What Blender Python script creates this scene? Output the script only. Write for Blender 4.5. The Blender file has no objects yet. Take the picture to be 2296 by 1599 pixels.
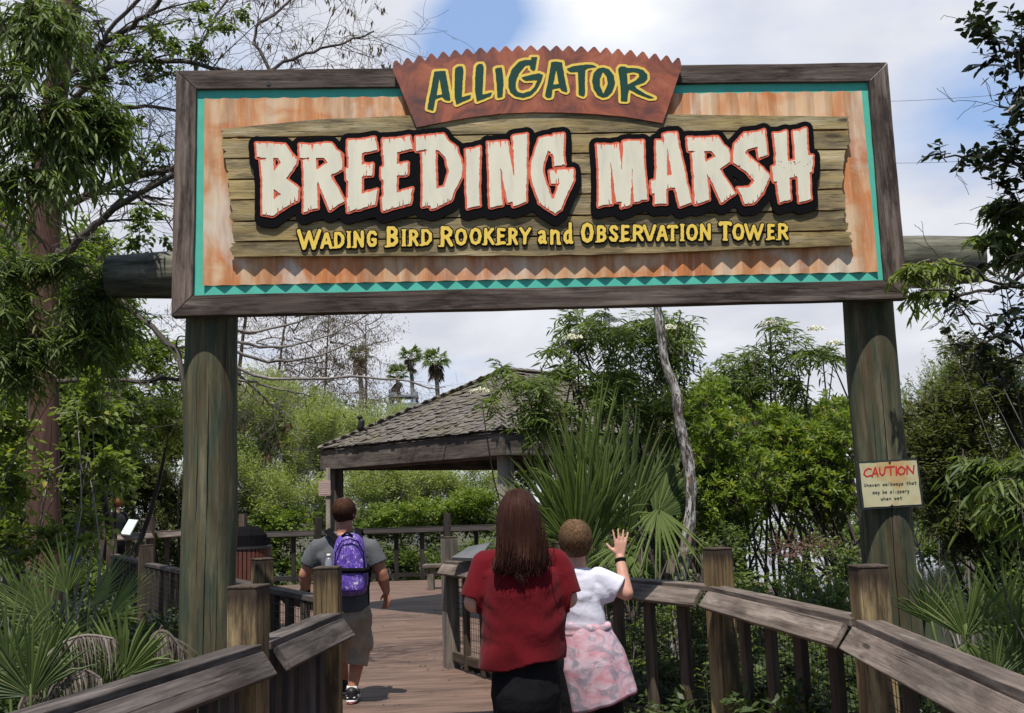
import bpy, bmesh, math, random
import numpy as np
from mathutils import Vector, Matrix

# ------------------------------------------------------------------ camera
SC = bpy.context.scene
CO = SC.collection
IW, IH, FPX = 2296.0, 1599.0, 2225.0          # picture size used for measuring, focal length in those pixels
PITCH, ROLL, CAMH = .1448, .0319, 1.65
_fw = np.array([0, math.cos(PITCH), math.sin(PITCH)])
_u0 = np.array([0, -math.sin(PITCH), math.cos(PITCH)])
_x0 = np.array([1., 0, 0])
XR = math.cos(ROLL)*_x0 - math.sin(ROLL)*_u0
UR = math.cos(ROLL)*_u0 + math.sin(ROLL)*_x0
CAM = np.array([0, 0, CAMH])
cd = bpy.data.cameras.new("camera"); cam = bpy.data.objects.new("camera", cd); CO.objects.link(cam)
m = Matrix.Identity(4)
for i in range(3):
    m[i][0] = XR[i]; m[i][1] = UR[i]; m[i][2] = -_fw[i]; m[i][3] = CAM[i]
cam.matrix_world = m
cd.sensor_width = 36.0; cd.sensor_fit = 'HORIZONTAL'; cd.lens = FPX/IW*36.0
cd.clip_start = .05; cd.clip_end = 3000
SC.camera = cam

# ------------------------------------------------------------------ light and sky
SUN_EL, SUN_AZ = math.radians(67), math.radians(12)      # high, behind the camera and slightly to its left
SUN_DIR = Vector((-math.sin(SUN_AZ)*math.cos(SUN_EL), -math.cos(SUN_AZ)*math.cos(SUN_EL), math.sin(SUN_EL)))
sl = bpy.data.lights.new("sun", 'SUN'); sl.energy = 5.0; sl.angle = math.radians(.6); sl.color = (1, .955, .88)
so = bpy.data.objects.new("sun", sl); CO.objects.link(so)
so.rotation_euler = SUN_DIR.to_track_quat('Z', 'Y').to_euler()
SC.view_settings.view_transform = 'Standard'; SC.view_settings.look = 'None'
SC.view_settings.exposure = 0.16; SC.view_settings.gamma = 1.0
SC.render.film_transparent = False
SC.cycles.use_adaptive_sampling = True
SC.cycles.max_bounces = 7; SC.cycles.diffuse_bounces = 3; SC.cycles.transparent_max_bounces = 4
SC.cycles.use_denoising = True

def ray(x, y):
    return _fw + (x-IW/2)/FPX*XR - (y-IH/2)/FPX*UR
def G(x, y, z):
    d = ray(x, y); return CAM + d*((z-CAMH)/d[2])
def P(x, y, Y):
    d = ray(x, y); return CAM + d*(Y/d[1])

class NT:                                                # small node-tree helper
    def __init__(s, nt): s.t = nt; s.n = nt.nodes; s.l = nt.links
    def add(s, k, **kw):
        n = s.n.new(k)
        for a, v in kw.items():
            if a.startswith('i_'): n.inputs[a[2:].replace('_', ' ')].default_value = v
            else: setattr(n, a, v)
        return n
    def link(s, a, b): s.l.new(a, b)
    def math(s, op, a, b=None, c=None, clamp=False):
        n = s.n.new('ShaderNodeMath'); n.operation = op; n.use_clamp = clamp
        for i, v in enumerate((a, b, c)):
            if v is None: continue
            if isinstance(v, (int, float)): n.inputs[i].default_value = v
            else: s.link(v, n.inputs[i])
        return n.outputs[0]
    def mix(s, f, a, b, mode='MIX'):
        n = s.n.new('ShaderNodeMix'); n.data_type = 'RGBA'; n.blend_type = mode
        for i, v in ((0, f), (6, a), (7, b)):
            if isinstance(v, (int, float)): n.inputs[i].default_value = v
            elif isinstance(v, (tuple, list)): n.inputs[i].default_value = (*v[:3], 1)
            else: s.link(v, n.inputs[i])
        return n.outputs[2]
    def ramp(s, fac, stops):
        n = s.n.new('ShaderNodeValToRGB'); e = n.color_ramp.elements
        while len(e) < len(stops): e.new(.5)
        for q, (p, c) in zip(e, stops):
            q.position = p; q.color = (*c, 1) if isinstance(c, (tuple, list)) else (c, c, c, 1)
        s.link(fac, n.inputs[0]); return n.outputs[0]
    def noise(s, vec, scale, detail=4, rough=.55, dist=0):
        n = s.n.new('ShaderNodeTexNoise'); n.inputs['Scale'].default_value = scale
        n.inputs['Detail'].default_value = detail; n.inputs['Roughness'].default_value = rough
        n.inputs['Distortion'].default_value = dist
        if vec is not None: s.link(vec, n.inputs['Vector'])
        return n.outputs[0]
    def scale(s, vec, sc, off=(0, 0, 0)):
        n = s.n.new('ShaderNodeMapping'); n.inputs['Scale'].default_value = sc; n.inputs['Location'].default_value = off
        s.link(vec, n.inputs['Vector']); return n.outputs[0]

w = bpy.data.worlds.new("World"); SC.world = w; w.use_nodes = True
N = NT(w.node_tree); N.n.clear()
sky = N.add('ShaderNodeTexSky'); sky.sky_type = 'NISHITA'; sky.sun_disc = False
sky.sun_elevation = SUN_EL; sky.sun_rotation = math.radians(180)+SUN_AZ; sky.air_density = 1.2; sky.dust_density = .6; sky.ozone_density = 2
tc = N.add('ShaderNodeTexCoord').outputs['Generated']
sx = N.add('ShaderNodeSeparateXYZ'); N.link(tc, sx.inputs[0])
zz = N.math('ADD', N.math('MAXIMUM', sx.outputs[2], 0), .28)
cx = N.add('ShaderNodeCombineXYZ')
N.link(N.math('DIVIDE', sx.outputs[0], zz), cx.inputs[0]); N.link(N.math('DIVIDE', sx.outputs[1], zz), cx.inputs[1])
plane = N.scale(cx.outputs[0], (1, 1, 1), (3.1, 1.7, 0))
n1 = N.noise(plane, 1.5, 7, .56, .35)
n2 = N.noise(plane, 3.6, 5, .5, .3)
def lobe(x, y, width):                                   # how near a direction is to the one seen at picture point x, y
    d = ray(x, y); d = d/np.linalg.norm(d)
    v = N.add('ShaderNodeVectorMath'); v.operation = 'DISTANCE'; N.link(tc, v.inputs[0]); v.inputs[1].default_value = d
    return N.math('SUBTRACT', 1, N.math('DIVIDE', v.outputs[1], width), clamp=True)
hole = None
for x, y, wd, k in ((1030, 75, .055, .26), (1100, 15, .06, .27), (960, 120, .05, .18), (2200, 270, .10, .26), (2080, 340, .09, .20), (2290, 180, .08, .2), (330, 220, .16, .22), (1120, -60, .1, .3)):
    h = N.math('MULTIPLY', lobe(x, y, wd), k)
    hole = h if hole is None else N.math('ADD', hole, h)
behind = N.math('MULTIPLY', N.math('SUBTRACT', 0.35, sx.outputs[1], clamp=True), .75)   # bluer overhead and behind the camera
high = N.math('MULTIPLY', N.math('SUBTRACT', sx.outputs[2], .5, clamp=True), .5)
cov = N.math('SUBTRACT', N.math('SUBTRACT', N.math('SUBTRACT', N.math('ADD', n1, .17), hole), behind), high)
mask = N.ramp(cov, ((.31, 0.0), (.66, 1.0)))
bright = N.ramp(N.math('ADD', N.math('MULTIPLY', n2, .7), N.math('MULTIPLY', lobe(1260, 60, .17), .35)), ((.22, (.60, .62, .69)), (.42, (.73, .745, .80)), (.58, (.85, .86, .89)), (.75, (.98, .98, .99))))
skyc = N.mix(1.0, sky.outputs[0], (.115, .115, .125), 'MULTIPLY')
skyc = N.mix(.6, skyc, N.mix(N.math('MULTIPLY', N.math('SUBTRACT', .45, sx.outputs[1], clamp=True), 1.6, clamp=True), (.36, .53, .86), (.10, .17, .32)))
col = N.mix(mask, skyc, bright)
bg = N.add('ShaderNodeBackground'); N.link(col, bg.inputs[0]); bg.inputs[1].default_value = 1.0
wo = N.add('ShaderNodeOutputWorld'); N.link(bg.outputs[0], wo.inputs[0])

# ------------------------------------------------------------------ building helpers
WL = {}                                                  # where each object's origin stands in the world
def props(o, label=None, cat=None, group=None, kind=None):
    if label: o['label'] = label
    if cat: o['category'] = cat
    if group: o['group'] = group
    if kind: o['kind'] = kind
    return o
def thing(name, loc, label, cat, group=None):
    o = bpy.data.objects.new(name, None); CO.objects.link(o); o.empty_display_size = .2
    o.location = tuple(loc); WL[o.name] = np.array(loc, float)
    return props(o, label, cat, group)
def place(name, me, mat, parent=None, loc=None, bevel=0, smooth=False):
    """link a mesh whose vertices are in world coordinates as ONE object"""
    base = WL[parent.name] if parent is not None else (np.array(loc, float) if loc is not None else np.zeros(3))
    if np.abs(base).max() > 0: me.transform(Matrix.Translation(Vector(-base)))
    o = bpy.data.objects.new(name, me); CO.objects.link(o)
    if mat is not None: me.materials.clear(); me.materials.append(mat)
    if parent is not None: o.parent = parent
    else: o.location = tuple(base)
    WL[o.name] = base
    if smooth: me.polygons.foreach_set('use_smooth', [True]*len(me.polygons))
    if bevel:
        b = o.modifiers.new('bevel', 'BEVEL'); b.width = bevel; b.segments = 2; b.limit_method = 'ANGLE'; b.angle_limit = math.radians(40)
    return o

def unit(v): v = np.asarray(v, float); return v/max(np.linalg.norm(v), 1e-9)
RNG = np.random.default_rng(7)
class MB:
    """collects shapes; gc holds along / across coordinates in metres for the grain, tint one random value a piece"""
    def __init__(s): s.v = []; s.f = []; s.g = []; s.t = []; s.n = 0
    def raw(s, v, f, g=None, t=None):
        v = np.asarray(v, float); k = len(v)
        s.v.append(v); s.f += [tuple(i+s.n for i in q) for q in f]
        s.g.append(np.asarray(g, float) if g is not None else v.copy())
        s.t.append(np.full(k, RNG.random() if t is None else t) if np.isscalar(t) or t is None else np.asarray(t, float))
        s.n += k
    def beam(s, p0, p1, wd, ht, up=(0, 0, 1), t=None, seg=1, wob=0):
        p0 = np.asarray(p0, float); p1 = np.asarray(p1, float); d = unit(p1-p0); L = np.linalg.norm(p1-p0)
        sd = unit(np.cross(d, up)); u = np.cross(sd, d); V = []; g = []; ro = RNG.random(3)*20
        for i in range(seg+1):
            c = p0+(p1-p0)*i/seg; jw = 1+wob*(RNG.random()-.5); off = (RNG.random(2)-.5)*wob*wd*.5
            for a, b in ((-1, -1), (1, -1), (1, 1), (-1, 1)):
                V.append(c+sd*(a*wd/2*jw+off[0])+u*(b*ht/2*jw+off[1])); g.append((L*i/seg+ro[0], a*wd/2+ro[1], b*ht/2+ro[2]))
        F = [(0, 1, 2, 3)[::-1], tuple(seg*4+q for q in (0, 1, 2, 3))]
        for i in range(seg):
            for q in range(4):
                a = i*4+q; b = i*4+(q+1) % 4; F.append((a, b, b+4, a+4))
        F = [q[::-1] for q in F]
        s.raw(V, F, g, t)
    def box(s, c, sx, sy, sz, rz=0, t=None):
        c = np.asarray(c, float); d = np.array([math.cos(rz), math.sin(rz), 0])
        s.beam(c-d*sx/2, c+d*sx/2, sy, sz, t=t)
    def tube(s, pts, rad, ns=6, t=None, cap=True):
        pts = np.asarray(pts, float); k = len(pts); rad = np.broadcast_to(np.asarray(rad, float), (k,))
        tg = np.gradient(pts, axis=0); tg /= np.maximum(np.linalg.norm(tg, axis=1, keepdims=True), 1e-9)
        ref = np.array([0, 0, 1.]) if abs(tg[:, 2]).mean() < .8 else np.array([1., 0, 0])
        a = np.cross(tg, ref); a /= np.maximum(np.linalg.norm(a, axis=1, keepdims=True), 1e-9); b = np.cross(tg, a)
        th = np.arange(ns)/ns*2*math.pi
        V = pts[:, None]+rad[:, None, None]*(a[:, None]*np.cos(th)[None, :, None]+b[:, None]*np.sin(th)[None, :, None])
        al = np.concatenate([[0], np.cumsum(np.linalg.norm(np.diff(pts, axis=0), axis=1))])
        g = np.zeros((k, ns, 3)); g[..., 0] = al[:, None]; g[..., 1] = rad[:, None]*np.cos(th); g[..., 2] = rad[:, None]*np.sin(th)
        g += RNG.random(3)*20
        F = []
        for i in range(k-1):
            for j in range(ns):
                j2 = (j+1) % ns; F.append((i*ns+j, i*ns+j2, (i+1)*ns+j2, (i+1)*ns+j))
        if cap and ns > 2: F.append(tuple(range(ns))[::-1]); F.append(tuple((k-1)*ns+j for j in range(ns)))
        s.raw(V.reshape(-1, 3), F, g.reshape(-1, 3), t)
    def mesh(s, name):
        me = bpy.data.meshes.new(name); V = np.concatenate(s.v) if s.v else np.zeros((0, 3))
        me.from_pydata([tuple(q) for q in V], [], s.f)
        if s.n:
            a = me.attributes.new('gc', 'FLOAT_VECTOR', 'POINT'); a.data.foreach_set('vector', np.concatenate(s.g).ravel())
            a = me.attributes.new('tint', 'FLOAT', 'POINT'); a.data.foreach_set('value', np.concatenate(s.t))
        me.update(); return me
    def build(s, name, mat, parent=None, loc=None, bevel=0, smooth=False):
        return place(name, s.mesh(name), mat, parent, loc, bevel, smooth)

# ------------------------------------------------------------------ materials
def mat_new(name):
    mt = bpy.data.materials.new(name); mt.use_nodes = True
    N = NT(mt.node_tree); N.n.clear()
    b = N.add('ShaderNodeBsdfPrincipled'); o = N.add('ShaderNodeOutputMaterial'); N.link(b.outputs[0], o.inputs[0])
    return mt, N, b
def attr(N, k, out='Vector'): return N.add('ShaderNodeAttribute', attribute_name=k).outputs[out]
def bump(N, b, h, strength, dist=.01):
    n = N.add('ShaderNodeBump'); n.inputs['Strength'].default_value = strength; n.inputs['Distance'].default_value = dist
    N.link(h, n.inputs['Height']); N.link(n.outputs[0], b.inputs['Normal'])
def wood(name, c0, c1, crack=(.02, .016, .012), grain=55, stain=None, rough=.85, warm=None, fine=1.0, pale=None, top=None, knots=False):
    mt, N, b = mat_new(name); g = attr(N, 'gc'); tn = attr(N, 'tint', 'Fac')
    v = N.scale(g, (1.6, grain, grain)); n = N.noise(v, 1.0, 6, .65, .5)
    v2 = N.scale(g, (.9, 9, 9)); n2 = N.noise(v2, 1.0, 4, .6, 1.2)
    col = N.mix(N.ramp(n, ((.3, 0.), (.7, 1.))), c0, c1)
    col = N.mix(N.math('MULTIPLY', N.ramp(n2, ((.35, 1.), (.6, 0.))), .65), col, tuple(q*.5 for q in c0))
    if warm: col = N.mix(N.math('MULTIPLY', N.ramp(N.noise(N.scale(g, (1.1, 14, 14), (5, 3, 1)), 1, 3), ((.42, 0.), (.65, 1.))), .8), col, warm)
    if pale: col = N.mix(N.math('MULTIPLY', N.ramp(N.noise(N.scale(g, (1.3, 17, 17), (2, 8, 4)), 1, 5, .7), ((.52, 0.), (.72, 1.))), .7), col, pale)
    v3 = N.scale(g, (1.2, grain*1.7, grain*1.7), (3, 1, 2)); n3 = N.noise(v3, 1.0, 3, .6, .3)
    cr = N.ramp(n3, ((.30, 1.), (.40, 0.)))
    col = N.mix(N.math('MULTIPLY', cr, .75*fine), col, crack)
    if stain: col = N.mix(N.math('MULTIPLY', N.ramp(N.noise(N.scale(g, (2.4, 13, 13), (6, 2, 9)), 1, 6, .68), ((.48, 0.), (.62, 1.))), stain[1]), col, stain[0])
    bl = N.noise(N.scale(g, (1.4, 5.5, 5.5), (8, 4, 1)), 1, 5, .62, .6); col = N.mix(1., col, N.ramp(bl, ((.32, .62), (.5, 1.), (.68, 1.28))), 'MULTIPLY')
    if knots:
        vo = N.add('ShaderNodeTexVoronoi'); vo.inputs['Scale'].default_value = 1.; N.link(N.scale(g, (1.7, 8.5, 8.5), (3, 7, 2)), vo.inputs['Vector'])
        col = N.mix(N.ramp(vo.outputs['Distance'], ((.07, .85), (.13, 0.))), col, crack)
    if top:                                              # weather stain soaking down from a cut end
        gz = N.add('ShaderNodeSeparateXYZ'); N.link(N.add('ShaderNodeTexCoord').outputs['Generated'], gz.inputs[0])
        k = N.math('ADD', gz.outputs[2], N.math('MULTIPLY', N.math('SUBTRACT', N.noise(N.scale(g, (1.5, 30, 30)), 1, 3), .5), .09))
        col = N.mix(N.ramp(k, ((.955, 0.), (.985, .9))), col, top)
    col = N.mix(1.0, col, N.ramp(tn, ((0., .78), (1., 1.18))), 'MULTIPLY')
    N.link(col, b.inputs['Base Color']); b.inputs['Roughness'].default_value = rough; b.inputs['Specular IOR Level'].default_value = .25
    bump(N, b, N.math('SUBTRACT', n, N.math('MULTIPLY', cr, .8)), .55, .006)
    return mt
def plain(name, c, rough=.6, var=.12, scale=12, spec=.4, c2=None, bmp=0, metal=0):
    mt, N, b = mat_new(name)
    t = N.add('ShaderNodeTexCoord').outputs['Object']; n = N.noise(t, scale, 5, .6)
    if c2: col = N.mix(N.ramp(n, ((.38, 0.), (.66, 1.))), c, c2)
    else: col = N.mix(1.0, c, N.ramp(n, ((.3, 1-var), (.7, 1+var))), 'MULTIPLY')
    N.link(col, b.inputs['Base Color']); b.inputs['Roughness'].default_value = rough; b.inputs['Specular IOR Level'].default_value = spec
    b.inputs['Metallic'].default_value = metal
    if bmp: bump(N, b, N.noise(t, scale*4, 4, .6), bmp, .004)
    return mt
def leaf(name, c0, c1, c2=None, trans=.35, rough=.45, yellow=None):
    """leaf surface: hue varies from leaf to leaf, light passes through the blade"""
    mt = bpy.data.materials.new(name); mt.use_nodes = True; N = NT(mt.node_tree); N.n.clear()
    t = attr(N, 'tint', 'Fac'); st = [(0., c0), (.55, c1), (1., c2 or c1)]
    if yellow == 'tip': st = [(0., c0), (.5, c1), (.88, c2 or c1), (1., (.22, .15, .075))]
    elif yellow: st = [(0., c0), (.5, c1), (.93, c2 or c1), (.985, yellow)]
    col = N.ramp(t, st)
    b = N.add('ShaderNodeBsdfPrincipled'); N.link(col, b.inputs['Base Color']); b.inputs['Roughness'].default_value = rough
    b.inputs['Specular IOR Level'].default_value = .35
    tr = N.add('ShaderNodeBsdfTranslucent'); N.link(N.mix(1., col, (1.5, 1.6, .8), 'MULTIPLY'), tr.inputs[0])
    mx = N.add('ShaderNodeMixShader'); mx.inputs[0].default_value = trans
    N.link(b.outputs[0], mx.inputs[1]); N.link(tr.outputs[0], mx.inputs[2])
    o = N.add('ShaderNodeOutputMaterial'); N.link(mx.outputs[0], o.inputs[0]); return mt

M = {}
M['frame'] = wood('weathered_frame_wood', (.072, .05, .04), (.19, .145, .118), grain=42, stain=((.022, .015, .012), .85), pale=(.27, .225, .195), fine=1.2)
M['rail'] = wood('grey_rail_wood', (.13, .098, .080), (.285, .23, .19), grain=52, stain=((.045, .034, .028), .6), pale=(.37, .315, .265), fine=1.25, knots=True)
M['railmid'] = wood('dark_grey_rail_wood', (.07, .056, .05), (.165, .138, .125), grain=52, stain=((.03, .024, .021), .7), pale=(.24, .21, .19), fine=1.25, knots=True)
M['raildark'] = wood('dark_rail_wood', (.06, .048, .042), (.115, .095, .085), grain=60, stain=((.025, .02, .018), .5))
M['newpost'] = wood('yellowish_post_wood', (.20, .14, .066), (.36, .27, .14), crack=(.03, .018, .01), grain=34, warm=(.10, .06, .028), stain=((.03, .02, .014), .75), top=(.03, .02, .015))
M['oldpost'] = wood('brown_post_wood', (.07, .05, .036), (.15, .11, .08), grain=45, stain=((.03, .022, .016), .6))
M['greypost'] = wood('pale_grey_post_wood', (.2, .17, .14), (.36, .31, .26), grain=45, pale=(.42, .37, .31))
M['pole'] = wood('green_tinged_pole_wood', (.065, .066, .036), (.20, .185, .10), crack=(.014, .012, .008), grain=26, warm=(.115, .08, .045), stain=((.05, .08, .055), .7), fine=1.0, pale=(.24, .225, .15))
M['log'] = wood('log_wood', (.085, .085, .06), (.21, .20, .15), grain=26, stain=((.035, .034, .026), .6), pale=(.26, .25, .19), knots=True)
M['plank'] = wood('yellow_plank_wood', (.31, .235, .115), (.54, .43, .235), crack=(.07, .05, .028), grain=75, warm=(.46, .33, .12), stain=((.085, .07, .055), .6), pale=(.58, .50, .33), knots=True)
M['deck'] = wood('brown_deck_boards', (.158, .100, .076), (.190, .124, .096), crack=(.115, .074, .056), grain=30, rough=.6, fine=.3)
M['fascia'] = wood('dark_fascia_wood', (.085, .066, .055), (.22, .18, .15), grain=30, stain=((.06, .048, .04), .5), pale=(.30, .27, .24))
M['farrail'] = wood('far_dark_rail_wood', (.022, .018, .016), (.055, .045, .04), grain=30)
M['bark_red'] = wood('red_brown_bark', (.085, .044, .034), (.175, .088, .066), crack=(.03, .016, .012), grain=30, stain=((.06, .04, .032), .4))
M['bark_dark'] = wood('dark_bark', (.035, .027, .022), (.085, .068, .056), grain=40)
M['bark_grey'] = wood('pale_grey_bark', (.16, .145, .13), (.30, .28, .25), grain=40)
M['green'] = plain('teal_paint', (.10, .51, .38), .6, .08, spec=.2)
M['black'] = plain('black_paint', (.005, .005, .006), .85, .1, spec=.08)
M['orange'] = plain('orange_red_paint', (.72, .135, .065), .5, .08)
M['yellow'] = plain('yellow_paint', (.86, .60, .09), .5, .06, 20)
M['dkgreen'] = plain('dark_green_paint', (.011, .058, .043), .6, .1, spec=.2)
M['white_flower'] = plain('white_petals', (.8, .78, .6), .7)
M['metal_dark'] = plain('dark_metal', (.03, .035, .035), .45, .15)
M['wire'] = plain('grey_wire', (.05, .045, .04), .6)
def cream():
    mt, N, b = mat_new('cream_paint'); t = N.add('ShaderNodeTexCoord').outputs['Object']
    n = N.noise(N.scale(t, (9, 9, 2.2)), 1, 5, .65); n2 = N.noise(N.scale(t, (60, 60, 5)), 1, 4, .6)
    col = N.mix(N.ramp(n, ((.4, 0.), (.72, 1.))), (.80, .75, .57), (.66, .62, .49))
    col = N.mix(N.math('MULTIPLY', N.ramp(n2, ((.62, 0.), (.72, 1.))), .25), col, (.4, .38, .32))
    N.link(col, b.inputs['Base Color']); b.inputs['Roughness'].default_value = .6; return mt
M['cream'] = cream()
def rust_sheet():
    mt, N, b = mat_new('rusted_corrugated_metal'); t = N.add('ShaderNodeTexCoord').outputs['Object']
    a = N.noise(N.scale(t, (7, 7, 1.3)), 1, 6, .6, .4); c = N.noise(N.scale(t, (2.2, 2.2, 3.2), (4, 1, 2)), 1, 5, .6, .5); f = N.noise(N.scale(t, (28, 28, 2.5)), 1, 4, .6)
    col = N.ramp(a, ((.28, (.50, .17, .05)), (.44, (.62, .29, .12)), (.56, (.70, .45, .25)), (.74, (.72, .57, .40))))
    col = N.mix(N.ramp(c, ((.47, 0.), (.62, .85))), col, (.60, .19, .045))
    col = N.mix(N.math('MULTIPLY', N.ramp(f, ((.54, 0.), (.70, 1.))), .4), col, (.80, .68, .52))
    w_ = N.noise(N.scale(t, (1.6, 1.6, 1.1), (7, 2, 5)), 1, 5, .65, .8); col = N.mix(N.ramp(w_, ((.53, 0.), (.66, .8))), col, (.74, .66, .55))
    dk = N.noise(N.scale(t, (5, 5, .8), (1, 9, 5)), 1, 4, .6); col = N.mix(N.ramp(dk, ((.56, 0.), (.68, .55))), col, (.30, .12, .06))
    N.link(col, b.inputs['Base Color']); b.inputs['Roughness'].default_value = .6; b.inputs['Metallic'].default_value = .1; return mt
M['rust'] = rust_sheet()
def rust_plate():
    mt, N, b = mat_new('rust_red_plate'); t = N.add('ShaderNodeTexCoord').outputs['Object']
    a = N.noise(t, 4.0, 8, .7, 1.0); c = N.noise(t, 9, 6, .75, .5)
    col = N.ramp(a, ((.32, (.075, .026, .022)), (.44, (.20, .05, .026)), (.56, (.36, .088, .034)), (.72, (.44, .15, .075))))
    col = N.mix(N.math('MULTIPLY', N.ramp(c, ((.55, 0.), (.75, 1.))), .55), col, (.11, .045, .035))
    N.link(col, b.inputs['Base Color']); b.inputs['Roughness'].default_value = .55; return mt
M['plate'] = rust_plate()
# ------------------------------------------------------------------ flat shapes with outlines (lettering)
class Field:
    """a fine grid on a flat board: shapes are filled in, grown by a distance, and turned into outlines"""
    def __init__(s, u0, u1, v0, v1, res):
        s.u0, s.v0, s.res = u0, v0, res; s.w = int((u1-u0)/res)+1; s.h = int((v1-v0)/res)+1
        s.m = np.zeros((s.h, s.w), bool)
    def poly(s, pts, val=True, m=None):
        m = s.m if m is None else m
        p = (np.asarray(pts, float)-[s.u0, s.v0])/s.res
        x0, y0 = np.maximum(np.floor(p.min(0)).astype(int)-1, 0); x1, y1 = np.ceil(p.max(0)).astype(int)+2
        x1 = min(x1, s.w); y1 = min(y1, s.h)
        if x1 <= x0 or y1 <= y0: return
        X, Y = np.meshgrid(np.arange(x0, x1), np.arange(y0, y1)); ins = np.zeros(X.shape, bool)
        for (ax, ay), (bx, by) in zip(p, np.roll(p, -1, 0)):
            if ay == by: continue
            c = ((ay > Y) != (by > Y)) & (X < (bx-ax)*(Y-ay)/(by-ay)+ax); ins ^= c
        m[y0:y1, x0:x1][ins] = val
    def stroke(s, pts, rad):
        pts = (np.asarray(pts, float)-[s.u0, s.v0])/s.res; r = rad/s.res
        for a, b in zip(pts[:-1], pts[1:]):
            lo = np.maximum(np.floor(np.minimum(a, b)-r-1).astype(int), 0); hi = np.ceil(np.maximum(a, b)+r+2).astype(int)
            X, Y = np.meshgrid(np.arange(lo[0], min(hi[0], s.w)), np.arange(lo[1], min(hi[1], s.h)))
            if X.size == 0: continue
            d = b-a; t = np.clip(((X-a[0])*d[0]+(Y-a[1])*d[1])/max(d@d, 1e-9), 0, 1)
            s.m[lo[1]:hi[1], lo[0]:hi[0]] |= (X-a[0]-t*d[0])**2+(Y-a[1]-t*d[1])**2 < r*r
    def conv(s, f, r, gauss=False):
        k = int(math.ceil(r*(3 if gauss else 1)))+1; X, Y = np.meshgrid(np.arange(-k, k+1), np.arange(-k, k+1)); R2 = X*X+Y*Y
        K = np.exp(-R2/(2*r*r)) if gauss else (R2 <= r*r).astype(float)
        if gauss: K /= K.sum()
        sh = (f.shape[0]+2*k, f.shape[1]+2*k)
        o = np.fft.irfft2(np.fft.rfft2(f, sh)*np.fft.rfft2(K, sh), sh)
        return o[k:k+f.shape[0], k:k+f.shape[1]]
    def grow(s, d, m=None): return s.conv((s.m if m is None else m).astype(float), d/s.res) > .5
    def loops(s, m, soft=.8, tol=.35, minlen=6):
        f = np.pad(s.conv(np.pad(m, 4).astype(float), soft, True), 1)-.5; off = 5
        segs = {}; H, W = f.shape
        ins = f > 0
        code = ins[:-1, :-1]*1+ins[:-1, 1:]*2+ins[1:, 1:]*4+ins[1:, :-1]*8
        ys, xs = np.nonzero((code > 0) & (code < 15))
        tab = {1: [(3, 0)], 2: [(0, 1)], 3: [(3, 1)], 4: [(1, 2)], 5: [(3, 0), (1, 2)], 6: [(0, 2)], 7: [(3, 2)], 8: [(2, 3)], 9: [(2, 0)], 10: [(0, 1), (2, 3)], 11: [(2, 1)], 12: [(1, 3)], 13: [(1, 0)], 14: [(0, 3)]}
        key = lambda y, x, e: ((y, x, 0), (y, x+1, 1), (y+1, x, 0), (y, x, 1))[e]
        for y, x in zip(ys.tolist(), xs.tolist()):
            for a, b in tab[int(code[y, x])]: segs[key(y, x, a)] = key(y, x, b)
        def pt(k):
            y, x, o = k
            if o == 0: a, b = f[y, x], f[y, x+1]; return (x+a/(a-b), y)
            a, b = f[y, x], f[y+1, x]; return (x, y+a/(a-b))
        out = []
        while segs:
            st, nx = segs.popitem(); lp = [st]
            while nx != st and nx in segs: lp.append(nx); nx = segs.pop(nx)
            if len(lp) < minlen: continue
            q = np.array([pt(k) for k in lp]); q = simplify(q, tol)
            if len(q) > 2: out.append((q-off)*s.res+[s.u0, s.v0])
        return out
def simplify(q, tol):
    q = np.vstack([q, q[:1]]); keep = np.zeros(len(q), bool); keep[0] = keep[-1] = True
    far = int(np.argmax(((q-q[0])**2).sum(1))); keep[far] = True; st = [(0, far), (far, len(q)-1)]
    while st:
        a, b = st.pop()
        if b-a < 2: continue
        d = q[b]-q[a]; L = np.hypot(*d)
        e = np.abs(d[0]*(q[a+1:b, 1]-q[a, 1])-d[1]*(q[a+1:b, 0]-q[a, 0]))/L if L > 1e-9 else np.hypot(*(q[a+1:b]-q[a]).T)
        i = int(np.argmax(e))
        if e[i] > tol: i += a+1; keep[i] = True; st += [(a, i), (i, b)]
    return q[keep][:-1]
def flat_mesh(name, loops, frame, z0, z1):
    """outline loops on a board -> a solid sheet between two heights above it; frame = origin, right, up, outward"""
    cu = bpy.data.curves.new(name, 'CURVE'); cu.dimensions = '2D'; cu.fill_mode = 'BOTH'; cu.extrude = (z1-z0)/2
    for lp in loops:
        sp = cu.splines.new('POLY'); sp.points.add(len(lp)-1)
        sp.points.foreach_set('co', np.column_stack([lp, np.zeros(len(lp)), np.ones(len(lp))]).ravel()); sp.use_cyclic_u = True
    o = bpy.data.objects.new(name, cu); CO.objects.link(o)
    me = bpy.data.meshes.new_from_object(o.evaluated_get(bpy.context.evaluated_depsgraph_get()))
    bpy.data.objects.remove(o); bpy.data.curves.remove(cu)
    c, a, u, n = frame; mm = Matrix.Identity(4)
    for i in range(3): mm[i][0] = a[i]; mm[i][1] = u[i]; mm[i][2] = n[i]; mm[i][3] = c[i]+n[i]*(z0+z1)/2
    me.transform(mm); k = len(me.vertices); co = np.zeros(k*3); me.vertices.foreach_get('co', co)
    at = me.attributes.new('gc', 'FLOAT_VECTOR', 'POINT'); at.data.foreach_set('vector', co)
    at = me.attributes.new('tint', 'FLOAT', 'POINT'); at.data.foreach_set('value', np.full(k, .5))
    return me

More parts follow.
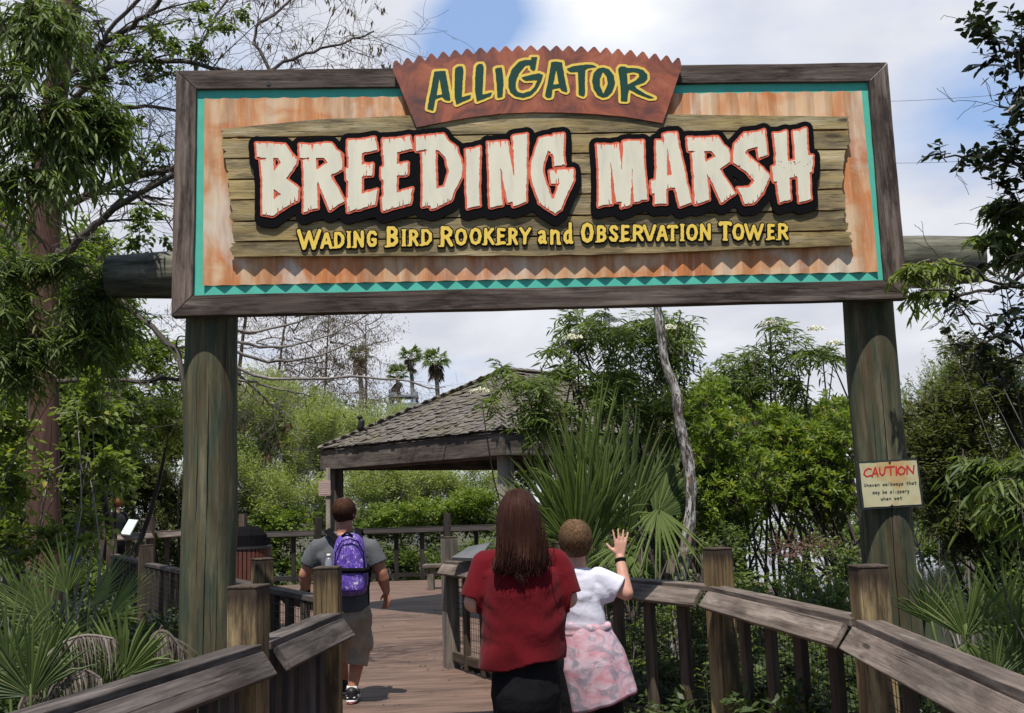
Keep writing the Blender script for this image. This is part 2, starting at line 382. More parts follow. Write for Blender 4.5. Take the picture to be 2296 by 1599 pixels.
# ------------------------------------------------------------------ the big entrance sign
SCN = np.array([.2281, 6.2, 3.6714]); YAW = .0464
SA = np.array([math.cos(YAW), math.sin(YAW), 0]); SN = np.array([math.sin(YAW), -math.cos(YAW), 0]); SZ = np.array([0, 0, 1.])
SF = (SCN, SA, SZ, SN)
def S(x, y, off=0):
    d = ray(x, y); t = ((SCN-CAM)@SN+off)/(d@SN); p = CAM+d*t-SCN
    return np.array([p@SA, p[2]])
def SP(x, y, off=0):
    u, v = S(x, y, off); return SCN+SA*u+SZ*v+SN*off
def SW(u, v, off): return SCN+SA*u+SZ*v+SN*off
D = 1/1.115                                             # photograph pixels -> measuring pixels
def Z(reg, pts): x0, y0, s = reg; return [((x0+x/s)*D, (y0+y/s)*D) for x, y in pts]
sgn_base = SCN+SN*(-.257)-SZ*(SCN[2]+1.0)
sign = thing('entrance_sign', sgn_base, 'huge timber framed entrance sign on two round poles across the boardwalk', 'sign')

def pole(x1, y1, r):
    u, v = S(x1, y1, -.257); mb = MB(); pts = []; rr = []
    k = 24
    for i in range(k+1):
        z = -1.1+(4.25+1.1)*i/k; q = SW(u, 0, -.257); pts.append((q[0]+.004*math.sin(i*1.1), q[1]+.004*math.cos(i*.9), z)); rr.append(r*(1.07-.10*i/k)+.0025*math.sin(i*1.7))
    mb.tube(pts, rr, 40); return mb
for x_, y_, r_, ang in ((475, 720, .166, 80), (1946, 700, .163, 97)):
    po = pole(x_, y_, r_).build('post', M['pole'], sign, smooth=True); q = SW(S(x_, y_, -.257)[0], 0, -.257); rc = np.random.default_rng(int(x_))
    for a0_, z0_, z1_, w_ in ((ang, -.5, 2.6, .0035), (ang+22, 1.1, 2.2, .002), (ang-25, .2, 1.5, .0018), (ang+40, 0, 1.2, .002)):
        pts = []
        for k in range(22): z = z0_+(z1_-z0_)*k/21; a = math.radians(a0_+2.2*math.sin(z*2.1)+rc.normal(0, .4)); rr_ = r_*(1.07-.10*(z+1.1)/5.35)+.0006; pts.append((q[0]+rr_*math.cos(-a), q[1]+rr_*math.sin(-a), z))
        mb = MB(); mb.tube(pts, [w_*math.sin(math.pi*min(max(k/21, .03), .97))**.6 for k in range(22)], 5); mb.build('drying_crack', M['black'], po)
# log beam behind the posts
b0 = SP(247, 621, -.56); b1 = SP(2187, 583, -.56); mb = MB(); k = 16
mb.tube([b0+(b1-b0)*i/k+SZ*.006*math.sin(i*2.) for i in range(k+1)], [.145]+[.157+.028*i/k+.004*math.sin(i*1.3) for i in range(1, k)]+[.165], 32)
mb.build('log_beam', M['log'], sign, smooth=True)
# mitred frame of four boards
fo = [S(395, 158), S(1990, 140), S(2037, 670), S(383, 710)]; fi = [S(440, 200), S(1948, 182), S(1983, 628), S(432, 662)]
FT = .085
for i in range(4):
    j = (i+1) % 4; a, b, c, d = fo[i], fo[j], fi[j], fi[i]; dirv = unit(b-a); nrm = np.array([-dirv[1], dirv[0]])
    gap = .0015
    a2, b2, c2, d2 = a+dirv*gap, b-dirv*gap, c-dirv*gap, d+dirv*gap
    k = 14; V = []; g = []; ro = RNG.random(3)*9
    for q in range(k+1):
        for e0, e1, off in ((d2, c2, 0), (a2, b2, 0), (a2, b2, -FT), (d2, c2, -FT)):
            p = e0+(e1-e0)*q/k; jit = (RNG.random()-.5)*.004
            V.append(SW(p[0]+nrm[0]*jit, p[1]+nrm[1]*jit, off)); g.append((p@dirv+ro[0], p@nrm+ro[1], off+ro[2]))
    F = [(0, 1, 2, 3)[::-1], tuple(k*4+q for q in range(4))]
    for q in range(k):
        for e in range(4): A = q*4+e; B = q*4+(e+1) % 4; F.append((A, B, B+4, A+4))
    mb = MB(); mb.raw(V, [q[::-1] for q in F], g, .25+.7*(i % 2)); mb.build('frame_board', M['frame'], sign, bevel=.004)
mb = MB()                                                # bolt hole in the top board
q = SP(602, 188, .0); mb.tube([q-SN*.004, q+SN*.004], .014, 10); mb.build('bolt', M['metal_dark'], sign)
# teal backing
mb = MB(); V = [SW(*p, o) for o in (-.0248, -.05) for p in [(fi[3]+[-.02, -.02]), (fi[2]+[.02, -.02]), (fi[1]+[.02, .02]), (fi[0]+[-.02, .02])]]
mb.raw(V, [(0, 1, 2, 3), (7, 6, 5, 4), (0, 4, 5, 1), (1, 5, 6, 2), (2, 6, 7, 3), (3, 7, 4, 0)]); mb.build('backing_panel', M['green'], sign)
# corrugated sheet
ct = [S(461, 224, -.03), S(1928, 207, -.03), S(1965, 611, -.03), S(457, 642, -.03)]
V = []; F = []; nw = 34; sub = 10; K = nw*sub
for i in range(K+1):
    t = i/K; o = -.0135+.0095*(abs(((i/sub) % 1)*2-1)*2-1)*.85+.002*math.cos(2*math.pi*i/sub)
    top = ct[0]+(ct[1]-ct[0])*t; bot = ct[3]+(ct[2]-ct[3])*t
    V += [SW(*top, o), SW(*bot, o), SW(*top, o-.0015), SW(*bot, o-.0015)]
for i in range(K):
    a = i*4; F += [(a, a+1, a+5, a+4), (a+2, a+6, a+7, a+3), (a, a+4, a+6, a+2), (a+1, a+3, a+7, a+5)]
mb = MB(); mb.raw(V, F, None, .5); mb.build('corrugated_sheet', M['rust'], sign, smooth=False)
# plank board
rp = np.random.default_rng(5)
lx = [(497, 290), (500, 310), (503, 356), (508, 403), (512, 449), (517, 497), (521, 543), (527, 575)]
rx = [(1903, 262), (1901, 291), (1898, 335), (1893, 381), (1891, 425), (1899, 472), (1904, 517), (1903, 550)]
topc = [(497, 290), (600, 279), (700, 269), (880, 261), (1100, 255), (1300, 255), (1500, 257), (1700, 260), (1903, 262)]
botc = [(527, 575), (700, 574), (900, 573), (1200, 573), (1400, 569), (1650, 559), (1903, 550)]
board = thing('plank_board', sgn_base, None, None); board.parent = sign; board.location = (0, 0, 0)
def curve(pts, n):
    p = np.array(pts, float); t = np.linspace(p[0, 0], p[-1, 0], n); return np.column_stack([t, np.interp(t, p[:, 0], p[:, 1])])
BO = .026
for i in range(7):
    n = 41
    up = curve(topc, n) if i == 0 else np.linspace(lx[i], rx[i], n)+[0, 2.0]
    dn = curve(botc, n) if i == 6 else np.linspace(lx[i+1], rx[i+1], n)-[0, 2.0]
    up = up+np.column_stack([np.zeros(n), rp.normal(0, .45, n)]); dn = dn+np.column_stack([np.zeros(n), rp.normal(0, .45, n)])
    def edge(a, b, amp, m=7):
        e = np.linspace(a, b, m); e[1:-1, 0] += rp.normal(0, amp, m-2); return e[1:-1]
    sh = (rp.random()-.5)*8; up[0, 0] += sh; dn[0, 0] += sh; up[-1, 0] += -sh; dn[-1, 0] += -sh
    pl_ = np.vstack([up, edge(up[-1], dn[-1], 3.0), dn[::-1], edge(dn[0], up[0], 3.0)])
    lp = np.array([S(x, y, BO) for x, y in pl_])
    me = flat_mesh('plank', [lp], SF, BO-.021-.002*rp.random(), BO+.003*rp.random())
    co = np.zeros(len(me.vertices)*3); me.vertices.foreach_get('co', co); co = co.reshape(-1, 3)+[i*3.3, i*1.7, i*2.1]
    me.attributes['gc'].data.foreach_set('vector', co.ravel()); me.attributes['tint'].data.foreach_set('value', np.full(len(co), rp.random()))
    place('plank', me, M['plank'], board)

R1 = (620, 300, 5.71); R2 = (980, 300, 4.592); R3 = (1460, 290, 6.15); R4 = (1740, 290, 6.15)
E1 = [(1425, 290), (1600, 290), (1810, 250), (1850, 435), (1630, 480), (1625, 650), (1785, 625), (1775, 800), (1625, 815), (1625, 1060), (1850, 990), (1815, 1215), (1650, 1255), (1425, 1320), (1410, 1130), (1435, 1110), (1435, 885), (1405, 860), (1400, 700), (1440, 690), (1440, 540), (1425, 515)]
BIG = [  # every letter: outline, then its holes
 (R1, [(115, 335), (240, 340), (530, 350), (615, 475), (700, 570), (690, 640), (545, 840), (725, 975), (712, 1160), (560, 1235), (390, 1355), (355, 1375), (205, 1350), (210, 860), (195, 740), (178, 580), (300, 548), (130, 540)], [(362, 545), (432, 548), (472, 618), (368, 745)], [(370, 990), (480, 1068), (370, 1145)]),
 (R1, [(735, 350), (880, 360), (1000, 345), (1190, 335), (1255, 430), (1350, 500), (1345, 710), (1180, 800), (1290, 980), (1380, 1165), (1290, 1210), (1170, 1300), (1000, 890), (988, 855), (1000, 1265), (930, 1275), (795, 1325), (800, 760), (785, 580), (880, 550), (740, 545)], [(970, 545), (1085, 545), (1140, 620), (980, 715)]),
 (R1, E1), (R1, [(x+500, y-15) for x, y in E1]),
 (R2, [(275, 195), (410, 185), (590, 165), (660, 260), (745, 320), (810, 530), (800, 660), (725, 800), (680, 925), (560, 985), (450, 1025), (440, 985), (350, 1000), (355, 740), (350, 560), (345, 375), (420, 345), (275, 360)], [(500, 345), (535, 355), (610, 430), (655, 600), (600, 770), (510, 795)]),
 (R2, [(845, 345), (940, 335), (1010, 310), (1005, 520), (1000, 740), (1010, 985), (930, 1000), (865, 1020), (850, 740), (855, 500)]),
 (R2, [(1095, 260), (1200, 255), (1330, 250), (1365, 480), (1400, 660), (1395, 400), (1385, 190), (1470, 175), (1555, 160), (1545, 560), (1540, 940), (1470, 970), (1390, 995), (1385, 940), (1330, 955), (1285, 760), (1240, 510), (1255, 800), (1270, 980), (1200, 990), (1125, 1010), (1115, 600)]),
 (R2, [(1690, 215), (1760, 195), (1840, 200), (1855, 170), (1975, 160), (1965, 380), (1985, 520), (1860, 535), (1855, 420), (1790, 350), (1740, 500), (1735, 610), (1770, 740), (1830, 905), (1860, 910), (1920, 735), (1825, 735), (1805, 590), (1950, 575), (2080, 565), (2085, 700), (2055, 760), (1990, 900), (1940, 1030), (1875, 1080), (1780, 1020), (1690, 960), (1620, 760), (1590, 610), (1600, 480), (1640, 360)]),
 (R3, [(190, 440), (370, 450), (525, 430), (560, 680), (580, 870), (595, 620), (600, 395), (760, 390), (915, 380), (920, 740), (975, 1290), (885, 1290), (850, 1320), (765, 1330), (745, 1000), (735, 680), (730, 1000), (710, 1370), (570, 1415), (575, 1320), (495, 1330), (450, 1000), (405, 690), (410, 1000), (430, 1360), (300, 1370), (220, 1400), (225, 1000), (215, 700)]),
 (R3, [(1105, 380), (1235, 375), (1210, 290), (1300, 265), (1420, 260), (1460, 500), (1540, 840), (1650, 1335), (1550, 1370), (1470, 1400), (1430, 1240), (1395, 1105), (1260, 1130), (1265, 1355), (1180, 1350), (1080, 1365), (1085, 1200), (1040, 1195), (1025, 1005), (1100, 985), (1110, 700), (1100, 500)], [(1275, 500), (1350, 910), (1275, 925)]),
 (R4, [(-140, 335), (0, 345), (200, 335), (330, 325), (415, 450), (490, 510), (520, 600), (515, 720), (360, 820), (480, 1010), (600, 1195), (500, 1260), (385, 1345), (300, 1150), (160, 870), (180, 1050), (200, 1290), (100, 1330), (-20, 1365), (-50, 800), (-72, 575), (0, 550), (-120, 545)], [(120, 545), (235, 545), (300, 630), (140, 720)]),
 (R4, [(590, 430), (740, 270), (930, 255), (1050, 215), (1095, 600), (960, 660), (940, 480), (870, 495), (790, 520), (755, 560), (870, 680), (1020, 800), (1130, 930), (1080, 1060), (1020, 1200), (890, 1340), (745, 1360), (700, 1230), (630, 1110), (820, 1100), (895, 1000), (770, 860), (640, 770), (565, 720), (570, 560)]),
 (R4, [(1185, 270), (1300, 265), (1390, 230), (1400, 500), (1410, 700), (1520, 680), (1505, 450), (1485, 240), (1600, 225), (1690, 190), (1715, 610), (1795, 610), (1780, 860), (1740, 880), (1750, 1100), (1765, 1280), (1680, 1310), (1580, 1335), (1570, 1150), (1550, 930), (1430, 960), (1450, 1290), (1350, 1310), (1280, 1340), (1255, 1150), (1240, 1010), (1190, 1020), (1165, 785), (1225, 765), (1215, 500)])]
rl = np.random.default_rng(11)
def ragged(p, amp, step=.02):
    """walk round an outline with small torn steps"""
    out = []; p = np.asarray(p)
    for a, b in zip(p, np.roll(p, -1, 0)):
        L = np.linalg.norm(b-a); n = max(1, int(L/step)); nr = np.array([-(b-a)[1], (b-a)[0]])/max(L, 1e-9)
        for i in range(n): out.append(a+(b-a)*i/n+(nr*rl.normal(0, amp) if i else 0))
    return np.array(out)
LO = .046
fld = Field(-1.95, 1.95, -.62, .78, .0022)
cuts = []
for L in BIG:
    for i, q in enumerate(L[1:]):
        p = np.array([S(x, y, LO) for x, y in Z(L[0], q)]); pr_ = ragged(p, .0016)
        fld.poly(pr_, i == 0)
        if i == 0:
            lo, hi = p.min(0), p.max(0); H = hi[1]-lo[1]
            for a, b in zip(p, np.roll(p, -1, 0)):       # splits along the ends of every stroke
                e = b-a; l = np.linalg.norm(e)
                if abs(e[0]) < .6*l or l < .05: continue
                mid = (a[1]+b[1])/2; updown = -1 if mid > (lo[1]+hi[1])/2 else 1
                for _ in range(int(l/.035)+1):
                    t = rl.uniform(.06, .94); c = a+e*t; wv = rl.uniform(.002, .0055); hl = rl.uniform(.015, .06)
                    cuts.append([c+[-wv, -updown*.004], c+[wv, -updown*.004], c+[rl.normal(0, .002), updown*hl]])
base = fld.m.copy()
top = fld.m.copy()
for c in cuts: fld.poly(c, False, top)
for _ in range(34):                                     # flaked paint on the last letter
    cx_, cy_ = rl.normal(1500, 150), rl.normal(715, 32); q = S(*Z(R4, [(cx_, cy_)])[0], LO); n_ = rl.integers(4, 7); an_ = np.sort(rl.uniform(0, 6.28, n_))
    fld.poly([q+np.array([math.cos(a), math.sin(a)*.7])*rl.uniform(.003, .009) for a in an_], False, top)
lett = thing('main_lettering', sgn_base, None, None); lett.parent = sign; lett.location = (0, 0, 0)
px = 6.2/FPX/1.115                                      # metres for one photograph pixel on the sign
org = fld.grow(5.4*px, base); blk = fld.grow(19.5*px, base)
for dy in (4, 8): blk |= np.roll(blk, -int(dy*px/.0022), 0)  # lower edge extended: plate thickness plus its shadow drawn into the black shape
place('black_backplate', flat_mesh('black_backplate', fld.loops(blk, 2.0), SF, BO+.0035, LO), M['black'], lett)
place('outline_layer', flat_mesh('outline_layer', fld.loops(org, 1.0), SF, LO+.0005, LO+.004), M['orange'], lett)
place('letter_face', flat_mesh('letter_face', fld.loops(top, .7), SF, LO+.0045, LO+.008), M['cream'], lett)

# arched rust plate with saw teeth and brush lettering
R5 = (1040, 110, 7.175); R6 = (1340, 110, 6.753); RZ = (900, 80, 2.579)
tips = list(zip((230, 305, 380, 458, 535, 612, 690, 775, 857, 938, 1020, 1100, 1183, 1265, 1345, 1425, 1508, 1585, 1663, 1743, 1822, 1900, 1975, 2050), (182, 166, 150, 138, 126, 115, 107, 100, 95, 90, 87, 86, 86, 87, 88, 91, 94, 100, 107, 115, 125, 138, 150, 165)))
edge_ = [(212, 245), (214, 205)]
for i, (x, y) in enumerate(tips):
    edge_ += [(x-9, y+6), (x, y), (x+11, y+5)]
    if i < 23: nx = tips[i+1]; edge_.append(((x+nx[0])/2+2, max(y, nx[1])+36))
edge_ += [(2070, 200), (2072, 232), (1952, 588), (1850, 570), (1700, 545), (1500, 528), (1300, 519), (1100, 518), (900, 527), (700, 552), (520, 584), (365, 615)]
AO = .043
ap = np.array([S(x, y, AO) for x, y in Z(RZ, edge_)])
arch = place('arch_plate', flat_mesh('arch_plate', [ap], SF, AO-.012, AO), M['plate'], sign)
BR = [(R5, [(330, 500), (430, 490), (530, 490), (575, 750), (620, 1000), (590, 1020), (510, 1000), (465, 950), (350, 990), (325, 1120), (310, 1200), (205, 1170), (215, 1090), (270, 820), (300, 640)], [(420, 610), (370, 930), (470, 905), (445, 780)]),
 (R5, [(700, 450), (760, 405), (830, 405), (850, 460), (820, 960), (990, 915), (970, 980), (720, 1090), (690, 930), (695, 600)]),
 (R5, [(1075, 420), (1120, 365), (1190, 360), (1215, 420), (1190, 915), (1365, 875), (1340, 935), (1090, 1035), (1060, 850), (1060, 600)]),
 (R5, [(1420, 450), (1470, 430), (1540, 425), (1560, 560), (1570, 700), (1550, 950), (1460, 970), (1450, 800)]),
 (R5, [(2065, 240), (2175, 240), (2140, 450), (2110, 490), (2050, 450), (2040, 380), (1960, 390), (1850, 520), (1790, 680), (1790, 800), (1830, 870), (1920, 890), (2050, 850), (2120, 780), (2180, 650), (1960, 660), (1890, 605), (2060, 560), (2200, 530), (2280, 560), (2240, 680), (2160, 830), (2050, 930), (1920, 970), (1780, 940), (1690, 870), (1655, 770), (1660, 620), (1720, 460), (1850, 320), (1970, 290), (2065, 290)]),
 (R6, [(255, 310), (340, 300), (440, 315), (480, 560), (530, 800), (510, 820), (430, 790), (400, 740), (280, 765), (260, 900), (200, 915), (150, 880), (200, 640), (235, 430)], [(340, 430), (290, 690), (385, 680), (360, 550)]),
 (R6, [(515, 425), (620, 380), (860, 350), (960, 360), (1030, 390), (880, 410), (830, 440), (825, 640), (825, 860), (800, 890), (720, 860), (715, 640), (705, 470), (580, 480)]),
 (R6, [(1130, 400), (1230, 430), (1310, 530), (1335, 660), (1290, 800), (1210, 890), (1130, 910), (1040, 870), (970, 760), (945, 630), (970, 500), (1040, 420)], [(1130, 470), (1190, 550), (1210, 680), (1135, 850), (1080, 720), (1075, 590)]),
 (R6, [(1385, 430), (1420, 385), (1500, 385), (1540, 410), (1680, 410), (1800, 440), (1880, 520), (1880, 590), (1830, 650), (1660, 710), (1700, 760), (1850, 850), (2010, 920), (1890, 915), (1720, 850), (1570, 770), (1550, 850), (1540, 970), (1430, 970), (1430, 800), (1410, 600)], [(1535, 490), (1650, 475), (1735, 500), (1740, 560), (1680, 620), (1545, 690)])]
fa = Field(-.75, .95, .35, 1.0, .0018)
for L in BR:
    for i, q in enumerate(L[1:]): fa.poly(ragged([S(x, y, AO) for x, y in Z(L[0], q)], .0007, .012), i == 0)
place('outline_layer', flat_mesh('outline_layer', fa.loops(fa.grow(7.2*px), 1.2), SF, AO+.0005, AO+.003), M['yellow'], arch)
place('letter_face', flat_mesh('letter_face', fa.loops(fa.m, 1.2), SF, AO+.0035, AO+.005), M['dkgreen'], arch)

# small yellow line of words, drawn with fat strokes in a unit box (x right, y down)
GL = {'W': [[(0, .04), (.26, .96)], [(.26, .96), (.5, .12)], [(.5, .12), (.72, .96)], [(.72, .96), (1, .04)]],
 'A': [[(.05, .97), (.45, .06), (.58, .06), (.95, .97)], [(.25, .66), (.78, .66)]],
 'D': [[(.12, .06), (.12, .94)], [(.1, .06), (.55, .06), (.9, .3), (.9, .68), (.55, .94), (.1, .94)]],
 'I': [[(.5, .04), (.5, .96)]], 'N': [[(.1, .97), (.1, .05)], [(.12, .06), (.88, .94)], [(.9, .95), (.9, .03)]],
 'G': [[(.92, .2), (.75, .05), (.35, .05), (.1, .3), (.1, .7), (.35, .95), (.7, .95), (.9, .8), (.9, .56), (.6, .56)]],
 'B': [[(.12, .05), (.12, .95)], [(.12, .05), (.6, .06), (.84, .2), (.8, .38), (.55, .47), (.2, .47)], [(.5, .47), (.85, .6), (.88, .78), (.6, .94), (.12, .95)]],
 'R': [[(.14, .04), (.14, .97)], [(.12, .05), (.6, .06), (.86, .22), (.82, .4), (.5, .53), (.2, .53)], [(.5, .53), (.92, .97)]],
 'O': [[(.5, .04), (.82, .14), (.95, .5), (.8, .86), (.5, .96), (.2, .86), (.05, .5), (.2, .14), (.5, .04)]],
 'K': [[(.14, .04), (.14, .97)], [(.86, .04), (.22, .5)], [(.4, .45), (.92, .97)]],
 'E': [[(.88, .08), (.14, .06), (.14, .94), (.92, .92)], [(.14, .5), (.72, .48)]],
 'Y': [[(.02, .04), (.48, .5)], [(.98, .04), (.48, .5), (.42, .97)]],
 'S': [[(.88, .2), (.7, .05), (.3, .05), (.12, .25), (.3, .42), (.72, .56), (.88, .76), (.68, .95), (.28, .95), (.1, .8)]],
 'V': [[(.02, .04), (.46, .96), (.58, .96), (.98, .04)]], 'T': [[(.04, .12), (.1, .06), (.9, .06), (.97, .12)], [(.5, .06), (.5, .97)]],
 'a': [[(.15, .16), (.4, .05), (.68, .1), (.76, .3), (.76, .8), (.95, .95)], [(.76, .46), (.3, .52), (.12, .74), (.3, .95), (.6, .9), (.76, .75)]],
 'n': [[(.14, .04), (.14, .97)], [(.14, .3), (.5, .07), (.78, .2), (.8, .97), (.95, .97)]],
 'd': [[(.72, .02), (.76, .96), (.92, .96)], [(.74, .46), (.4, .4), (.12, .58), (.12, .84), (.36, .97), (.74, .84)]]}
R7 = (720, 530, 3.5875); R8 = (1320, 530, 3.3765)
SUB = [(R7, 'W', 80, 300, 150, 345), (R7, 'A', 285, 405, 180, 335), (R7, 'D', 405, 515, 175, 330), (R7, 'I', 522, 572, 172, 325), (R7, 'N', 580, 690, 165, 325), (R7, 'G', 700, 805, 165, 318), (R7, 'B', 875, 1000, 125, 318), (R7, 'I', 1015, 1065, 155, 310), (R7, 'R', 1075, 1180, 155, 310), (R7, 'D', 1185, 1300, 150, 305), (R7, 'R', 1355, 1490, 125, 315), (R7, 'O', 1492, 1612, 145, 305), (R7, 'O', 1622, 1742, 140, 300), (R7, 'K', 1747, 1860, 140, 300), (R7, 'E', 1865, 1960, 138, 300), (R7, 'R', 1965, 2070, 138, 300), (R7, 'Y', 2072, 2185, 135, 295),
 (R8, 'a', 75, 165, 150, 275), (R8, 'n', 175, 285, 145, 280), (R8, 'd', 290, 390, 88, 275), (R8, 'O', 440, 560, 88, 265), (R8, 'B', 572, 670, 110, 260), (R8, 'S', 677, 770, 110, 255), (R8, 'E', 777, 865, 105, 255), (R8, 'R', 872, 985, 105, 250), (R8, 'V', 965, 1085, 105, 250), (R8, 'A', 1078, 1185, 108, 250), (R8, 'T', 1168, 1270, 105, 248), (R8, 'I', 1278, 1325, 102, 248), (R8, 'O', 1328, 1438, 100, 248), (R8, 'N', 1442, 1550, 95, 245), (R8, 'T', 1602, 1725, 75, 245), (R8, 'O', 1718, 1830, 95, 245), (R8, 'W', 1822, 1990, 95, 245), (R8, 'E', 2012, 2090, 95, 240), (R8, 'R', 2097, 2205, 92, 240)]
fs = Field(-1.62, 2.0, -.55, -.15, .0012)
for R, ch, x0, x1, y0, y1 in SUB:
    th = 3.6*R[2]*(1.32 if ch.isupper() and y1-y0 > 165 else 1.12)   # half a stroke, in zoomed pixels
    if ch == 'W': th *= .95
    for st in GL[ch]:
        q = [(x0+th+(x1-x0-2*th)*a, y0+th*.75+(y1-y0-1.5*th)*b) for a, b in st]
        fs.stroke([S(x, y, .035) for x, y in Z(R, q)], th*px/R[2]*1.0)
    if ch in 'IBRDEKNTH':                                # little slab feet
        for yy in ([y1] if ch == 'T' else [y0, y1] if ch in 'I' else [y1]):
            xx = (x0+x1)/2 if ch in 'IT' else x0+th
            q = [(xx-th*1.05, yy-(th*.5 if yy == y1 else -th*.5)), (xx+th*1.05, yy-(th*.5 if yy == y1 else -th*.5))]
            fs.stroke([S(x, y, .035) for x, y in Z(R, q)], th*.5*px/R[2])
nz = np.random.default_rng(3).normal(0, 1, fs.m.shape); nz = fs.conv(nz, 2.2, True); nz /= nz.std()
soft = fs.conv(fs.m.astype(float), 1.6, True)+.12*nz*0.9
face = soft > .5
sub = thing('subtitle_lettering', sgn_base, None, None); sub.parent = sign; sub.location = (0, 0, 0)
bk = fs.grow(3.1*px, fs.conv(fs.m.astype(float), 1.6, True) > .5); bk |= np.roll(bk, -2, 0)
place('black_backplate', flat_mesh('black_backplate', fs.loops(bk, 1.2), SF, BO+.0035, .037), M['black'], sub)
place('letter_face', flat_mesh('letter_face', fs.loops(face, .8), SF, .0375, .040), M['yellow'], sub)

# ------------------------------------------------------------------ caution notice on the right pole
cq = [P(1927, 1037, 6.18), P(2063, 1030, 6.19), P(2066, 1133, 6.19), P(1929, 1141, 6.18)]
cc = sum(cq)/4; cpx = (1996, 1085); ca = unit(np.array([cq[1][0]-cq[0][0], cq[1][1]-cq[0][1], 0])); cn = np.array([ca[1], -ca[0], 0])
post_ax = SW(*(S(1946, 700, -.257)[0], 0), -.257)
dist = (cc-post_ax)@cn; cc = cc+cn*(.19-dist); _d = ray(*cpx); cc = CAM+_d*(((cc-CAM)@cn)/(_d@cn))
tl = math.radians(1.4); cu_ = SZ*math.cos(tl)-ca*math.sin(tl); ca = ca*math.cos(tl)+SZ*math.sin(tl); CF = (cc, ca, cu_, cn)
ca_th = thing('caution_sign', cc, 'weathered paper style caution notice in a dark frame on the right sign pole', 'sign')
def CL(x, y):
    d = ray(x, y); t = ((cc-CAM)@cn)/(d@cn); p = CAM+d*t-cc; return np.array([p@ca, p@cu_])
hw, hh = .198, .151
rect = lambda a, b: [np.array([(-a, -b), (a, -b), (a, b), (-a, b)])]
place('frame', flat_mesh('frame', rect(hw, hh), CF, -.022, 0), M['metal_dark'], ca_th, bevel=.003)
def paper():
    mt, N, b = mat_new('aged_paper'); t = N.add('ShaderNodeTexCoord').outputs['Object']
    n = N.noise(t, 7, 5, .6, .6); n2 = N.noise(N.scale(t, (1, 1, 1), (3, 3, 3)), 4.5, 4, .6)
    col = N.ramp(n, ((.32, (.42, .39, .22)), (.52, (.53, .49, .29)), (.7, (.58, .52, .36))))
    col = N.mix(N.ramp(n2, ((.50, 0.), (.68, .9))), col, (.52, .29, .10))
    N.link(col, b.inputs['Base Color']); b.inputs['Roughness'].default_value = .5; return mt
pe = ragged(rect(hw-.014, hh-.012)[0], .0012, .03)
place('paper_face', flat_mesh('paper_face', [pe], CF, .0005, .003), paper(), ca_th)
RC = (2120, 1120, 8.886)
HG = {'C': [[(1, .12), (.6, .02), (.2, .3), (.05, .75), (.4, 1), (1, .86)]], 'A': [[(0, 1), (.55, 0), (1, .92)], [(.22, .66), (.85, .62)]], 'U': [[(.05, .05), (.1, .7), (.45, .98), (.8, .75), (.95, 0)]],
 'T': [[(0, .08), (1, 0)], [(.52, .05), (.6, 1)]], 'I': [[(.4, 0), (.6, 1)]], 'O': [[(.5, 0), (.1, .3), (.05, .75), (.4, 1), (.85, .85), (1, .35), (.5, 0)]], 'N': [[(.05, 1), (.02, .05), (.9, .95), (1, 0)]],
 'n': [[(.1, 0), (.1, 1)], [(.1, .3), (.5, 0), (.9, .25), (.9, 1)]], 'e': [[(.1, .5), (.9, .45), (.7, 0), (.3, 0), (.05, .5), (.3, 1), (.9, .9)]], 'v': [[(0, 0), (.45, 1), (1, 0)]], 'w': [[(0, 0), (.25, 1), (.5, .2), (.75, 1), (1, 0)]],
 'a': [[(.9, .05), (.3, 0), (.05, .55), (.3, 1), (.8, .7), (.9, .05), (.95, 1)]], 'l': [[(.5, -.7), (.5, 1)]], 'k': [[(.1, -.7), (.1, 1)], [(.9, 0), (.1, .5), (.95, 1)]], 'y': [[(.05, 0), (.4, .8), (.95, 0)], [(.95, 0), (.7, 1.2), (.2, 1.6)]],
 's': [[(.9, .05), (.3, 0), (.2, .4), (.85, .6), (.7, 1), (.05, .95)]], 't': [[(.5, -.5), (.5, .9), (.9, .95)], [(.05, 0), (.95, -.05)]], 'h': [[(.1, -.7), (.1, 1)], [(.1, .3), (.5, 0), (.9, .25), (.9, 1)]],
 'm': [[(.05, 0), (.05, 1)], [(.05, .2), (.4, 0), (.5, 1)], [(.5, .2), (.85, 0), (.95, 1)]], 'b': [[(.1, -.7), (.1, 1)], [(.1, .3), (.6, 0), (.95, .5), (.6, 1), (.1, .85)]], 'i': [[(.5, 0), (.5, 1)]],
 'p': [[(.1, 0), (.1, 1.7)], [(.1, .2), (.6, 0), (.95, .5), (.6, 1), (.1, .85)]], 'r': [[(.15, 0), (.15, 1)], [(.15, .35), (.55, 0), (.95, .1)]]}
fc = Field(-.2, .2, -.16, .16, .0008); fd = Field(-.2, .2, -.16, .16, .0006)
for ch, x0, x1, y0, y1 in (('C', 340, 510, 450, 635), ('A', 530, 660, 430, 640), ('U', 690, 830, 430, 615), ('T', 845, 1020, 410, 600), ('I', 1050, 1085, 415, 600), ('O', 1095, 1265, 410, 590), ('N', 1300, 1460, 390, 575)):
    for st in HG[ch]: fc.stroke([CL(x, y) for x, y in Z(RC, [(x0+(x1-x0)*a, y0+(y1-y0)*b) for a, b in st])], .0046)
def hand(txt, x0, x1, y0, y1, hx):
    cw = (x1-x0)/len(txt)
    for i, c in enumerate(txt):
        if c == ' ': continue
        xa = x0+i*cw+cw*.12; wdt = cw*.72; f = i/len(txt); yb = y0+(y1-y0)*f; up = c.isupper()
        for st in HG[c]: fd.stroke([CL(x, y) for x, y in Z(RC, [(xa+wdt*a, yb-(hx*(1.7 if up else 1))+(hx*(1.7 if up else 1))*b) for a, b in st])], .0018)
